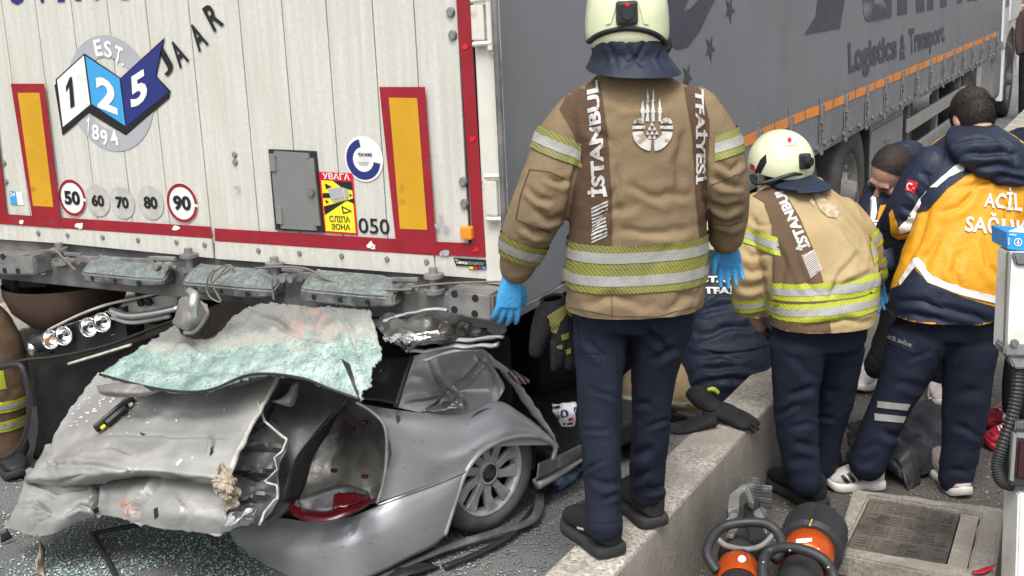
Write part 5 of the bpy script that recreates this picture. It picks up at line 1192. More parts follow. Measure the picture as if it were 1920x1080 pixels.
j1 = garment('jacket', bm, M['tan'], p1, .0085, 5, .008, (9, 9, 18), 1, .7, cut=[(V(1185, 598, r1, -.16), Vector((0, 0, -1)))], folds=[([(1000, 395), (1030, 412), (1062, 408)], 8, 0.013), ([(975, 425), (1005, 440), (1035, 436)], 8, 0.013), ([(1088, 290), (1076, 340), (1066, 400)], 8, 0.013), ([(1020, 330), (1050, 345), (1072, 335)], 8, 0.013), ([(985, 350), (1010, 372), (1040, 380)], 8, 0.013), ([(1332, 380), (1362, 392), (1395, 385)], 8, 0.013), ([(1340, 408), (1366, 420), (1392, 412)], 8, 0.013), ([(1335, 330), (1362, 348), (1396, 350)], 8, 0.013), ([(1322, 300), (1318, 350), (1326, 420)], 8, 0.013), ([(1345, 300), (1370, 318), (1392, 300)], 8, 0.013)]+[([(1150, 430), (1220, 440), (1300, 425)], 11, 0.009), ([(1170, 345), (1240, 372), (1300, 360)], 11, 0.009), ([(1100, 440), (1140, 400), (1200, 380)], 11, 0.009), ([(1160, 300), (1150, 360), (1160, 430)], 11, 0.009), ([(1285, 240), (1270, 310), (1280, 380)], 11, 0.009), ([(1080, 570), (1150, 560), (1230, 575)], 11, 0.009), ([(1240, 585), (1280, 560), (1310, 560)], 11, 0.009), ([(1130, 180), (1180, 200), (1260, 190)], 11, 0.009), ([(1090, 200), (1110, 240), (1150, 280)], 11, 0.009)])
js = on_mesh(j1, .003)
jsb = on_mesh(j1, .0018)
sticker('side_panel', [[(1098, 146), (1116, 140), (1126, 165), (1138, 250), (1145, 380), (1146, 468), (1064, 478), (1066, 400), (1084, 320), (1082, 262), (1050, 205), (1068, 172)]], js, M['brown'], j1, 4, True)
sticker('side_panel', [[(1278, 140), (1296, 146), (1318, 178), (1330, 230), (1328, 300), (1326, 455), (1314, 458), (1304, 380), (1298, 250)]], js, M['brown'], j1, 4, True)
hx = [(V(1052, 500, r1), -HR), (V(1330, 500, r1), HR)]
for y0, y1 in ((488, 476), (531, 518)):
    a, b = V(1070, y0, r1, -.15), V(1320, y1, r1, -.15); lime_flat(j1, a, b, .036, j1, hx)
lime_arm(j1, V(1056, 248, r1), V(1040, 292, r1), .033, j1, [(V(1088, 265, r1), HR)])
lime_arm(j1, V(985, 452, r1), V(973, 486, r1), .033, j1, [(V(1045, 450, r1), HR)])
lime_arm(j1, V(1346, 246, r1), V(1356, 288, r1), .033, j1, [(V(1332, 265, r1), -HR)])
jt = on_mesh(j1, .0055)
text('İSTANBUL', [(1138, 368), (1122, 152), (1094, 160), (1104, 370)], jt, M['worn_print'], j1, .04, .045)
text('İTFAİYESİ', [(1301, 150), (1303, 346), (1326, 342), (1323, 156)], jt, M['worn_print'], j1, .035, .045)
hp = []
for i in range(-3, 14):
    y = 376 + i * 6.2
    q = [(1111, y + 8), (1139, y - 6), (1139, y - 2.6), (1111, y + 11.4)]
    if all(374 < b < 456 for a, b in q): hp.append(q)
sticker('hatched_patch', hp, jt, M['worn_print'], j1, 6)
em = []
for x, t, w in ((1205, 187, 2.6), (1213.5, 168, 2.8), (1224, 167, 2.8), (1236.5, 184, 2.6)):
    em += [[(x - w, 228), (x - w, 205), (x - w * .7, 203), (x - w * .7, t + 12), (x, t), (x + w * .7, t + 12), (x + w * .7, 203), (x + w, 205), (x + w, 228)], [(x - w * 1.7, 208), (x + w * 1.7, 208), (x + w * 1.5, 212), (x - w * 1.5, 212)], [(x - w * 1.4, t + 20), (x + w * 1.4, t + 20), (x + w * 1.2, t + 23), (x - w * 1.2, t + 23)]]
def arc(cx, cy, r0, r1_, a0, a1, n=12, sx=1.0, sy=1.0):
    o = []
    for i in range(n):
        t0, t1 = a0 + (a1 - a0) * i / n, a0 + (a1 - a0) * (i + 1) / n
        o.append([(cx + math.cos(t0) * r1_ * sx, cy + math.sin(t0) * r1_ * sy), (cx + math.cos(t1) * r1_ * sx, cy + math.sin(t1) * r1_ * sy), (cx + math.cos(t1) * r0 * sx, cy + math.sin(t1) * r0 * sy), (cx + math.cos(t0) * r0 * sx, cy + math.sin(t0) * r0 * sy)])
    return o
for k, wd in ((0, 1), (1, 2), (2, 3), (3, 2)):
    y = 229 + k * 8
    for i in range(wd):
        x = 1222 + (i - (wd - 1) / 2) * 9; em.append([(x - 4, y + 7), (x + 4, y + 7), (x, y)])
em += arc(1223, 246, 17, 37, 1.68, 3.1) + arc(1223, 246, 17, 37, .04, 1.46)
for s in (-1, 1): em += arc(1223 + s * 26, 232, 0, 11, math.pi, 2 * math.pi, 6) + [[(1223 + s * 26 - 12, 236), (1223 + s * 26 + 12, 236), (1223 + s * 26 + 12, 242), (1223 + s * 26 - 12, 242)]]
sticker('back_emblem', em, jt, M['worn_print'], j1, 7)
seam = mat('seam_thread', (.075, .05, .032), .9, bump=0)
def line(pts, w, surf, m, par, name='seam'):
    polys = []
    for (x0, y0), (x1, y1) in zip(pts, pts[1:]):
        d = math.hypot(x1 - x0, y1 - y0); nx, ny = -(y1 - y0) / d * w, (x1 - x0) / d * w; polys.append([(x0 + nx, y0 + ny), (x1 + nx, y1 + ny), (x1 - nx, y1 - ny), (x0 - nx, y0 - ny)])
    return sticker(name, polys, surf, m, par, 8)
jl = on_mesh(j1, .0030)
line([(1126, 165), (1139, 250), (1146, 380), (1147, 465)], .8, jl, seam, j1); line([(1278, 140), (1298, 250), (1305, 380), (1314, 458)], .8, jl, seam, j1)
line([(1084, 268), (1072, 240), (1050, 205)], .8, jl, seam, j1); line([(994, 318), (1030, 322), (1066, 338)], .8, jl, seam, j1); line([(968, 412), (1000, 424), (1034, 436)], .8, jl, seam, j1); line([(994, 318), (976, 370), (968, 412)], .8, jl, seam, j1)
line([(1332, 348), (1362, 336), (1394, 322)], .8, jl, seam, j1); line([(1338, 420), (1366, 424), (1394, 414)], .8, jl, seam, j1); line([(1147, 545), (1148, 596)], .7, jl, seam, j1); line([(1066, 576), (1150, 592), (1230, 594), (1306, 574)], .7, jl, seam, j1)
# trousers
bm = B(); torso(bm, r1, [(1080, 540, 1308, 536, 0, .13), (1072, 590, 1304, 585, 0, .12), (1080, 612, 1296, 610, 0, .11)])
plimb(bm, r1, [(1128, 610, 0, 55), (1124, 700, -.03, 45), (1124, 780, -.05, 42), (1128, 870, -.08, 38), (1131, 950, -.10, 35), (1132, 985, -.11, 37)])
plimb(bm, r1, [(1243, 605, 0, 58), (1226, 700, .03, 44), (1221, 780, .05, 38), (1216, 860, .08, 35), (1214, 905, .10, 33), (1213, 925, .11, 34)])
kz = V(1124, 790, r1).z
garment('trousers', bm, M['navy'], p1, .0085, 4, .006, (8, 8, 16), 5, .8, None, None, irregular([([(1083, 742), (1120, 738), (1166, 722)], 6, 0.011), ([(1083, 768), (1125, 775), (1168, 760)], 6, 0.011), ([(1083, 793), (1120, 800), (1168, 788)], 6, 0.011), ([(1084, 815), (1125, 824), (1168, 812)], 6, 0.011), ([(1086, 842), (1125, 848), (1168, 838)], 6, 0.011), ([(1188, 752), (1215, 748), (1258, 730)], 6, 0.011), ([(1187, 776), (1220, 782), (1258, 765)], 6, 0.011), ([(1187, 800), (1220, 806), (1255, 795)], 6, 0.011), ([(1186, 824), (1220, 830), (1254, 820)], 6, 0.011), ([(1090, 868), (1125, 875), (1166, 860)], 6, 0.011)]+[([(1085, 690), (1120, 700), (1170, 660)], 8, 0.011), ([(1100, 620), (1120, 660), (1165, 700)], 8, 0.011), ([(1092, 905), (1130, 890), (1165, 900)], 8, 0.011), ([(1095, 935), (1130, 950), (1163, 940)], 8, 0.011), ([(1098, 970), (1130, 962), (1165, 972)], 8, 0.011), ([(1200, 620), (1240, 660), (1290, 700)], 8, 0.011), ([(1195, 690), (1230, 680), (1275, 650)], 8, 0.011), ([(1186, 860), (1215, 850), (1250, 862)], 8, 0.011), ([(1184, 890), (1215, 898), (1246, 880)], 8, 0.011), ([(1184, 912), (1215, 918), (1246, 908)], 8, 0.011), ([(1175, 610), (1182, 650), (1180, 700)], 8, 0.011)], 71))
shoe(P(1150, 1044, Z=.335), P(1072, 983, Z=.335), M['shoe'], M['sole'], p1, .058, .115)
shoe(P(1230, 989, Z=.335), P(1164, 933, Z=.335), M['shoe'], M['sole'], p1, .056, .115)
tj = [o for o in COL.objects if o.name == 'trousers'][0]; tl_ = on_mesh(tj, .003); nseam = mat('navy_seam', (.006, .007, .013), .9, bump=0)
line([(1083, 605), (1086, 640), (1096, 660), (1124, 664)], .7, tl_, nseam, tj); line([(1172, 606), (1176, 650), (1172, 700)], .7, tl_, nseam, tj); line([(1098, 975), (1130, 980), (1164, 974)], .6, tl_, nseam, tj); line([(1184, 918), (1214, 922), (1246, 916)], .6, tl_, nseam, tj); line([(1158, 660), (1156, 780), (1156, 900), (1158, 970)], .6, tl_, nseam, tj); line([(1200, 640), (1194, 760), (1192, 860), (1190, 915)], .6, tl_, nseam, tj)
ss1 = [o for o in COL.objects if o.name == 'shoe'][0]; sticker('white_tag', [[(1079, 985), (1096, 990), (1095, 994), (1078, 989)]], on_mesh(ss1, .003), M['print_white'], ss1, 5)
# head gear
def helmet(par, root, secs, tilt=0, m='helmet'):
    bm = B(); q = []
    for xl, yl, xr, yr, o, d in secs:
        a, b = V(xl, yl, root, o), V(xr, yr, root, o); q.append(((a + b) / 2, (b - a) / 2, HF * d))
    c = [catmull([s[i] for s in q], 4) for i in range(3)]; loft(bm, list(zip(*c)), 40, .95)
    return obj('helmet', bm, M[m], par, smooth=True)
h1 = helmet(p1, r1, [(1150, -52, 1204, -54, .02, .06), (1122, -40, 1230, -42, .02, .105), (1106, -18, 1245, -20, .02, .13), (1099, 15, 1252, 13, .02, .145), (1097, 48, 1254, 46, .02, .148), (1099, 72, 1253, 70, .02, .145), (1106, 88, 1248, 87, .03, .135)])
hs1 = on_mesh(h1, .003)
bm = B(); tube(bm, [q for q in (hs1(x, y) for x, y in ((1101, 84), (1106, 78), (1120, 68), (1142, 59), (1175, 54), (1206, 57), (1230, 66), (1246, 80), (1251, 86))) if q is not None], .011, 8, 4, .6); obj('helmet_rim', bm, M['plastic'], h1, smooth=True)
bm = B(); q = hs1(1175, 25); fr = frame(q, HR, ZV); box(bm, (-.030, -.032, -.012), (.030, .034, .018), .010, fr); lampo = obj('rear_lamp', bm, M['plastic'], h1)
bm = B(); cyl(bm, q - HF * .016, -HF, .017, .007, 16); obj('lamp_lens', bm, M['tool_black'], lampo); bm = B(); box(bm, (-.006, .018, .017), (.006, .028, .0205), .002, fr); obj('red_button', bm, M['flag_red'], lampo)
sticker('helmet_ridge', [[(1136, 46), (1150, 10), (1160, -10), (1164, -9), (1156, 12), (1146, 44)], [(1206, 44), (1198, 10), (1190, -10), (1194, -11), (1204, 10), (1216, 46)]], on_mesh(h1, .004), M['helmet'], h1, 6, True)
bm = B(); tube(bm, [q for q in (V(x, y, r1, -.02) for x, y in ((1249, 70), (1252, 85), (1247, 96)))], .014, 8, 3); obj('helmet_buckle', bm, M['plastic'], h1, smooth=True)
bm = B(); torso(bm, r1, [(1106, 50, 1246, 50, .02, .132), (1108, 80, 1246, 78, .02, .142), (1110, 108, 1252, 104, .02, .138), (1098, 128, 1266, 122, .01, .152), (1086, 152, 1286, 148, 0, .165), (1084, 170, 1288, 168, 0, .16)])
garment('neck_curtain', bm, M['navy2'], p1, .007, 4, .006, (9, 9, 14), 9, .8, cut=[(V(1185, 146, r1, -.15), Vector((-.1, .05, -1)))], folds=[([(1130, 75), (1150, 100), (1160, 135)], 5, .005), ([(1215, 75), (1195, 105), (1170, 125)], 5, .005), ([(1245, 80), (1235, 110), (1255, 135)], 5, .005), ([(1108, 90), (1120, 115), (1108, 135)], 5, .005), ([(1170, 70), (1180, 95), (1210, 130)], 6, .005)])
c0_ = [o for o in COL.objects if o.name == 'neck_curtain'][0]
hand(p1, M['glove_blue'], V(960, 520, r1, .05), V(956, 570, r1, .05) - V(962, 520, r1, .05), HR + HF * .3, 1.0, .33, thumb=1)
hand(p1, M['glove_blue'], V(1364, 455, r1, .09), V(1366, 500, r1, .12) - V(1362, 455, r1, .09), -HR, .92, .4, thumb=1)
bm = B(); torso(bm, r1, [(1120, 250, 1270, 250, 0, .08), (1110, 400, 1280, 400, 0, .09), (1110, 560, 1270, 560, 0, .09)]); plimb(bm, r1, [(1176, 180, .02, 32), (1176, 100, .02, 34)]); plimb(bm, r1, [(1176, 60, .03, 46), (1176, 20, .03, 50)])
for q in (aL, aR): plimb(bm, r1, [(x, y, o, w * .55) for x, y, o, w in q])
plimb(bm, r1, [(1128, 620, 0, 30), (1124, 780, -.05, 22), (1131, 950, -.10, 16)]); plimb(bm, r1, [(1240, 620, 0, 30), (1221, 780, .05, 20), (1214, 900, .10, 15)])
skin_obj('body', remesh(bm, .016, 3), M['skin'], p1)
# spare gloves clipped at his left hip
hg = thing('hanging_gloves', 'black and lime work gloves hanging from the belt of the firefighter on the barrier', 'gloves', tuple(V(1045, 590, r1, .12)))
bm = B(); c0 = V(1036, 560, r1, .12); lathe(bm, c0, Vector((.1, .1, -1)), [(.030, .0), (.040, -.004), (.046, .03), (.045, .07), (.04, .08)], 20)
limb(bm, [V(1028, 585, r1, .12), V(1015, 620, r1, .12), V(1004, 660, r1, .12)], [.040, .034, .022]); limb(bm, [V(1050, 590, r1, .12), V(1052, 640, r1, .12), V(1046, 680, r1, .12)], [.04, .032, .020]); limb(bm, [V(1060, 600, r1, .12), V(1066, 640, r1, .12), V(1068, 685, r1, .12)], [.03, .026, .018]); limb(bm, [V(1040, 640, r1, .11), V(1040, 690, r1, .11)], [.016, .012])
gm = obj('glove_body', bm, M['glove_black'], hg, smooth=True); gsf = on_mesh(gm, .004)
sticker('lime_panel', [[(1026, 592), (1060, 570), (1064, 585), (1050, 605), (1044, 625), (1036, 622), (1030, 602)], [(1052, 628), (1066, 622), (1066, 634), (1054, 638)], [(1045, 648), (1054, 645), (1054, 654), (1046, 653)], [(1058, 655), (1070, 652), (1070, 662), (1060, 665)], [(1064, 565), (1070, 565), (1070, 595), (1064, 592)]], gsf, M['lime'], gm, 6)

# ---------------------------------------------------------------- firefighter bending by the barrier
r2 = Vector((-1.14, 4.5, 0))
p2 = person('firefighter in light tan turnout jacket bending forward beside the barrier', r2)
bm = B()
torso(bm, r2, [(1452, 338, 1536, 332, .30, .08), (1426, 352, 1556, 350, .28, .10), (1408, 384, 1592, 384, .22, .13), (1408, 425, 1622, 430, .15, .15), (1424, 490, 1644, 492, .08, .16), (1440, 560, 1642, 570, .02, .165), (1444, 606, 1634, 618, 0, .165), (1446, 650, 1630, 660, 0, .16)])
qL = [(1425, 388, .22, 34), (1412, 450, .18, 43), (1407, 520, .12, 38), (1412, 580, .14, 32), (1428, 612, .18, 26)]
qR = [(1580, 398, .22, 34), (1614, 445, .22, 36), (1634, 500, .27, 28), (1640, 525, .30, 20)]
plimb(bm, r2, qL); plimb(bm, r2, qR)
j2 = garment('jacket', bm, M['tan2'], p2, .0095, 5, .008, (8, 8, 16), 11, .75, cut=[(V(1440, 622, r2, -.16) * .5 + V(1630, 629, r2, -.16) * .5, Vector((0, 0, -1)))], folds=[([(1390, 465), (1412, 480), (1445, 478)], 8, 0.012), ([(1385, 500), (1410, 512), (1440, 505)], 8, 0.012), ([(1384, 535), (1410, 540), (1438, 530)], 8, 0.012), ([(1455, 450), (1470, 500), (1465, 550)], 8, 0.012), ([(1480, 440), (1500, 500), (1530, 560)], 8, 0.012), ([(1610, 470), (1580, 510), (1555, 560)], 8, 0.012), ([(1640, 510), (1600, 530), (1560, 535)], 8, 0.012), ([(1560, 410), (1590, 440), (1620, 470)], 8, 0.012), ([(1395, 600), (1420, 590), (1440, 600)], 8, 0.012), ([(1400, 400), (1420, 420), (1445, 415)], 8, 0.012), ([(1640, 600), (1580, 600), (1500, 612)], 8, 0.012)])
js = on_mesh(j2, .003)
sticker('side_panel', [[(1412, 368), (1440, 350), (1466, 352), (1500, 410), (1530, 480), (1548, 545), (1560, 632), (1440, 622), (1450, 560), (1450, 480), (1446, 420), (1432, 380)]], on_mesh(j2, .004), M['brown2'], j2, 4, True)
ex = [(V(1452, 560, r2), -HR)]
for a, b in (((1470, 560), (1640, 546)), ((1446, 598), (1638, 578))): lime_flat(j2, V(*a, r2, -.16), V(*b, r2, -.16), .030, j2, [(V(1446, 560, r2), -HR)], 'lime2')
lime_arm(j2, V(1416, 425, r2, .18), V(1408, 452, r2, .18), .030, j2, [(V(1450, 430, r2, .1), HR)], 'lime2')
lime_arm(j2, V(1408, 550, r2, .14), V(1412, 574, r2, .14), .026, j2, [(V(1446, 560, r2, .1), HR)], 'lime2')
lime_arm(j2, V(1612, 440, r2, .22), V(1622, 464, r2, .22), .030, j2, [(V(1608, 440, r2, .2), -HR)], 'lime2')
jt = on_mesh(j2, .0055)
text('İSTANBUL', [(1520, 463), (1466, 350), (1443, 358), (1496, 473)], jt, M['worn_print'], j2, .05, .045)
hp = []
for i in range(14):
    t0, t1 = i / 14, (i + .55) / 14
    def le(t, s): return (1503 + (1521 - 1503) * t + s * 23, 480 + (523 - 480) * t - s * 11)
    hp.append([le(t0, 0), le(max(t0 - .14, 0), 1), le(max(t1 - .14, .02), 1), le(t1, 0)])
sticker('hatched_patch', hp, jt, M['worn_print'], j2, 6)
sticker('faded_emblem', [[(1522, 362), (1532, 360), (1548, 376), (1562, 380), (1574, 400), (1568, 410), (1552, 408), (1538, 396), (1530, 380)], [(1520, 372), (1528, 380), (1526, 390), (1518, 380)]], jt, M['faded_print'], j2, 6)
bm = B(); torso(bm, r2, [(1456, 590, 1626, 596, .02, .13), (1446, 630, 1622, 632, .02, .12), (1452, 648, 1612, 650, .02, .11)])
plimb(bm, r2, [(1498, 645, 0, 56), (1492, 720, 0, 45), (1494, 800, 0, 40), (1504, 870, -.01, 34), (1512, 905, -.02, 33)])
plimb(bm, r2, [(1572, 650, .08, 50), (1566, 740, .14, 38), (1546, 820, .2, 33), (1538, 872, .22, 32)])
garment('trousers', bm, M['navy'], p2, .0095, 4, .006, (7, 7, 16), 15, .75, None, None, irregular([([(1448, 700), (1490, 720), (1535, 712)], 7, 0.011), ([(1452, 735), (1490, 752), (1530, 740)], 7, 0.011), ([(1455, 772), (1495, 785), (1530, 770)], 7, 0.011), ([(1460, 805), (1495, 812), (1530, 800)], 7, 0.011), ([(1466, 838), (1500, 845), (1535, 832)], 7, 0.011), ([(1475, 868), (1505, 875), (1538, 862)], 7, 0.011), ([(1535, 690), (1575, 705), (1615, 690)], 7, 0.011), ([(1532, 740), (1560, 752), (1595, 735)], 7, 0.011), ([(1528, 785), (1552, 795), (1580, 780)], 7, 0.011), ([(1460, 650), (1500, 680), (1530, 720)], 7, 0.011), ([(1610, 650), (1570, 680), (1540, 720)], 7, 0.011)], 72))
shoe(P(1538, 954, Z=.004), P(1448, 902, Z=.004), M['shoe'], M['sole'], p2, .058, .10)
shoe(P(1566, 900, Z=.004), P(1500, 858, Z=.004), M['shoe'], M['sole'], p2, .056, .09)
bm = B(); hc = V(1464, 306, r2, .34); hu = (V(1478, 246, r2, .34) - hc); hsid = (V(1524, 318, r2, .34) - hc)
ellipsoid(bm, hc, [hsid * 1.0, HF * .145, hu * 1.04], 36)
bmesh.ops.bisect_plane(bm, geom=list(bm.verts) + list(bm.edges) + list(bm.faces), plane_co=V(1470, 330, r2, .34), plane_no=-hu.normalized(), clear_outer=True)
h2 = obj('helmet', bm, M['helmet'], p2, smooth=True); hs2 = on_mesh(h2, .003)
bm = B(); tube(bm, [V(x, y, r2, o) for x, y, o in ((1410, 330, .30), (1418, 344, .22), (1450, 338, .20), (1490, 326, .20), (1520, 330, .28))], .011, 8, 4, .7); obj('helmet_rim', bm, M['plastic'], h2, smooth=True)
sticker('visor_gap', [[(1437, 289), (1438, 304), (1424, 330), (1416, 322), (1426, 300)]], hs2, M['black'], h2, 5); sticker('red_mark', [[(1409, 306), (1416, 310), (1418, 320), (1408, 316)], [(1476, 262), (1480, 258), (1484, 263), (1483, 267), (1477, 267)]], on_mesh(h2, .005), M['flag_red'], h2, 4)
text('İTFAİYE', [(1474, 276), (1492, 274), (1492, 271), (1474, 273)], on_mesh(h2, .005), M['flag_red'], h2, .03)
bm = B(); q = hs2(1506, 302); q = q if q is not None else V(1506, 302, r2, .2); fr = frame(q, HR, ZV); box(bm, (-.02, -.03, -.01), (.026, .03, .02), .010, fr); cyl(bm, q + HR * .008 - HF * .02, (HR - HF).normalized(), .018, .02, 14); obj('side_lamp', bm, M['plastic'], h2)
bm = B(); torso(bm, r2, [(1436, 330, 1520, 322, .31, .09), (1436, 342, 1536, 334, .28, .12), (1444, 352, 1562, 350, .24, .14)]); garment('neck_curtain', bm, M['navy2'], p2, .009, 4, .008, (9, 9, 14), 19, .8)
hand(p2, M['glove_blue'], V(1640, 522, r2, .30), V(1646, 560, r2, .32) - V(1640, 522, r2, .30), -HR, .9, .5); hand(p2, M['tool_black'], V(1432, 614, r2, .2), V(1460, 640, r2, .22) - V(1432, 614, r2, .2), HF, .9, .5)
bm = B(); torso(bm, r2, [(1470, 420, 1590, 420, .15, .09), (1480, 520, 1600, 520, .05, .1), (1480, 620, 1600, 620, 0, .1)]); plimb(bm, r2, [(1500, 400, .2, 30), (1480, 340, .3, 32)]); plimb(bm, r2, [(1466, 325, .34, 38), (1462, 300, .34, 42)])
for q in (qL, qR): plimb(bm, r2, [(x, y, o, w * .55) for x, y, o, w in q])
plimb(bm, r2, [(1500, 650, 0, 34), (1494, 780, 0, 26), (1510, 900, 0, 18)]); plimb(bm, r2, [(1572, 650, .08, 32), (1556, 780, .16, 24), (1540, 870, .2, 18)])
skin_obj('body', remesh(bm, .016, 3), M['skin'], p2)

# ---------------------------------------------------------------- crouching firefighter in navy beyond the barrier
r3 = Vector((-1.86, 5.15, 0))
p3 = person('crouching firefighter in navy jacket and tan trousers between the barrier and the wreck', r3)
bm = B(); torso(bm, r3, [(1310, 462, 1400, 458, .32, .09), (1292, 490, 1428, 484, .26, .13), (1284, 540, 1440, 534, .2, .17), (1278, 610, 1444, 604, .1, .18), (1276, 680, 1446, 676, .0, .19), (1290, 735, 1430, 730, -.02, .18)])
cL = [(1300, 500, .25, 34), (1268, 560, .3, 34), (1240, 610, .45, 26)]; cR = [(1420, 500, .25, 32), (1436, 570, .3, 34), (1420, 620, .5, 26)]
plimb(bm, r3, cL); plimb(bm, r3, cR)
j3 = garment('jacket', bm, M['navy2'], p3, .0105, 5, .008, (6, 6, 16), 21, .7, folds=[([(1285, 600), (1330, 575), (1390, 570)], 9, 0.013), ([(1290, 640), (1360, 620), (1440, 600)], 9, 0.013), ([(1300, 575), (1350, 550), (1430, 560)], 9, 0.013), ([(1285, 700), (1360, 690), (1440, 690)], 9, 0.013), ([(1300, 722), (1360, 715), (1430, 718)], 9, 0.013), ([(1290, 670), (1340, 668), (1400, 676)], 9, 0.013)])
jt = on_mesh(j3, .006)
text('İSTANBUL', [(1306, 530), (1428, 532), (1428, 515), (1306, 514)], jt, M['print_white'], j3, .05, .05); text('İTFAİYESİ', [(1310, 551), (1430, 551), (1430, 535), (1310, 535)], jt, M['print_white'], j3, .05, .05)
sticker('small_emblem', arc(1362, 507, 3, 8, .3, 2.9, 8) + [[(1354, 503), (1370, 503), (1368, 507), (1356, 507)]], jt, M['print_white'], j3, 6)
bm = B(); tube(bm, [q for q in (on_mesh(j3, .002)(x, y) for x, y in ((1292, 652), (1330, 657), (1370, 660), (1410, 655), (1436, 648))) if q is not None], .006, 6, 4); obj('waist_seam', bm, M['navy'], j3, smooth=True)
bm = B(); torso(bm, r3, [(1292, 690, 1430, 690, .0, .16), (1290, 740, 1430, 740, 0, .17), (1310, 790, 1400, 790, 0, .14)])
plimb(bm, r3, [(1320, 735, .02, 54), (1258, 722, .02, 50), (1196, 730, .02, 44)]); plimb(bm, r3, [(1196, 735, .02, 44), (1200, 800, .05, 38), (1206, 850, .08, 32)]); plimb(bm, r3, [(1390, 750, .05, 46), (1330, 790, .35, 40), (1330, 850, .2, 30)])
t3 = garment('trousers', bm, M['tan'], p3, .012, 4, .012, (9, 9, 20), 23, .7)
for a, b in (((1160, 737), (1300, 742)), ((1160, 765), (1300, 775))): lime_flat(t3, V(*a, r3), V(*b, r3), .022, t3, [(V(1306, 750, r3), HR)])
hv = [(1332, 438, .34, 34), (1330, 452, .34, 36)]
bm = B(); ellipsoid(bm, V(1350, 455, r3, .38), [HR * .125, HF * .15, ZV * .13], 28); h3 = obj('helmet', bm, M['helmet'], p3, smooth=True)
bm = B(); torso(bm, r3, [(1320, 540, 1410, 540, .2, .09), (1310, 650, 1410, 650, .05, .1), (1320, 730, 1410, 730, 0, .1)]); plimb(bm, r3, [(1356, 520, .25, 28), (1350, 462, .36, 40)])
for q in (cL, cR): plimb(bm, r3, [(x, y, o, w * .55) for x, y, o, w in q])
plimb(bm, r3, [(1330, 745, .02, 30), (1225, 738, .2, 24), (1214, 840, .15, 18)]); skin_obj('body', remesh(bm, .016, 3), M['skin'], p3)
shoe(P(1226, 872, Z=.004), P(1190, 850, Z=.004), M['shoe'], M['sole'], p3, .05, .08)
hand(p3, M['glove_blue'], V(1238, 612, r3, .46), HF + ZV * -.3, HR, .9, .5)

# ---------------------------------------------------------------- firefighter cut by the left edge
r4 = Vector((-4.74, 3.52, 0))
p4 = person('firefighter in brown lime-banded turnout trousers, mostly out of view beside the chrome lamp bowls', r4)
bm = B(); plimb(bm, r4, [(-130, 520, .05, 70), (-85, 590, -.02, 64), (-22, 628, -.06, 50), (0, 700, -.05, 50), (6, 770, -.03, 46), (10, 838, 0, 44)]); plimb(bm, r4, [(-170, 520, .05, 74), (-160, 660, 0, 56), (-150, 850, 0, 42)]); torso(bm, r4, [(-255, 440, -85, 440, 0, .16), (-235, 540, -70, 540, 0, .16)])
t4 = garment('trousers', bm, M['brown2'], p4, .012, 4, .016, (9, 9, 20), 33, .75)
lime_flat(t4, V(-40, 748, r4), V(60, 742, r4), .026, t4, [], 'lime2'); lime_flat(t4, V(-40, 788, r4), V(60, 778, r4), .026, t4, [], 'lime2')
sticker('lime_side_stripe', [[(-30, 690), (6, 695), (12, 728), (-30, 735)]], on_mesh(t4, .004), M['lime2'], t4, 6)
bm = B(); torso(bm, r4, [(-290, 120, -160, 120, 0, .1), (-335, 180, -115, 180, 0, .13), (-315, 300, -110, 300, 0, .15), (-265, 470, -85, 470, 0, .17)]); plimb(bm, r4, [(-135, 190, 0, 40), (-130, 300, .1, 40), (-120, 390, .25, 32)]); plimb(bm, r4, [(-320, 190, 0, 40), (-335, 310, .0, 40), (-315, 410, .1, 32)]); garment('jacket', bm, M['tan'], p4, .014, 4, .01, (9, 9, 20), 34)
bm = B(); plimb(bm, r4, [(-170, 480, 0, 60), (-200, 250, 0, 60), (-225, 130, 0, 30), (-225, 60, 0, 48), (-225, 20, 0, 46)]); skin_obj('body', remesh(bm, .016, 3), M['skin'], p4)
for hx_, ho_ in ((-120, .25), (-315, .1)): hand(p4, M['glove_black'], V(hx_, 392 if hx_ > -200 else 412, r4, ho_), V(hx_ + 8, 450, r4, ho_ + .06) - V(hx_, 392, r4, ho_), HF, 1.0, .5)
bm = B(); ellipsoid(bm, V(-225, 25, r4), [HR * .13, HF * .15, ZV * .15], 24); obj('helmet', bm, M['helmet'], p4, smooth=True)
q = V(10, 850, r4); shoe(Vector((q.x, q.y, .004)) - HR * .04 + HF * .06, Vector((q.x, q.y, .004)) + HR * .12 - HF * .16, M['shoe'], M['sole'], p4, .055, .1)
q = V(-150, 850, r4); shoe(Vector((q.x, q.y, .004)) - HR * .04 + HF * .06, Vector((q.x, q.y, .004)) + HR * .12 - HF * .16, M['shoe'], M['sole'], p4, .055, .1)
bar('hose', [P(x, y, Y=3.02) for x, y in ((-20, 695), (30, 684), (46, 700), (55, 750), (52, 800), (38, 835), (15, 856), (-20, 860))], .011, M['plastic'], None, 1.0)
hz_ = [o for o in COL.objects if o.name.startswith('hose') and o.parent is None][0]; tag(hz_, 'black curved hose in front of the brown turnout trousers', 'hose')

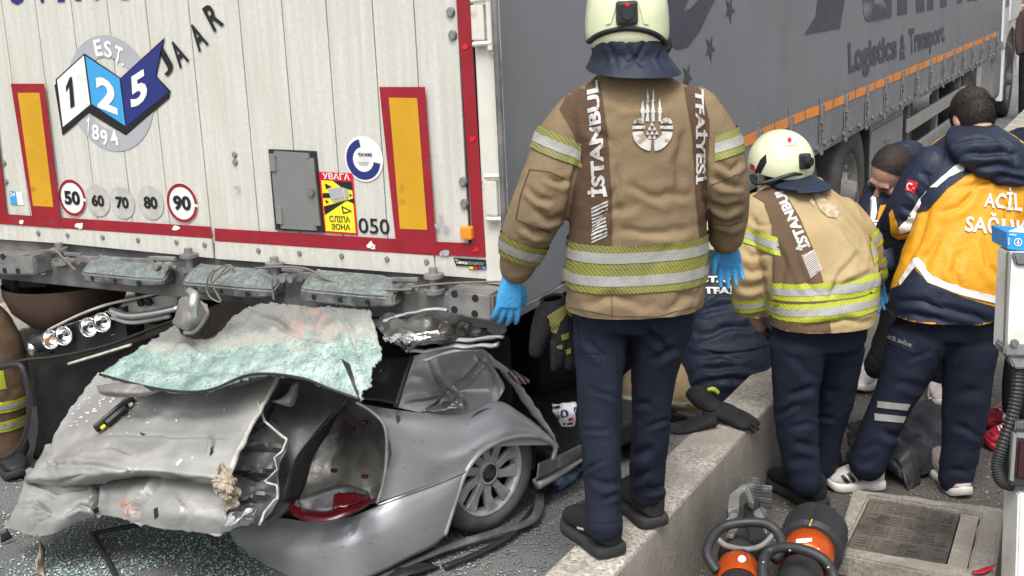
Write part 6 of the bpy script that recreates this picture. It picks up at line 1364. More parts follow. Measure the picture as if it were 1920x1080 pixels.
# ---------------------------------------------------------------- ambulance worker in yellow, back turned
r5 = Vector((-.83, 4.83, 0))
p5 = person('ambulance worker with yellow jacket back reading ACİL SAĞLIK, dark cropped hair', r5)
bm = B()
torso(bm, r5, [(1778, 250, 1884, 246, .20, .08), (1742, 278, 1926, 274, .16, .11), (1726, 318, 1940, 316, .12, .14), (1722, 375, 1936, 368, .08, .155), (1706, 450, 1908, 448, .04, .16), (1680, 525, 1892, 535, 0, .165), (1668, 575, 1886, 598, 0, .165), (1668, 625, 1884, 655, 0, .16)])
j5 = garment('jacket', bm, M['med_yellow'], p5, .0095, 5, .007, (6, 6, 13), 41, .65, cut=[(V(1668, 594, r5, -.16) * .5 + V(1880, 622, r5, -.16) * .5, Vector((-.05, 0, -1)))], folds=[([(1748, 372), (1725, 440), (1700, 500)], 9, 0.012), ([(1770, 430), (1740, 480), (1728, 520)], 9, 0.012), ([(1800, 470), (1790, 510), (1800, 545)], 9, 0.012), ([(1840, 450), (1850, 500), (1890, 540)], 9, 0.012), ([(1870, 340), (1890, 400), (1885, 460)], 9, 0.012), ([(1790, 360), (1830, 345), (1870, 335)], 9, 0.012), ([(1760, 400), (1800, 390), (1830, 350)], 9, 0.012), ([(1680, 560), (1740, 570), (1800, 600)], 9, 0.012), ([(1760, 575), (1820, 590), (1880, 605)], 9, 0.012), ([(1690, 590), (1750, 596), (1830, 612)], 9, 0.012)])
bm = B(); mL = [(1752, 308, .12, 42), (1722, 362, .13, 44), (1694, 412, .16, 40), (1672, 432, .32, 30), (1655, 445, .45, 24)]
plimb(bm, r5, mL); mR = [(1915, 305, .12, 40), (1950, 380, .14, 40), (1960, 440, .3, 32)]; plimb(bm, r5, mR)
s5 = garment('sleeves', bm, M['navy2'], p5, .009, 4, .006, (9, 9, 16), 43, .7, folds=[([(1700, 352), (1725, 372), (1752, 372)], 7, 0.012), ([(1690, 385), (1715, 398), (1738, 395)], 7, 0.012), ([(1722, 322), (1745, 340), (1772, 335)], 7, 0.012), ([(1680, 412), (1700, 420), (1716, 418)], 7, 0.012)])
js = on_mesh(j5, .0045)
sticker('navy_yoke', [[(1722, 300), (1745, 276), (1780, 250), (1884, 246), (1930, 276), (1935, 310), (1860, 318), (1812, 328), (1778, 352), (1740, 395), (1715, 400), (1720, 350)]], js, M['navy2'], j5, 4, True)
sticker('navy_hem', [[(1664, 545), (1690, 534), (1716, 504), (1742, 532), (1800, 556), (1888, 582), (1896, 660), (1650, 640)]], js, M['navy2'], j5, 4, True)
jt = on_mesh(j5, .0075)
sticker('white_tape', [[(1688, 528), (1716, 484), (1722, 484), (1748, 518), (1800, 538), (1888, 560), (1888, 574), (1798, 552), (1740, 530), (1718, 500), (1690, 536)]], jt, M['med_white'], j5, 8, True)
sticker('white_tape', [[(1790, 312), (1812, 304), (1806, 322), (1778, 334), (1758, 352), (1745, 352)]], jt, M['med_white'], j5, 7, True)
ss = on_mesh(s5, .004)
sticker('white_tape', [[(1770, 318), (1786, 318), (1752, 352), (1718, 402), (1706, 432), (1690, 438), (1682, 430), (1700, 412), (1724, 372)]], ss, M['med_white'], s5, 7, True)
sticker('yellow_edge', [[(1668, 400), (1674, 392), (1690, 440), (1706, 434), (1706, 446), (1684, 448), (1672, 440)]], ss, M['med_yellow'], s5, 6, True)
fl = sticker('flag_patch', [[(1704, 337), (1722, 342), (1716, 364), (1698, 357)]], on_mesh(s5, .005), M['flag_red'], s5, 5, True)
sticker('flag_crescent', arc(1708, 350, 4.2, 6.4, .9, 5.6, 14), on_mesh(s5, .008), M['print_white'], fl); sticker('flag_star', [star(1714.5, 352, 2.4, 2.4, .3)], on_mesh(s5, .008), M['print_white'], fl)
text('ACİL', [(1843, 388), (1914, 396), (1911, 352), (1848, 354)], jt, M['print_white'], j5, .02, .08)
text('SAĞLIK', [(1808, 434), (1928, 446), (1924, 402), (1812, 396)], jt, M['print_white'], j5, .02, .06)
bm = B(); torso(bm, r5, [(1786, 236, 1866, 233, .13, .085), (1774, 258, 1896, 254, .07, .095), (1784, 290, 1928, 286, .01, .07), (1822, 322, 1940, 322, -.02, .052), (1872, 344, 1938, 346, -.02, .036)])
garment('hood', bm, M['navy2'], p5, .008, 4, .009, (7, 7, 12), 45, .8, folds=[([(1785, 275), (1830, 262), (1880, 265)], 7, 0.014), ([(1790, 300), (1850, 285), (1910, 290)], 7, 0.014), ([(1820, 320), (1870, 312), (1925, 320)], 7, 0.014), ([(1850, 335), (1890, 330), (1930, 340)], 7, 0.014), ([(1860, 255), (1890, 275), (1900, 310)], 7, 0.014)])
bm = B(); torso(bm, r5, [(1690, 560, 1870, 580, 0, .13), (1682, 605, 1876, 618, 0, .125), (1692, 625, 1868, 636, 0, .11)])
plimb(bm, r5, [(1722, 630, 0, 56), (1697, 700, 0, 47), (1668, 765, 0, 38), (1640, 830, .0, 37), (1626, 872, 0, 37)])
plimb(bm, r5, [(1818, 640, 0, 56), (1814, 710, 0, 46), (1808, 790, 0, 41), (1798, 860, -.02, 34), (1790, 902, -.03, 32)])
t5 = garment('trousers', bm, M['navy'], p5, .0095, 4, .006, (7, 7, 16), 47, .7, None, None, irregular([([(1670, 680), (1710, 700), (1750, 680)], 8, 0.011), ([(1655, 715), (1690, 735), (1735, 720)], 8, 0.011), ([(1625, 805), (1660, 815), (1700, 800)], 8, 0.011), ([(1612, 838), (1645, 850), (1680, 838)], 8, 0.011), ([(1605, 862), (1640, 872), (1668, 862)], 8, 0.011), ([(1765, 690), (1810, 705), (1855, 685)], 8, 0.011), ([(1765, 740), (1805, 760), (1845, 745)], 8, 0.011), ([(1762, 800), (1800, 812), (1840, 795)], 8, 0.011), ([(1760, 845), (1795, 855), (1825, 840)], 8, 0.011), ([(1758, 880), (1790, 890), (1820, 875)], 8, 0.011), ([(1760, 640), (1770, 690), (1760, 740)], 8, 0.011), ([(1700, 640), (1730, 660), (1760, 700)], 8, 0.011)], 73))
ts = on_mesh(t5, .005)
sticker('reflective_band', [[(1647, 752), (1706, 757), (1700, 769), (1646, 764)], [(1641, 775), (1698, 780), (1692, 792), (1641, 788)]], ts, M['retro'], t5, 7, True)
text('ACİL SAĞLIK', [(1664, 634), (1710, 651), (1712, 643), (1666, 625)], ts, M['retro'], t5, .03, .06)
sticker('pocket_flap', [[(1662, 620), (1720, 640), (1714, 662), (1660, 640)]], on_mesh(t5, .003), M['navy2'], t5, 7, True)
sh = shoe(P(1656, 912, Z=.004), P(1552, 916, Z=.004), M['shoe_white'], M['sole_white'], p5, .048, .085)
sx = on_mesh(sh, .003)
for k in range(3): sticker('black_stripe', [[(1576 + k * 11, 893 - k * 4), (1582 + k * 11, 890 - k * 4), (1594 + k * 11, 904 - k * 3), (1588 + k * 11, 908 - k * 3)]], sx, M['black'], sh, 5)
shoe(P(1756, 886, Z=.004), P(1808, 936, Z=.004), M['shoe_white'], M['sole_white'], p5, .046, .085)
def strands(b, c, u, m, par, n, ln, f):
    """cropped hair: a close scalp shell and thousands of short tapering strands, joined"""
    rh = random.Random(n); bmesh.ops.triangulate(b, faces=b.faces); b.normal_update(); fs = [(x, x.calc_area()) for x in b.faces]; tot = sum(a for _, a in fs); out = B(); cnt = 0
    for fc, a in fs:
        k = n * a / tot; k = int(k) + (1 if rh.random() < k - int(k) else 0)
        for _ in range(k):
            r1_, r2_ = sorted((rh.random(), rh.random())); w0, w1, w2 = r1_, r2_ - r1_, 1 - r2_; q = fc.verts[0].co * w0 + fc.verts[1].co * w1 + fc.verts[2].co * w2
            nn = (q - c).normalized(); d = (nn * .75 - u * .35 + f * .5 * rh.uniform(.2, 1) + Vector((rh.uniform(-.4, .4), rh.uniform(-.4, .4), rh.uniform(-.3, .3)))).normalized(); s = nn.cross(d).normalized() * .0011; q = q - nn * .002
            e = q + d * ln * rh.uniform(.6, 1.2); out.faces.new((out.verts.new(q - s), out.verts.new(q + s), out.verts.new(e)))
    h = obj('hair', out, m, par, smooth='keep'); h['kind'] = 'stuff'
    obj('scalp', b, M['scalp'], h, smooth=True)
def head(par, c, fwd, up, s=1.0, hair=None, beard=None, bald=False, m='skin', extra=None, line=(.062, .062)):
    """head facing fwd; a single mesh with nose, brow, lips, chin and ears"""
    f = fwd.normalized(); u = (up - f * up.dot(f)).normalized(); r = f.cross(u)
    def q(x, y, z): return c + (r * x + f * y + u * z) * s
    def el(b, x, y, z, rx, ry, rz): ellipsoid(b, q(x, y, z), [r * rx * s, f * ry * s, u * rz * s], 16)
    b = B()
    el(b, 0, -.012, .030, .075, .096, .088); el(b, 0, .022, -.045, .058, .066, .070); el(b, 0, .056, -.088, .026, .026, .022)
    el(b, 0, .080, .028, .052, .014, .014); limb(b, [q(0, .086, .018), q(0, .103, -.018), q(0, .106, -.028)], [.008 * s, .012 * s, .014 * s], n=10); el(b, -.012, .092, -.032, .010, .012, .008); el(b, .012, .092, -.032, .010, .012, .008)
    el(b, 0, .083, -.060, .024, .012, .006); el(b, 0, .081, -.069, .020, .012, .007); el(b, -.042, .058, -.015, .024, .022, .022); el(b, .042, .058, -.015, .024, .022, .022)
    for sg in (-1, 1): el(b, sg * .078, -.012, -.010, .010, .020, .032)
    limb(b, [q(0, -.02, -.06), q(0, -.03, -.13), q(0, -.045, -.20)], [.056 * s, .054 * s, .064 * s])
    if extra: extra(b)
    o = skin_obj('body', remesh(b, .0055 if not extra else .008, 2), M[m], par)
    if hair:
        b = B(); el(b, 0, -.020, .040, .080, .098, .090)
        bmesh.ops.bisect_plane(b, geom=list(b.verts) + list(b.edges) + list(b.faces), plane_co=q(0, *line), plane_no=(f * .80 - u * .60), clear_outer=True)
        bmesh.ops.bisect_plane(b, geom=list(b.verts) + list(b.edges) + list(b.faces), plane_co=q(0, -.05, -.045), plane_no=-u, clear_outer=True)
        if bald: bmesh.ops.bisect_plane(b, geom=list(b.verts) + list(b.edges) + list(b.faces), plane_co=q(0, -.045, .098), plane_no=(u * .9 + f * .42).normalized(), clear_outer=True)
        strands(b, c, u, M[hair], par, 5000, .008, f)
    if beard:
        b = B(); el(b, 0, .026, -.052, .0605, .068, .070)
        bmesh.ops.bisect_plane(b, geom=list(b.verts) + list(b.edges) + list(b.faces), plane_co=q(0, .07, -.052), plane_no=(u * .8 + f * .25).normalized(), clear_outer=True)
        el(b, 0, .088, -.050, .026, .012, .005); obj('beard', b, M[beard], par, smooth=True)
    b = B()
    for sg in (-1, 1): limb(b, [q(sg * .016, .094, .022), q(sg * .034, .089, .028), q(sg * .052, .074, .022)], [.0022 * s, .0034 * s, .002 * s], n=8)
    obj('eyebrows', b, M['hair'], par, smooth=True)
    b = B()
    for sg in (-1, 1): limb(b, [q(sg * .018, .083, .000), q(sg * .031, .087, -.003), q(sg * .046, .076, .001)], [.0009 * s, .0014 * s, .0009 * s], n=6)
    obj('eyelashes', b, M['hair'], par, smooth=True)
    return o
def ex5(b):
    torso(b, r5, [(1760, 330, 1890, 330, .1, .08), (1740, 450, 1850, 450, .03, .1), (1710, 580, 1850, 580, 0, .1)])
    for q_ in (mL, mR): plimb(b, r5, [(x, y, o, w * .55) for x, y, o, w in q_])
    plimb(b, r5, [(1720, 630, 0, 34), (1668, 765, 0, 24), (1626, 880, 0, 18)]); plimb(b, r5, [(1818, 640, 0, 34), (1808, 790, 0, 24), (1790, 900, 0, 18)]); plimb(b, r5, [(1826, 262, .17, 30), (1826, 300, .15, 34)])
hd = V(1823, 226, r5, .21)
head(p5, hd, HF * .72 - ZV * .6 - HR * .12, ZV, .98, 'hair', extra=ex5)
bm = B(); el_ = (HF * .72 - ZV * .6 - HR * .12).normalized(); eu = (ZV - el_ * ZV.dot(el_)).normalized(); er = el_.cross(eu)
ellipsoid(bm, hd - el_ * .016 + eu * .018, [er * .0795, el_ * .100, eu * .094], 32)
bmesh.ops.bisect_plane(bm, geom=list(bm.verts) + list(bm.edges) + list(bm.faces), plane_co=hd + el_ * .05, plane_no=el_, clear_outer=True); bmesh.ops.bisect_plane(bm, geom=list(bm.verts) + list(bm.edges) + list(bm.faces), plane_co=hd - eu * .065, plane_no=-eu, clear_outer=True)
strands(bm, hd, eu, M['stubble'], p5, 7500, .010, -el_)

# ---------------------------------------------------------------- bearded ambulance worker looking down
r6 = Vector((-1.08, 5.95, 0))
p6 = person('bearded ambulance worker with receding hair looking down, navy hood', r6)
bm = B(); torso(bm, r6, [(1660, 322, 1740, 318, .06, .08), (1640, 345, 1762, 340, .05, .11), (1634, 400, 1772, 395, .05, .14), (1650, 460, 1770, 455, .08, .15), (1664, 500, 1772, 500, .12, .15)])
nL = [(1650, 350, .02, 30), (1638, 400, -.02, 32), (1634, 440, -.08, 28), (1650, 462, -.2, 22), (1662, 500, -.3, 17)]; nR = [(1752, 350, .02, 30), (1770, 420, -.05, 30), (1740, 470, -.2, 24)]
plimb(bm, r6, nL); plimb(bm, r6, nR)
j6 = garment('jacket', bm, M['navy2'], p6, .011, 4, .009, (8, 8, 16), 51, .7); js = on_mesh(j6, .004)
sticker('white_tape', [[(1632, 372), (1642, 364), (1644, 398), (1640, 414), (1660, 408), (1664, 418), (1628, 428), (1626, 418), (1632, 408)], [(1630, 438), (1668, 424), (1670, 432), (1632, 447)]], js, M['med_white'], j6, 6, True)
sticker('yellow_panel', [[(1646, 400), (1650, 385), (1672, 382), (1690, 420), (1664, 425), (1662, 408), (1644, 412)], [(1628, 430), (1660, 422), (1664, 428), (1630, 438)]], js, M['med_yellow'], j6, 6, True)
sticker('flag_patch', [[(1612, 345), (1617, 342), (1618, 370), (1613, 372)]], js, M['flag_red'], j6, 5)
hd6 = V(1667, 328, r6, -.03); fw6 = (-HF * .42 - HR * .62 - ZV * .58).normalized()
up6 = (ZV * .80 - HF * .55 - HR * .12).normalized()
bm = B(); torso(bm, r6, [(1646, 282, 1704, 262, .12, .05), (1644, 300, 1728, 268, .14, .08), (1654, 330, 1738, 300, .14, .10), (1676, 350, 1742, 340, .12, .11)]); garment('hood', bm, M['navy2'], p6, .009, 4, .008, (8, 8, 14), 52, .7)
bm = B(); plimb(bm, r6, [(1700, 510, .15, 42), (1692, 570, .08, 36), (1668, 640, .02, 30), (1642, 690, .02, 25)]); plimb(bm, r6, [(1745, 515, .15, 42), (1765, 600, .05, 34), (1775, 680, 0, 28), (1768, 715, 0, 24)]); torso(bm, r6, [(1668, 470, 1772, 470, .12, .12), (1664, 520, 1778, 520, .14, .13)])
garment('trousers', bm, M['darkcloth'], p6, .012, 4, .008, (7, 7, 24), 53, .7)
shoe(P(1650, 690, Z=.004), P(1612, 738, Z=.004), M['shoe_white'], M['sole_white'], p6, .050, .085); shoe(P(1756, 705, Z=.004), P(1764, 768, Z=.004), M['shoe_white'], M['sole_white'], p6, .050, .085)
def ex6(b):
    torso(b, r6, [(1670, 350, 1735, 350, .06, .07), (1670, 460, 1750, 460, .1, .1)])
    for q_ in (nL, nR): plimb(b, r6, [(x, y, o, w * .55) for x, y, o, w in q_])
    plimb(b, r6, [(1700, 510, .15, 26), (1690, 580, .06, 22), (1645, 690, .02, 15)]); plimb(b, r6, [(1745, 515, .15, 26), (1766, 600, .04, 22), (1768, 710, 0, 15)]); limb(b, [hd6 - up6 * .06, V(1700, 345, r6, .08)], [.06, .075])
head(p6, hd6, fw6, up6, 1.10, 'stubble', 'hair', False, extra=ex6, line=(.038, .078))

# ---------------------------------------------------------------- person in red clogs, mostly hidden
r7 = Vector((-.42, 5.55, 0))
p7 = person('person in red clogs and dark clothes bending behind the yellow jacket', r7)
bm = B(); plimb(bm, r7, [(1960, 500, .1, 52), (1935, 620, .02, 40), (1908, 720, .0, 28), (1902, 770, 0, 22)]); plimb(bm, r7, [(1990, 500, .1, 52), (1980, 640, .05, 38), (1940, 790, -.02, 24)])
garment('trousers', bm, M['darkcloth'], p7, .012, 4, .006, (7, 7, 22), 61)
bm = B(); torso(bm, r7, [(1868, 262, 1932, 238, .35, .08), (1862, 300, 1990, 262, .3, .13), (1890, 380, 2030, 330, .2, .15), (1910, 480, 2040, 460, .1, .16), (1915, 530, 2035, 520, .08, .16)]); plimb(bm, r7, [(1890, 300, .3, 34), (1900, 400, .4, 32), (1890, 470, .5, 24)])
garment('jacket', bm, M['navy'], p7, .012, 4, .008, (8, 8, 16), 62)
bm = B(); plimb(bm, r7, [(1895, 285, .38, 38), (1885, 300, .45, 36), (1940, 300, .3, 40), (1970, 420, .15, 60), (1960, 520, .1, 40), (1902, 760, 0, 14)]); skin_obj('body', remesh(bm, .014, 3), M['skin'], p7)
bm = B(); plimb(bm, r7, [(1900, 765, 0, 15), (1896, 785, 0, 16)]); obj('sock', bm, M['print_white'], p7, smooth=True)
def clog(h, t, par):
    o = shoe(h, t, M['croc'], M['croc'], par, .052, .08, 'clog'); s = on_mesh(o, .003); x0, y0 = project(t + ZV * .05); bm = B()
    u = (t - h).normalized(); w = u.cross(ZV).normalized()
    for a in (-.03, -.06, -.09):
        for b in (-.022, 0, .022):
            q = t + u * a + w * b + ZV * .06; px, py = project(q); g = s(px, py)
            if g is not None: cyl(bm, g, ZV, .005, .001, 8)
    obj('vent_holes', bm, M['black'], o) if len(bm.verts) else bm.free()
clog(P(1905, 790, Z=.004), P(1848, 806, Z=.004), p7); clog(P(1912, 838, Z=.004), P(1846, 838, Z=.004), p7)

# ---------------------------------------------------------------- bystander far off by the lorry cab
q = P(1922, 226, Z=0); r8 = Vector((q.x, q.y, 0)); X8 = 0
p8 = person('distant person in dark maroon top and black trousers beyond the lorry cab', r8)
bm = B(); plimb(bm, r8, [(1922, 105, 0, 11), (1918, 160, 0, 8), (1915, 215, 0, 6)]); plimb(bm, r8, [(1934, 105, 0, 11), (1938, 160, 0, 8), (1939, 215, 0, 6)]); garment('trousers', bm, M['darkcloth'], p8, .02, 3, .01)
bm = B(); torso(bm, r8, [(1919, 18, 1939, 18, 0, .07), (1911, 28, 1948, 28, 0, .12), (1913, 70, 1946, 70, 0, .13), (1913, 100, 1944, 100, 0, .14)]); plimb(bm, r8, [(1914, 34, 0, 8), (1909, 70, 0, 7), (1911, 100, 0, 6)]); plimb(bm, r8, [(1945, 34, 0, 8), (1950, 70, 0, 7), (1948, 100, 0, 6)])
garment('jumper', bm, mat('maroon_wool', (.075, .045, .045), .85), p8, .02, 3, .01)
head(p8, V(1929, 2, r8), -HF, ZV, 1.0, 'hair'); shoe(r8 + HR * -.05, r8 + HR * -.1 - HF * .2, M['shoe'], M['sole'], p8); shoe(r8 + HR * .12, r8 + HR * .12 - HF * .2, M['shoe'], M['sole'], p8)
# ================================================================ small things on the pavement and barrier
# inspection cover in a raised concrete surround
MC = thing('inspection_cover', 'cast iron inspection cover in a raised concrete surround by the white shoes', 'manhole cover', tuple(P(1720, 990, Z=0)))
ZC = .085
o4 = [P(x, y, Z=ZC) for x, y in ((1601, 916), (1881, 953), (1862, 1098), (1563, 1036))]; i4 = [P(x, y, Z=ZC) for x, y in ((1632, 928), (1839, 963), (1815, 1064), (1585, 1024))]
bm = B()
for k in range(4):
    a, b, c, d = o4[k], o4[(k + 1) % 4], i4[(k + 1) % 4], i4[k]; quadbox(bm, a, b, c, d, Vector((0, 0, -ZC)))
bmesh.ops.remove_doubles(bm, verts=bm.verts, dist=1e-5); bmesh.ops.bevel(bm, geom=[e for e in bm.edges if e.is_manifold and e.calc_face_angle(0) > .8], offset=.008, segments=2, affect='EDGES')
bmesh.ops.subdivide_edges(bm, edges=[e for e in bm.edges if e.calc_length() > .08], cuts=6, use_grid_fill=True)
for v in bm.verts: v.co += Vector((noise.noise(v.co * 14), noise.noise(v.co * 14 + ZV * 3), noise.noise(v.co * 14 + ZV * 8) * .6)) * .006
obj('surround', bm, M['kerb'], MC)
def il(u, v): return (i4[0] * (1 - u) + i4[1] * u) * (1 - v) + (i4[3] * (1 - u) + i4[2] * u) * v
def plate(name, u0, u1, v0, v1, dz, m, par):
    bm = B(); quadbox(bm, *[il(*q) - ZV * dz for q in ((u0, v0), (u1, v0), (u1, v1), (u0, v1))], -ZV * .05); return obj(name, bm, m, par)
cv = plate('cover_plate', .012, .82, .02, .98, .012, M['iron'], MC); plate('cover_plate', .835, .99, .02, .98, .008, M['kerb'], MC)
rr = random.Random(4); bm = B()
for gy in range(4):
    for gx_ in range(7):
        u0 = .05 + gx_ * .108; v0 = .07 + gy * .225
        for k in range(4):
            if rr.random() < .2: continue
            if (gx_ + gy) % 2: q = [(u0, v0 + k * .048), (u0 + .085, v0 + k * .048), (u0 + .085, v0 + k * .048 + .022), (u0, v0 + k * .048 + .022)]
            else: q = [(u0 + k * .024, v0), (u0 + k * .024 + .011, v0), (u0 + k * .024 + .011, v0 + .17), (u0 + k * .024, v0 + .17)]
            quadbox(bm, *[il(*p) - ZV * .006 for p in q], -ZV * .012)
o = obj('cast_ribs', bm, M['iron'], cv); o['kind'] = 'stuff'
# rescue spreader
TA = thing('rescue_spreader', 'orange and black rescue spreader tool leaning along the barrier, silver bracket on its arms', 'rescue tool', tuple(P(1385, 1060, Z=0)))
a0, a1 = P(1384, 1110, Z=.15), P(1383, 1020, Z=.15); ax = (a1 - a0).normalized(); ur = ax.cross(ZV).normalized()
def prof(par, name, c, prf, m, n=32): b = B(); lathe(b, c, ax, prf, n); return obj(name, b, M[m], par, smooth=True)
prof(TA, 'grip_sleeve', a0 - ax * .10, [(0, 0), (.062, 0), (.066, .02), (.066, .13), (.060, .14)], 'tool_black')
ob = prof(TA, 'orange_body', a0 + ax * .035, [(.066, 0), (.070, .006), (.070, .115), (.064, .13), (.05, .135)], 'tool_orange')
prof(TA, 'neck', a0 + ax * .16, [(.06, 0), (.058, .06), (.066, .07), (.066, .10), (0.05, .12), (0, .12)], 'tool_black')
sticker('round_label', [[(1391 + 7.5 * math.cos(k * .4), 1049 + 7 * math.sin(k * .4)) for k in range(16)]], on_mesh(ob, .002), M['print_white'], ob, 5)
bm = B(); hp_ = [P(x, y, Z=z) for x, y, z in ((1345, 1072, .18), (1326, 1040, .22), (1334, 1010, .25), (1356, 988, .27), (1392, 980, .28), (1432, 981, .28), (1456, 996, .26), (1466, 1024, .23), (1452, 1052, .20))]
tube(bm, hp_, .0165, 12, 6); obj('carry_handle', bm, M['tool_black'], TA, smooth=True)
bm = B(); tube(bm, [P(x, y, Z=z) for x, y, z in ((1346, 1012, .24), (1364, 1024, .22), (1400, 1030, .2), (1430, 1022, .22), (1452, 1000, .25))], .010, 10, 6); obj('handle_bracket', bm, M['plastic_grey'], TA, smooth=True)
def blade(q, th, m, name, bev=.006):
    bm = B(); prism(bm, [P(x, y, Z=z) for x, y, z in q], Vector((0, 0, -th))); bmesh.ops.recalc_face_normals(bm, faces=bm.faces)
    bmesh.ops.bevel(bm, geom=list(bm.edges), offset=bev, segments=2, affect='EDGES'); return obj(name, bm, M[m], TA)
blade([(1368, 1015, .20), (1362, 950, .21), (1370, 942, .22), (1392, 948, .22), (1402, 1015, .20)], .09, 'tool_black', 'spreader_arm')
blade([(1402, 1020, .17), (1394, 942, .19), (1408, 938, .20), (1438, 1008, .17)], .10, 'tool_black', 'spreader_arm')
blade([(1364, 956, .245), (1368, 926, .25), (1392, 906, .25), (1404, 908, .25), (1414, 942, .24), (1404, 938, .24), (1396, 918, .245), (1386, 926, .245), (1386, 950, .245)], .03, 'alu', 'silver_bracket', .004)
blade([(1412, 958, .20), (1424, 950, .20), (1438, 978, .18), (1438, 1000, .17), (1428, 990, .17)], .05, 'alu', 'silver_hinge', .004)
for q in ([(1400, 908, .22), (1408, 892, .20), (1420, 888, .19), (1420, 940, .18), (1410, 944, .2)], [(1421, 908, .17), (1432, 906, .16), (1437, 960, .14), (1424, 956, .15)]):
    t = blade(q, .06, 'rubber', 'gripping_tip', .003)
    bm = B()
    for k in range(7):
        p = P(q[1][0] + (q[2][0] - q[1][0]) * .5 + 2, q[1][1] + 8 + k * 6, Z=q[1][2] + .006 - k * .003); box(bm, p - Vector((.022, .005, .006)), p + Vector((.022, .005, .008)), .001)
    obj('tip_teeth', bm, M['rubber'], t)
for y in (972, 1000):
    p = P(1373, y, Z=.225); bm = B(); box(bm, p - Vector((.012, .03, .006)), p + Vector((.012, .03, .008)), .003); obj('steel_tab', bm, M['alu'], TA)
text('RESCUE', [(1410, 990), (1421, 1006), (1424, 1004), (1413, 988)], lambda x, y: P(x, y, Z=.175), M['print_white'], TA, .0) if False else None
# second tool
TB = thing('rescue_cutter', 'rescue tool with big ribbed black collar over an orange body, beside the inspection cover', 'rescue tool', tuple(P(1510, 1050, Z=0)))
b0, b1 = P(1488, 1120, Z=.14), P(1534, 985, Z=.14); ax = (b1 - b0).normalized(); LB = (b1 - b0).length
prof(TB, 'hose_socket', b0 - ax * .06, [(.045, 0), (.055, .0), (.062, .10), (.070, .12), (.072, LB * .40), (.06, LB * .42)], 'tool_black')
ob2 = prof(TB, 'orange_body', b0 + ax * LB * .40, [(.078, 0), (.086, .006), (.088, LB * .28), (.08, LB * .29)], 'tool_orange')
bm = B(); n = 40; rings = []
for h, r in ((LB * .60, .07), (LB * .60, .100), (LB * .63, .112), (LB * .90, .112), (LB * .97, .094), (LB * 1.02, .06), (LB * 1.02, 0.001)):
    u_ = ax.orthogonal().normalized(); w_ = ax.cross(u_)
    rings.append([b0 + ax * h + (u_ * math.cos(k * 6.2832 / n) + w_ * math.sin(k * 6.2832 / n)) * r * (.965 if k % 5 == 0 and .1 < r else 1) for k in range(n)])
ring_loft(bm, rings, False); co_ = obj('ribbed_collar', bm, M['tool_black'], TB, smooth=False)
prof(TB, 'end_knob', b0 + ax * LB * 1.0, [(.05, 0), (.05, .05), (.04, .06), (0, .06)], 'tool_black')
sg_ = on_mesh(co_, .003); sticker('green_display', [[(1519, 974), (1529, 972), (1523, 988), (1513, 988)]], sg_, M['black'], co_, 4); sticker('display_light', [[(1522, 976), (1525, 976), (1520, 985), (1517, 985)]], on_mesh(co_, .006), M['lime2'], co_, 4)
so2 = on_mesh(ob2, .003); sticker('white_label', [[(1494, 1012), (1522, 1010), (1522, 1017), (1492, 1019)], [(1529, 1026), (1538, 1030), (1536, 1040), (1527, 1035)]], so2, M['print_white'], ob2, 5)
bm = B(); tube(bm, [P(x, y, Z=z) for x, y, z in ((1432, 1100, .20), (1430, 1060, .24), (1442, 1034, .26), (1475, 1026, .28), (1510, 1032, .28), (1545, 1050, .26), (1562, 1078, .22), (1566, 1110, .18))], .0165, 12, 6); hn = obj('carry_handle', bm, M['tool_black'], TB, smooth=True)
bm = B()
for x, y in ((1481, 1032), (1431, 1055), (1553, 1064)):
    g = on_mesh(hn, .001)(x, y)
    if g is not None: ellipsoid(bm, g, [HR * .005, HF * .005, ZV * .005], 8)
obj('steel_stud', bm, M['chrome'], hn) if len(bm.verts) else bm.free()
# black work gloves on the barrier
GL = thing('work_gloves', 'pair of black work gloves with lime cuff tab lying on the barrier top', 'gloves', tuple(P(1340, 780, Z=.33)))
g1 = hand(GL, M['glove_black'], P(1336, 762, Z=.385), P(1404, 790, Z=.345) - P(1336, 762, Z=.385), Vector((.3, .9, .1)), 1.2, .22, spread=.05)
hand(GL, M['glove_black'], P(1332, 788, Z=.36), P(1268, 806, Z=.335) - P(1332, 788, Z=.365), Vector((.2, .9, .2)), 1.15, .18, spread=.03); bm = B(); limb(bm, [P(1330, 775, Z=.36), P(1362, 780, Z=.36), P(1396, 798, Z=.345)], [.035, .038, .03], .6); obj('glove_back', bm, M['glove_black'], GL, smooth=True)
bm = B(); limb(bm, [P(1308, 738, Z=.39), P(1318, 750, Z=.39), P(1338, 764, Z=.385)], [.050, .048, .040], .7); obj('cuff', bm, M['glove_black'], GL, smooth=True)
bm = B(); p = P(1338, 730, Z=.44); limb(bm, [p - HR * .02, p, p + HR * .018 - ZV * .015], [.008, .010, .008]); obj('lime_tab', bm, M['lime2'], GL, smooth=True)
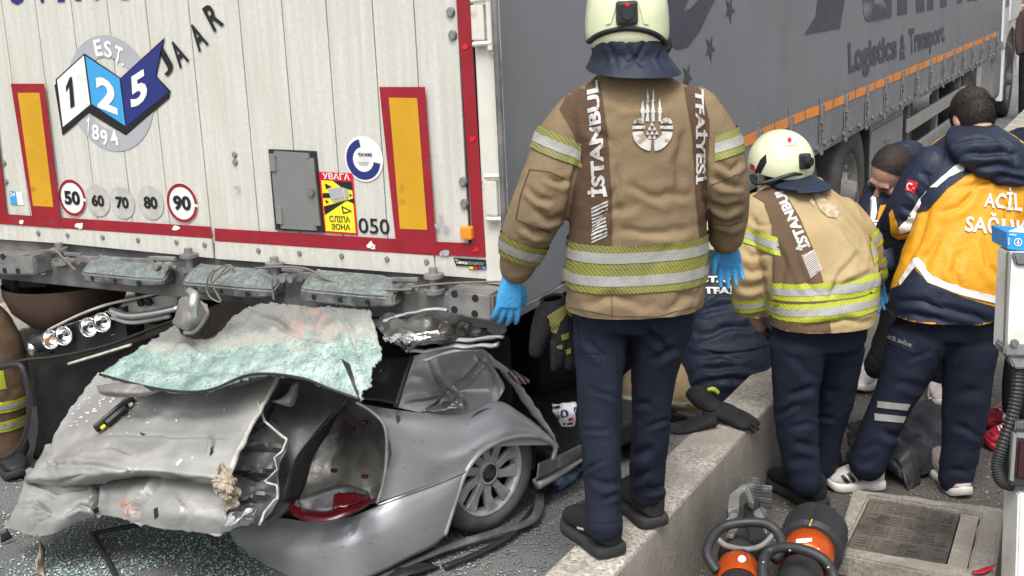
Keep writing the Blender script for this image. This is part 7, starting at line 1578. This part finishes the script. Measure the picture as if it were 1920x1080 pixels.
# litter inside and beside the car
cb = thing('crumpled_carton', 'crumpled white printed carton inside the open door of the wreck', 'packaging', tuple(P(1055, 790, D=5.0)))
cs_ = sheet('carton_skin', [DD((1034, 757, 5.0), (1056, 752, 4.96), (1082, 752, 5.0)), DD((1034, 776, 4.95), (1058, 774, 4.9), (1082, 776, 4.95)), DD((1046, 796, 5.0), (1062, 802, 4.95), (1082, 800, 5.0))], M['print_white'], cb, .006, nu=6, nv=6, amp=.012, freq=20, rid=.8)
cq = on_mesh(cs_, .006)
sticker('carton_print', [[(1040, 764), (1052, 762), (1052, 766), (1041, 768)], [(1041, 784), (1050, 781), (1051, 784), (1042, 788)], [(1056, 792), (1072, 792), (1072, 796), (1058, 796)], [(1074, 764), (1080, 764), (1080, 772), (1074, 772)]] + arc(1058, 776, 3, 6, 0, 6.28, 12), cq, M['navy_print'], cs_, 6); sticker('red_print', [[(1046, 774), (1050, 773), (1050, 779), (1046, 780)], [(1064, 783), (1072, 781), (1072, 787), (1064, 788)]], cq, M['flag_red'], cs_, 6)
def stripe_mat():
    m = mat('striped_cloth', (.32, .23, .22), .8, bump=.3); n = m.node_tree.nodes; l = m.node_tree.links; b = n['Principled BSDF']; w = n.new('ShaderNodeTexWave'); w.inputs['Scale'].default_value = 22; w.inputs['Distortion'].default_value = 2; w.bands_direction = 'DIAGONAL'; tc = n.new('ShaderNodeTexCoord'); l.new(tc.outputs['Object'], w.inputs['Vector'])
    r = n.new('ShaderNodeValToRGB'); r.color_ramp.elements[0].color = (.07, .035, .04, 1); r.color_ramp.elements[1].color = (.38, .28, .26, 1); r.color_ramp.elements[0].position = .4; r.color_ramp.elements[1].position = .55; l.new(w.outputs['Fac'], r.inputs['Fac']); l.new(r.outputs[0], b.inputs['Base Color']); return m
tag(sheet('striped_cloth', [DD((935, 684, 4.75), (960, 690, 4.75), (985, 706, 4.8)), DD((950, 705, 4.70), (972, 706, 4.7), (996, 712, 4.78)), DD((962, 722, 4.74), (976, 724, 4.74), (992, 720, 4.8))], stripe_mat(), None, .006, nu=5, nv=5, amp=.02, freq=14), 'pink striped cloth hanging out behind the rear pillar of the wreck', 'cloth')
bt = thing('water_bottle', 'crushed clear blue water bottle on the ground by the door sill', 'bottle', tuple(P(1062, 896, Z=.03)))
M['bottle'] = mat('bottle_plastic', (.16, .24, .38), .15, var=.4, vs=40, bump=.4, bs=60, trans=.35)
q0, q1 = P(1044, 908, Z=.04), P(1086, 880, Z=.04); ax = (q1 - q0).normalized(); LBt = (q1 - q0).length
prof(bt, 'bottle_body', q0, [(0, 0), (.026, 0), (.030, .02), (.027, .05), (.031, .08), (.028, LBt * .6), (.022, LBt * .8), (.012, LBt * .95), (.012, LBt)], 'bottle', 16); prof(bt, 'bottle_cap', q0 + ax * LBt, [(.014, 0), (.014, .016), (0, .016)], 'box_blue', 14)
# black sheet crumpled on the pavement
tag(sheet('black_sheet', [[P(1585, 790, Z=.02), P(1640, 770, Z=.10), P(1700, 745, Z=.10), P(1790, 735, Z=.04)], [P(1580, 830, Z=.03), P(1640, 815, Z=.16), P(1705, 800, Z=.14), P(1800, 790, Z=.06)], [P(1600, 872, Z=.02), P(1660, 850, Z=.14), P(1720, 838, Z=.15), P(1790, 850, Z=.05)], [P(1655, 888, Z=.01), P(1682, 905, Z=.03), P(1716, 920, Z=.01), P(1752, 890, Z=.02)]], M['blanket'], None, .004, nu=12, nv=12, amp=.045, freq=7, seed=3, rid=.7), 'crumpled black plastic sheet on the pavement between the white shoes', 'sheet')
tag(sheet('red_scrap', [[P(1822, 1072, Z=.095), P(1845, 1064, Z=.10), P(1868, 1058, Z=.11)], [P(1826, 1076, Z=.095), P(1848, 1072, Z=.10), P(1862, 1066, Z=.10)]], M['croc'], None, .003, nu=4, nv=3, amp=.004, freq=20), 'small red plastic scrap on the corner of the cover surround', 'debris')
cbp = thing('cable', 'black cable on the pavement behind the bending firefighter', 'cable', tuple(P(1560, 862, Z=0)))
bm = B(); tube(bm, [P(x, y, Z=.012) for x, y in ((1480, 890), (1500, 858), (1540, 862), (1580, 868), (1600, 850))], .008, 8, 6); obj('cable_run', bm, M['plastic'], cbp, smooth=True)
# ---------------------------------------------------------------- vehicle flank at the right edge
RE = thing('vehicle_tail', 'white tail corner of a vehicle with corrugated hose and dark red lamp', 'vehicle', tuple(P(1930, 1000, D=3.9)))
def slabD(name, q, m, par, d=3.9, th=.05, bev=.006):
    bm = B(); quadbox(bm, *[P(x, y, D=d) for x, y in q], HF * th); bmesh.ops.bevel(bm, geom=list(bm.edges), offset=bev, segments=2, affect='EDGES'); return obj(name, bm, m, par)
slabD('upper_panel', ((1893, 474), (2080, 474), (2080, 668), (1884, 664)), M['van_white'], RE, 3.9, .10)
slabD('panel_strip', ((1891, 474), (1896, 474), (1889, 664), (1884, 664)), M['hatch'], RE, 3.893, .02, .002)
slabD('corner_clamp', ((1899, 476), (2080, 478), (2080, 500), (1906, 498)), M['beam'], RE, 3.885, .05)
slabD('lower_bracket', ((1883, 648), (2080, 652), (2080, 672), (1884, 668)), M['steel'], RE, 3.88, .08); slabD('lower_bracket', ((1890, 668), (2080, 672), (2080, 694), (1902, 692)), M['steel'], RE, 3.89, .05)
bm = B(); cyl(bm, P(1901, 642, D=3.878), -HF, .012, .012, 10); obj('bolt', bm, M['steel'], RE)
bm = B(); pts = catmull([P(x, y, D=3.92) for x, y in ((1910, 694), (1906, 740), (1895, 790), (1878, 840), (1870, 875), (1878, 902), (1900, 910))], 14); tube(bm, pts, [.021 if i % 2 else .0175 for i in range(len(pts))], 14); obj('corrugated_hose', bm, M['tool_black'], RE, smooth=False)
lf = slabD('lamp_frame', ((1902, 800), (2080, 806), (2080, 922), (1890, 912)), M['tool_black'], RE, 3.89, .08)
slabD('lamp_lens', ((1910, 828), (2080, 834), (2080, 902), (1904, 898)), M['lens_dark'], lf, 3.88, .02); slabD('lamp_edge', ((1906, 812), (2080, 818), (2080, 826), (1907, 822)), M['hatch'], lf, 3.884, .02, .002); slabD('lamp_edge', ((1900, 812), (1907, 814), (1901, 904), (1894, 902)), M['hatch'], lf, 3.884, .02, .002)
bm = B()
for k in range(8): p = P(1905 + k * 4, 797 + k * .3, D=3.9); box(bm, p - Vector((.002, .01, .022)), p + Vector((.002, .01, .012)))
o = obj('cooling_fins', bm, M['hatch'], lf)
slabD('lower_panel', ((1910, 926), (2080, 930), (2076, 1240), (1900, 1240)), M['van_white'], RE, 3.9, .12)
bx2 = thing('glove_carton', 'blue and white cardboard glove box standing on the white vehicle corner', 'box', tuple(P(1920, 474, D=3.95)))
cbx = slabD('carton', ((1888, 436), (1990, 444), (1990, 478), (1889, 468)), M['box_blue'], bx2, 3.92, .13, .002)
bm = B(); quadbox(bm, *[P(x, y, D=d) for x, y, d in ((1891, 434.5, 3.93), (1990, 442, 3.93), (1990, 434, 4.04), (1912, 426, 4.04))], ZV * .002); obj('carton_top', bm, M['print_white'], cbx)
fc = lambda x, y: P(x, y, D=3.915)
text('403', [(1893, 460), (1893, 446), (1890, 446), (1890, 460)], fc, M['print_white'], cbx, .02); sticker('white_ring', arc(1909, 454, 6, 7.6, 0, 6.283, 20), fc, M['print_white'], cbx); sticker('white_leaf', [[(1909, 449), (1912, 455), (1909, 459), (1906, 455)]], fc, M['print_white'], cbx); text('easy', [(1893, 442), (1906, 443), (1906, 439), (1893, 438)], fc, M['print_white'], cbx, .02)
for o in list(COL.objects):
    if o.parent is None and o.get('label'):
        l_ = o['label']
        g_ = 'firefighters at the wreck' if 'firefighter' in l_ and o['category'] == 'person' else 'ambulance workers' if 'ambulance worker' in l_ else 'concrete barriers along the road' if o['category'] == 'barrier' else 'rescue tools on the pavement' if o['category'] == 'rescue tool' else 'black frame bars on the road' if o.name.startswith('window_frame_bar') else None
        if g_: o['group'] = g_
for o in list(COL.objects):
    if o.name.split('.')[0] in ('paint_flakes', 'wheel_nuts', 'vent_holes', 'tip_teeth', 'cooling_fins', 'laces', 'hatched_patch', 'bulb_clips'): o['kind'] = 'stuff'
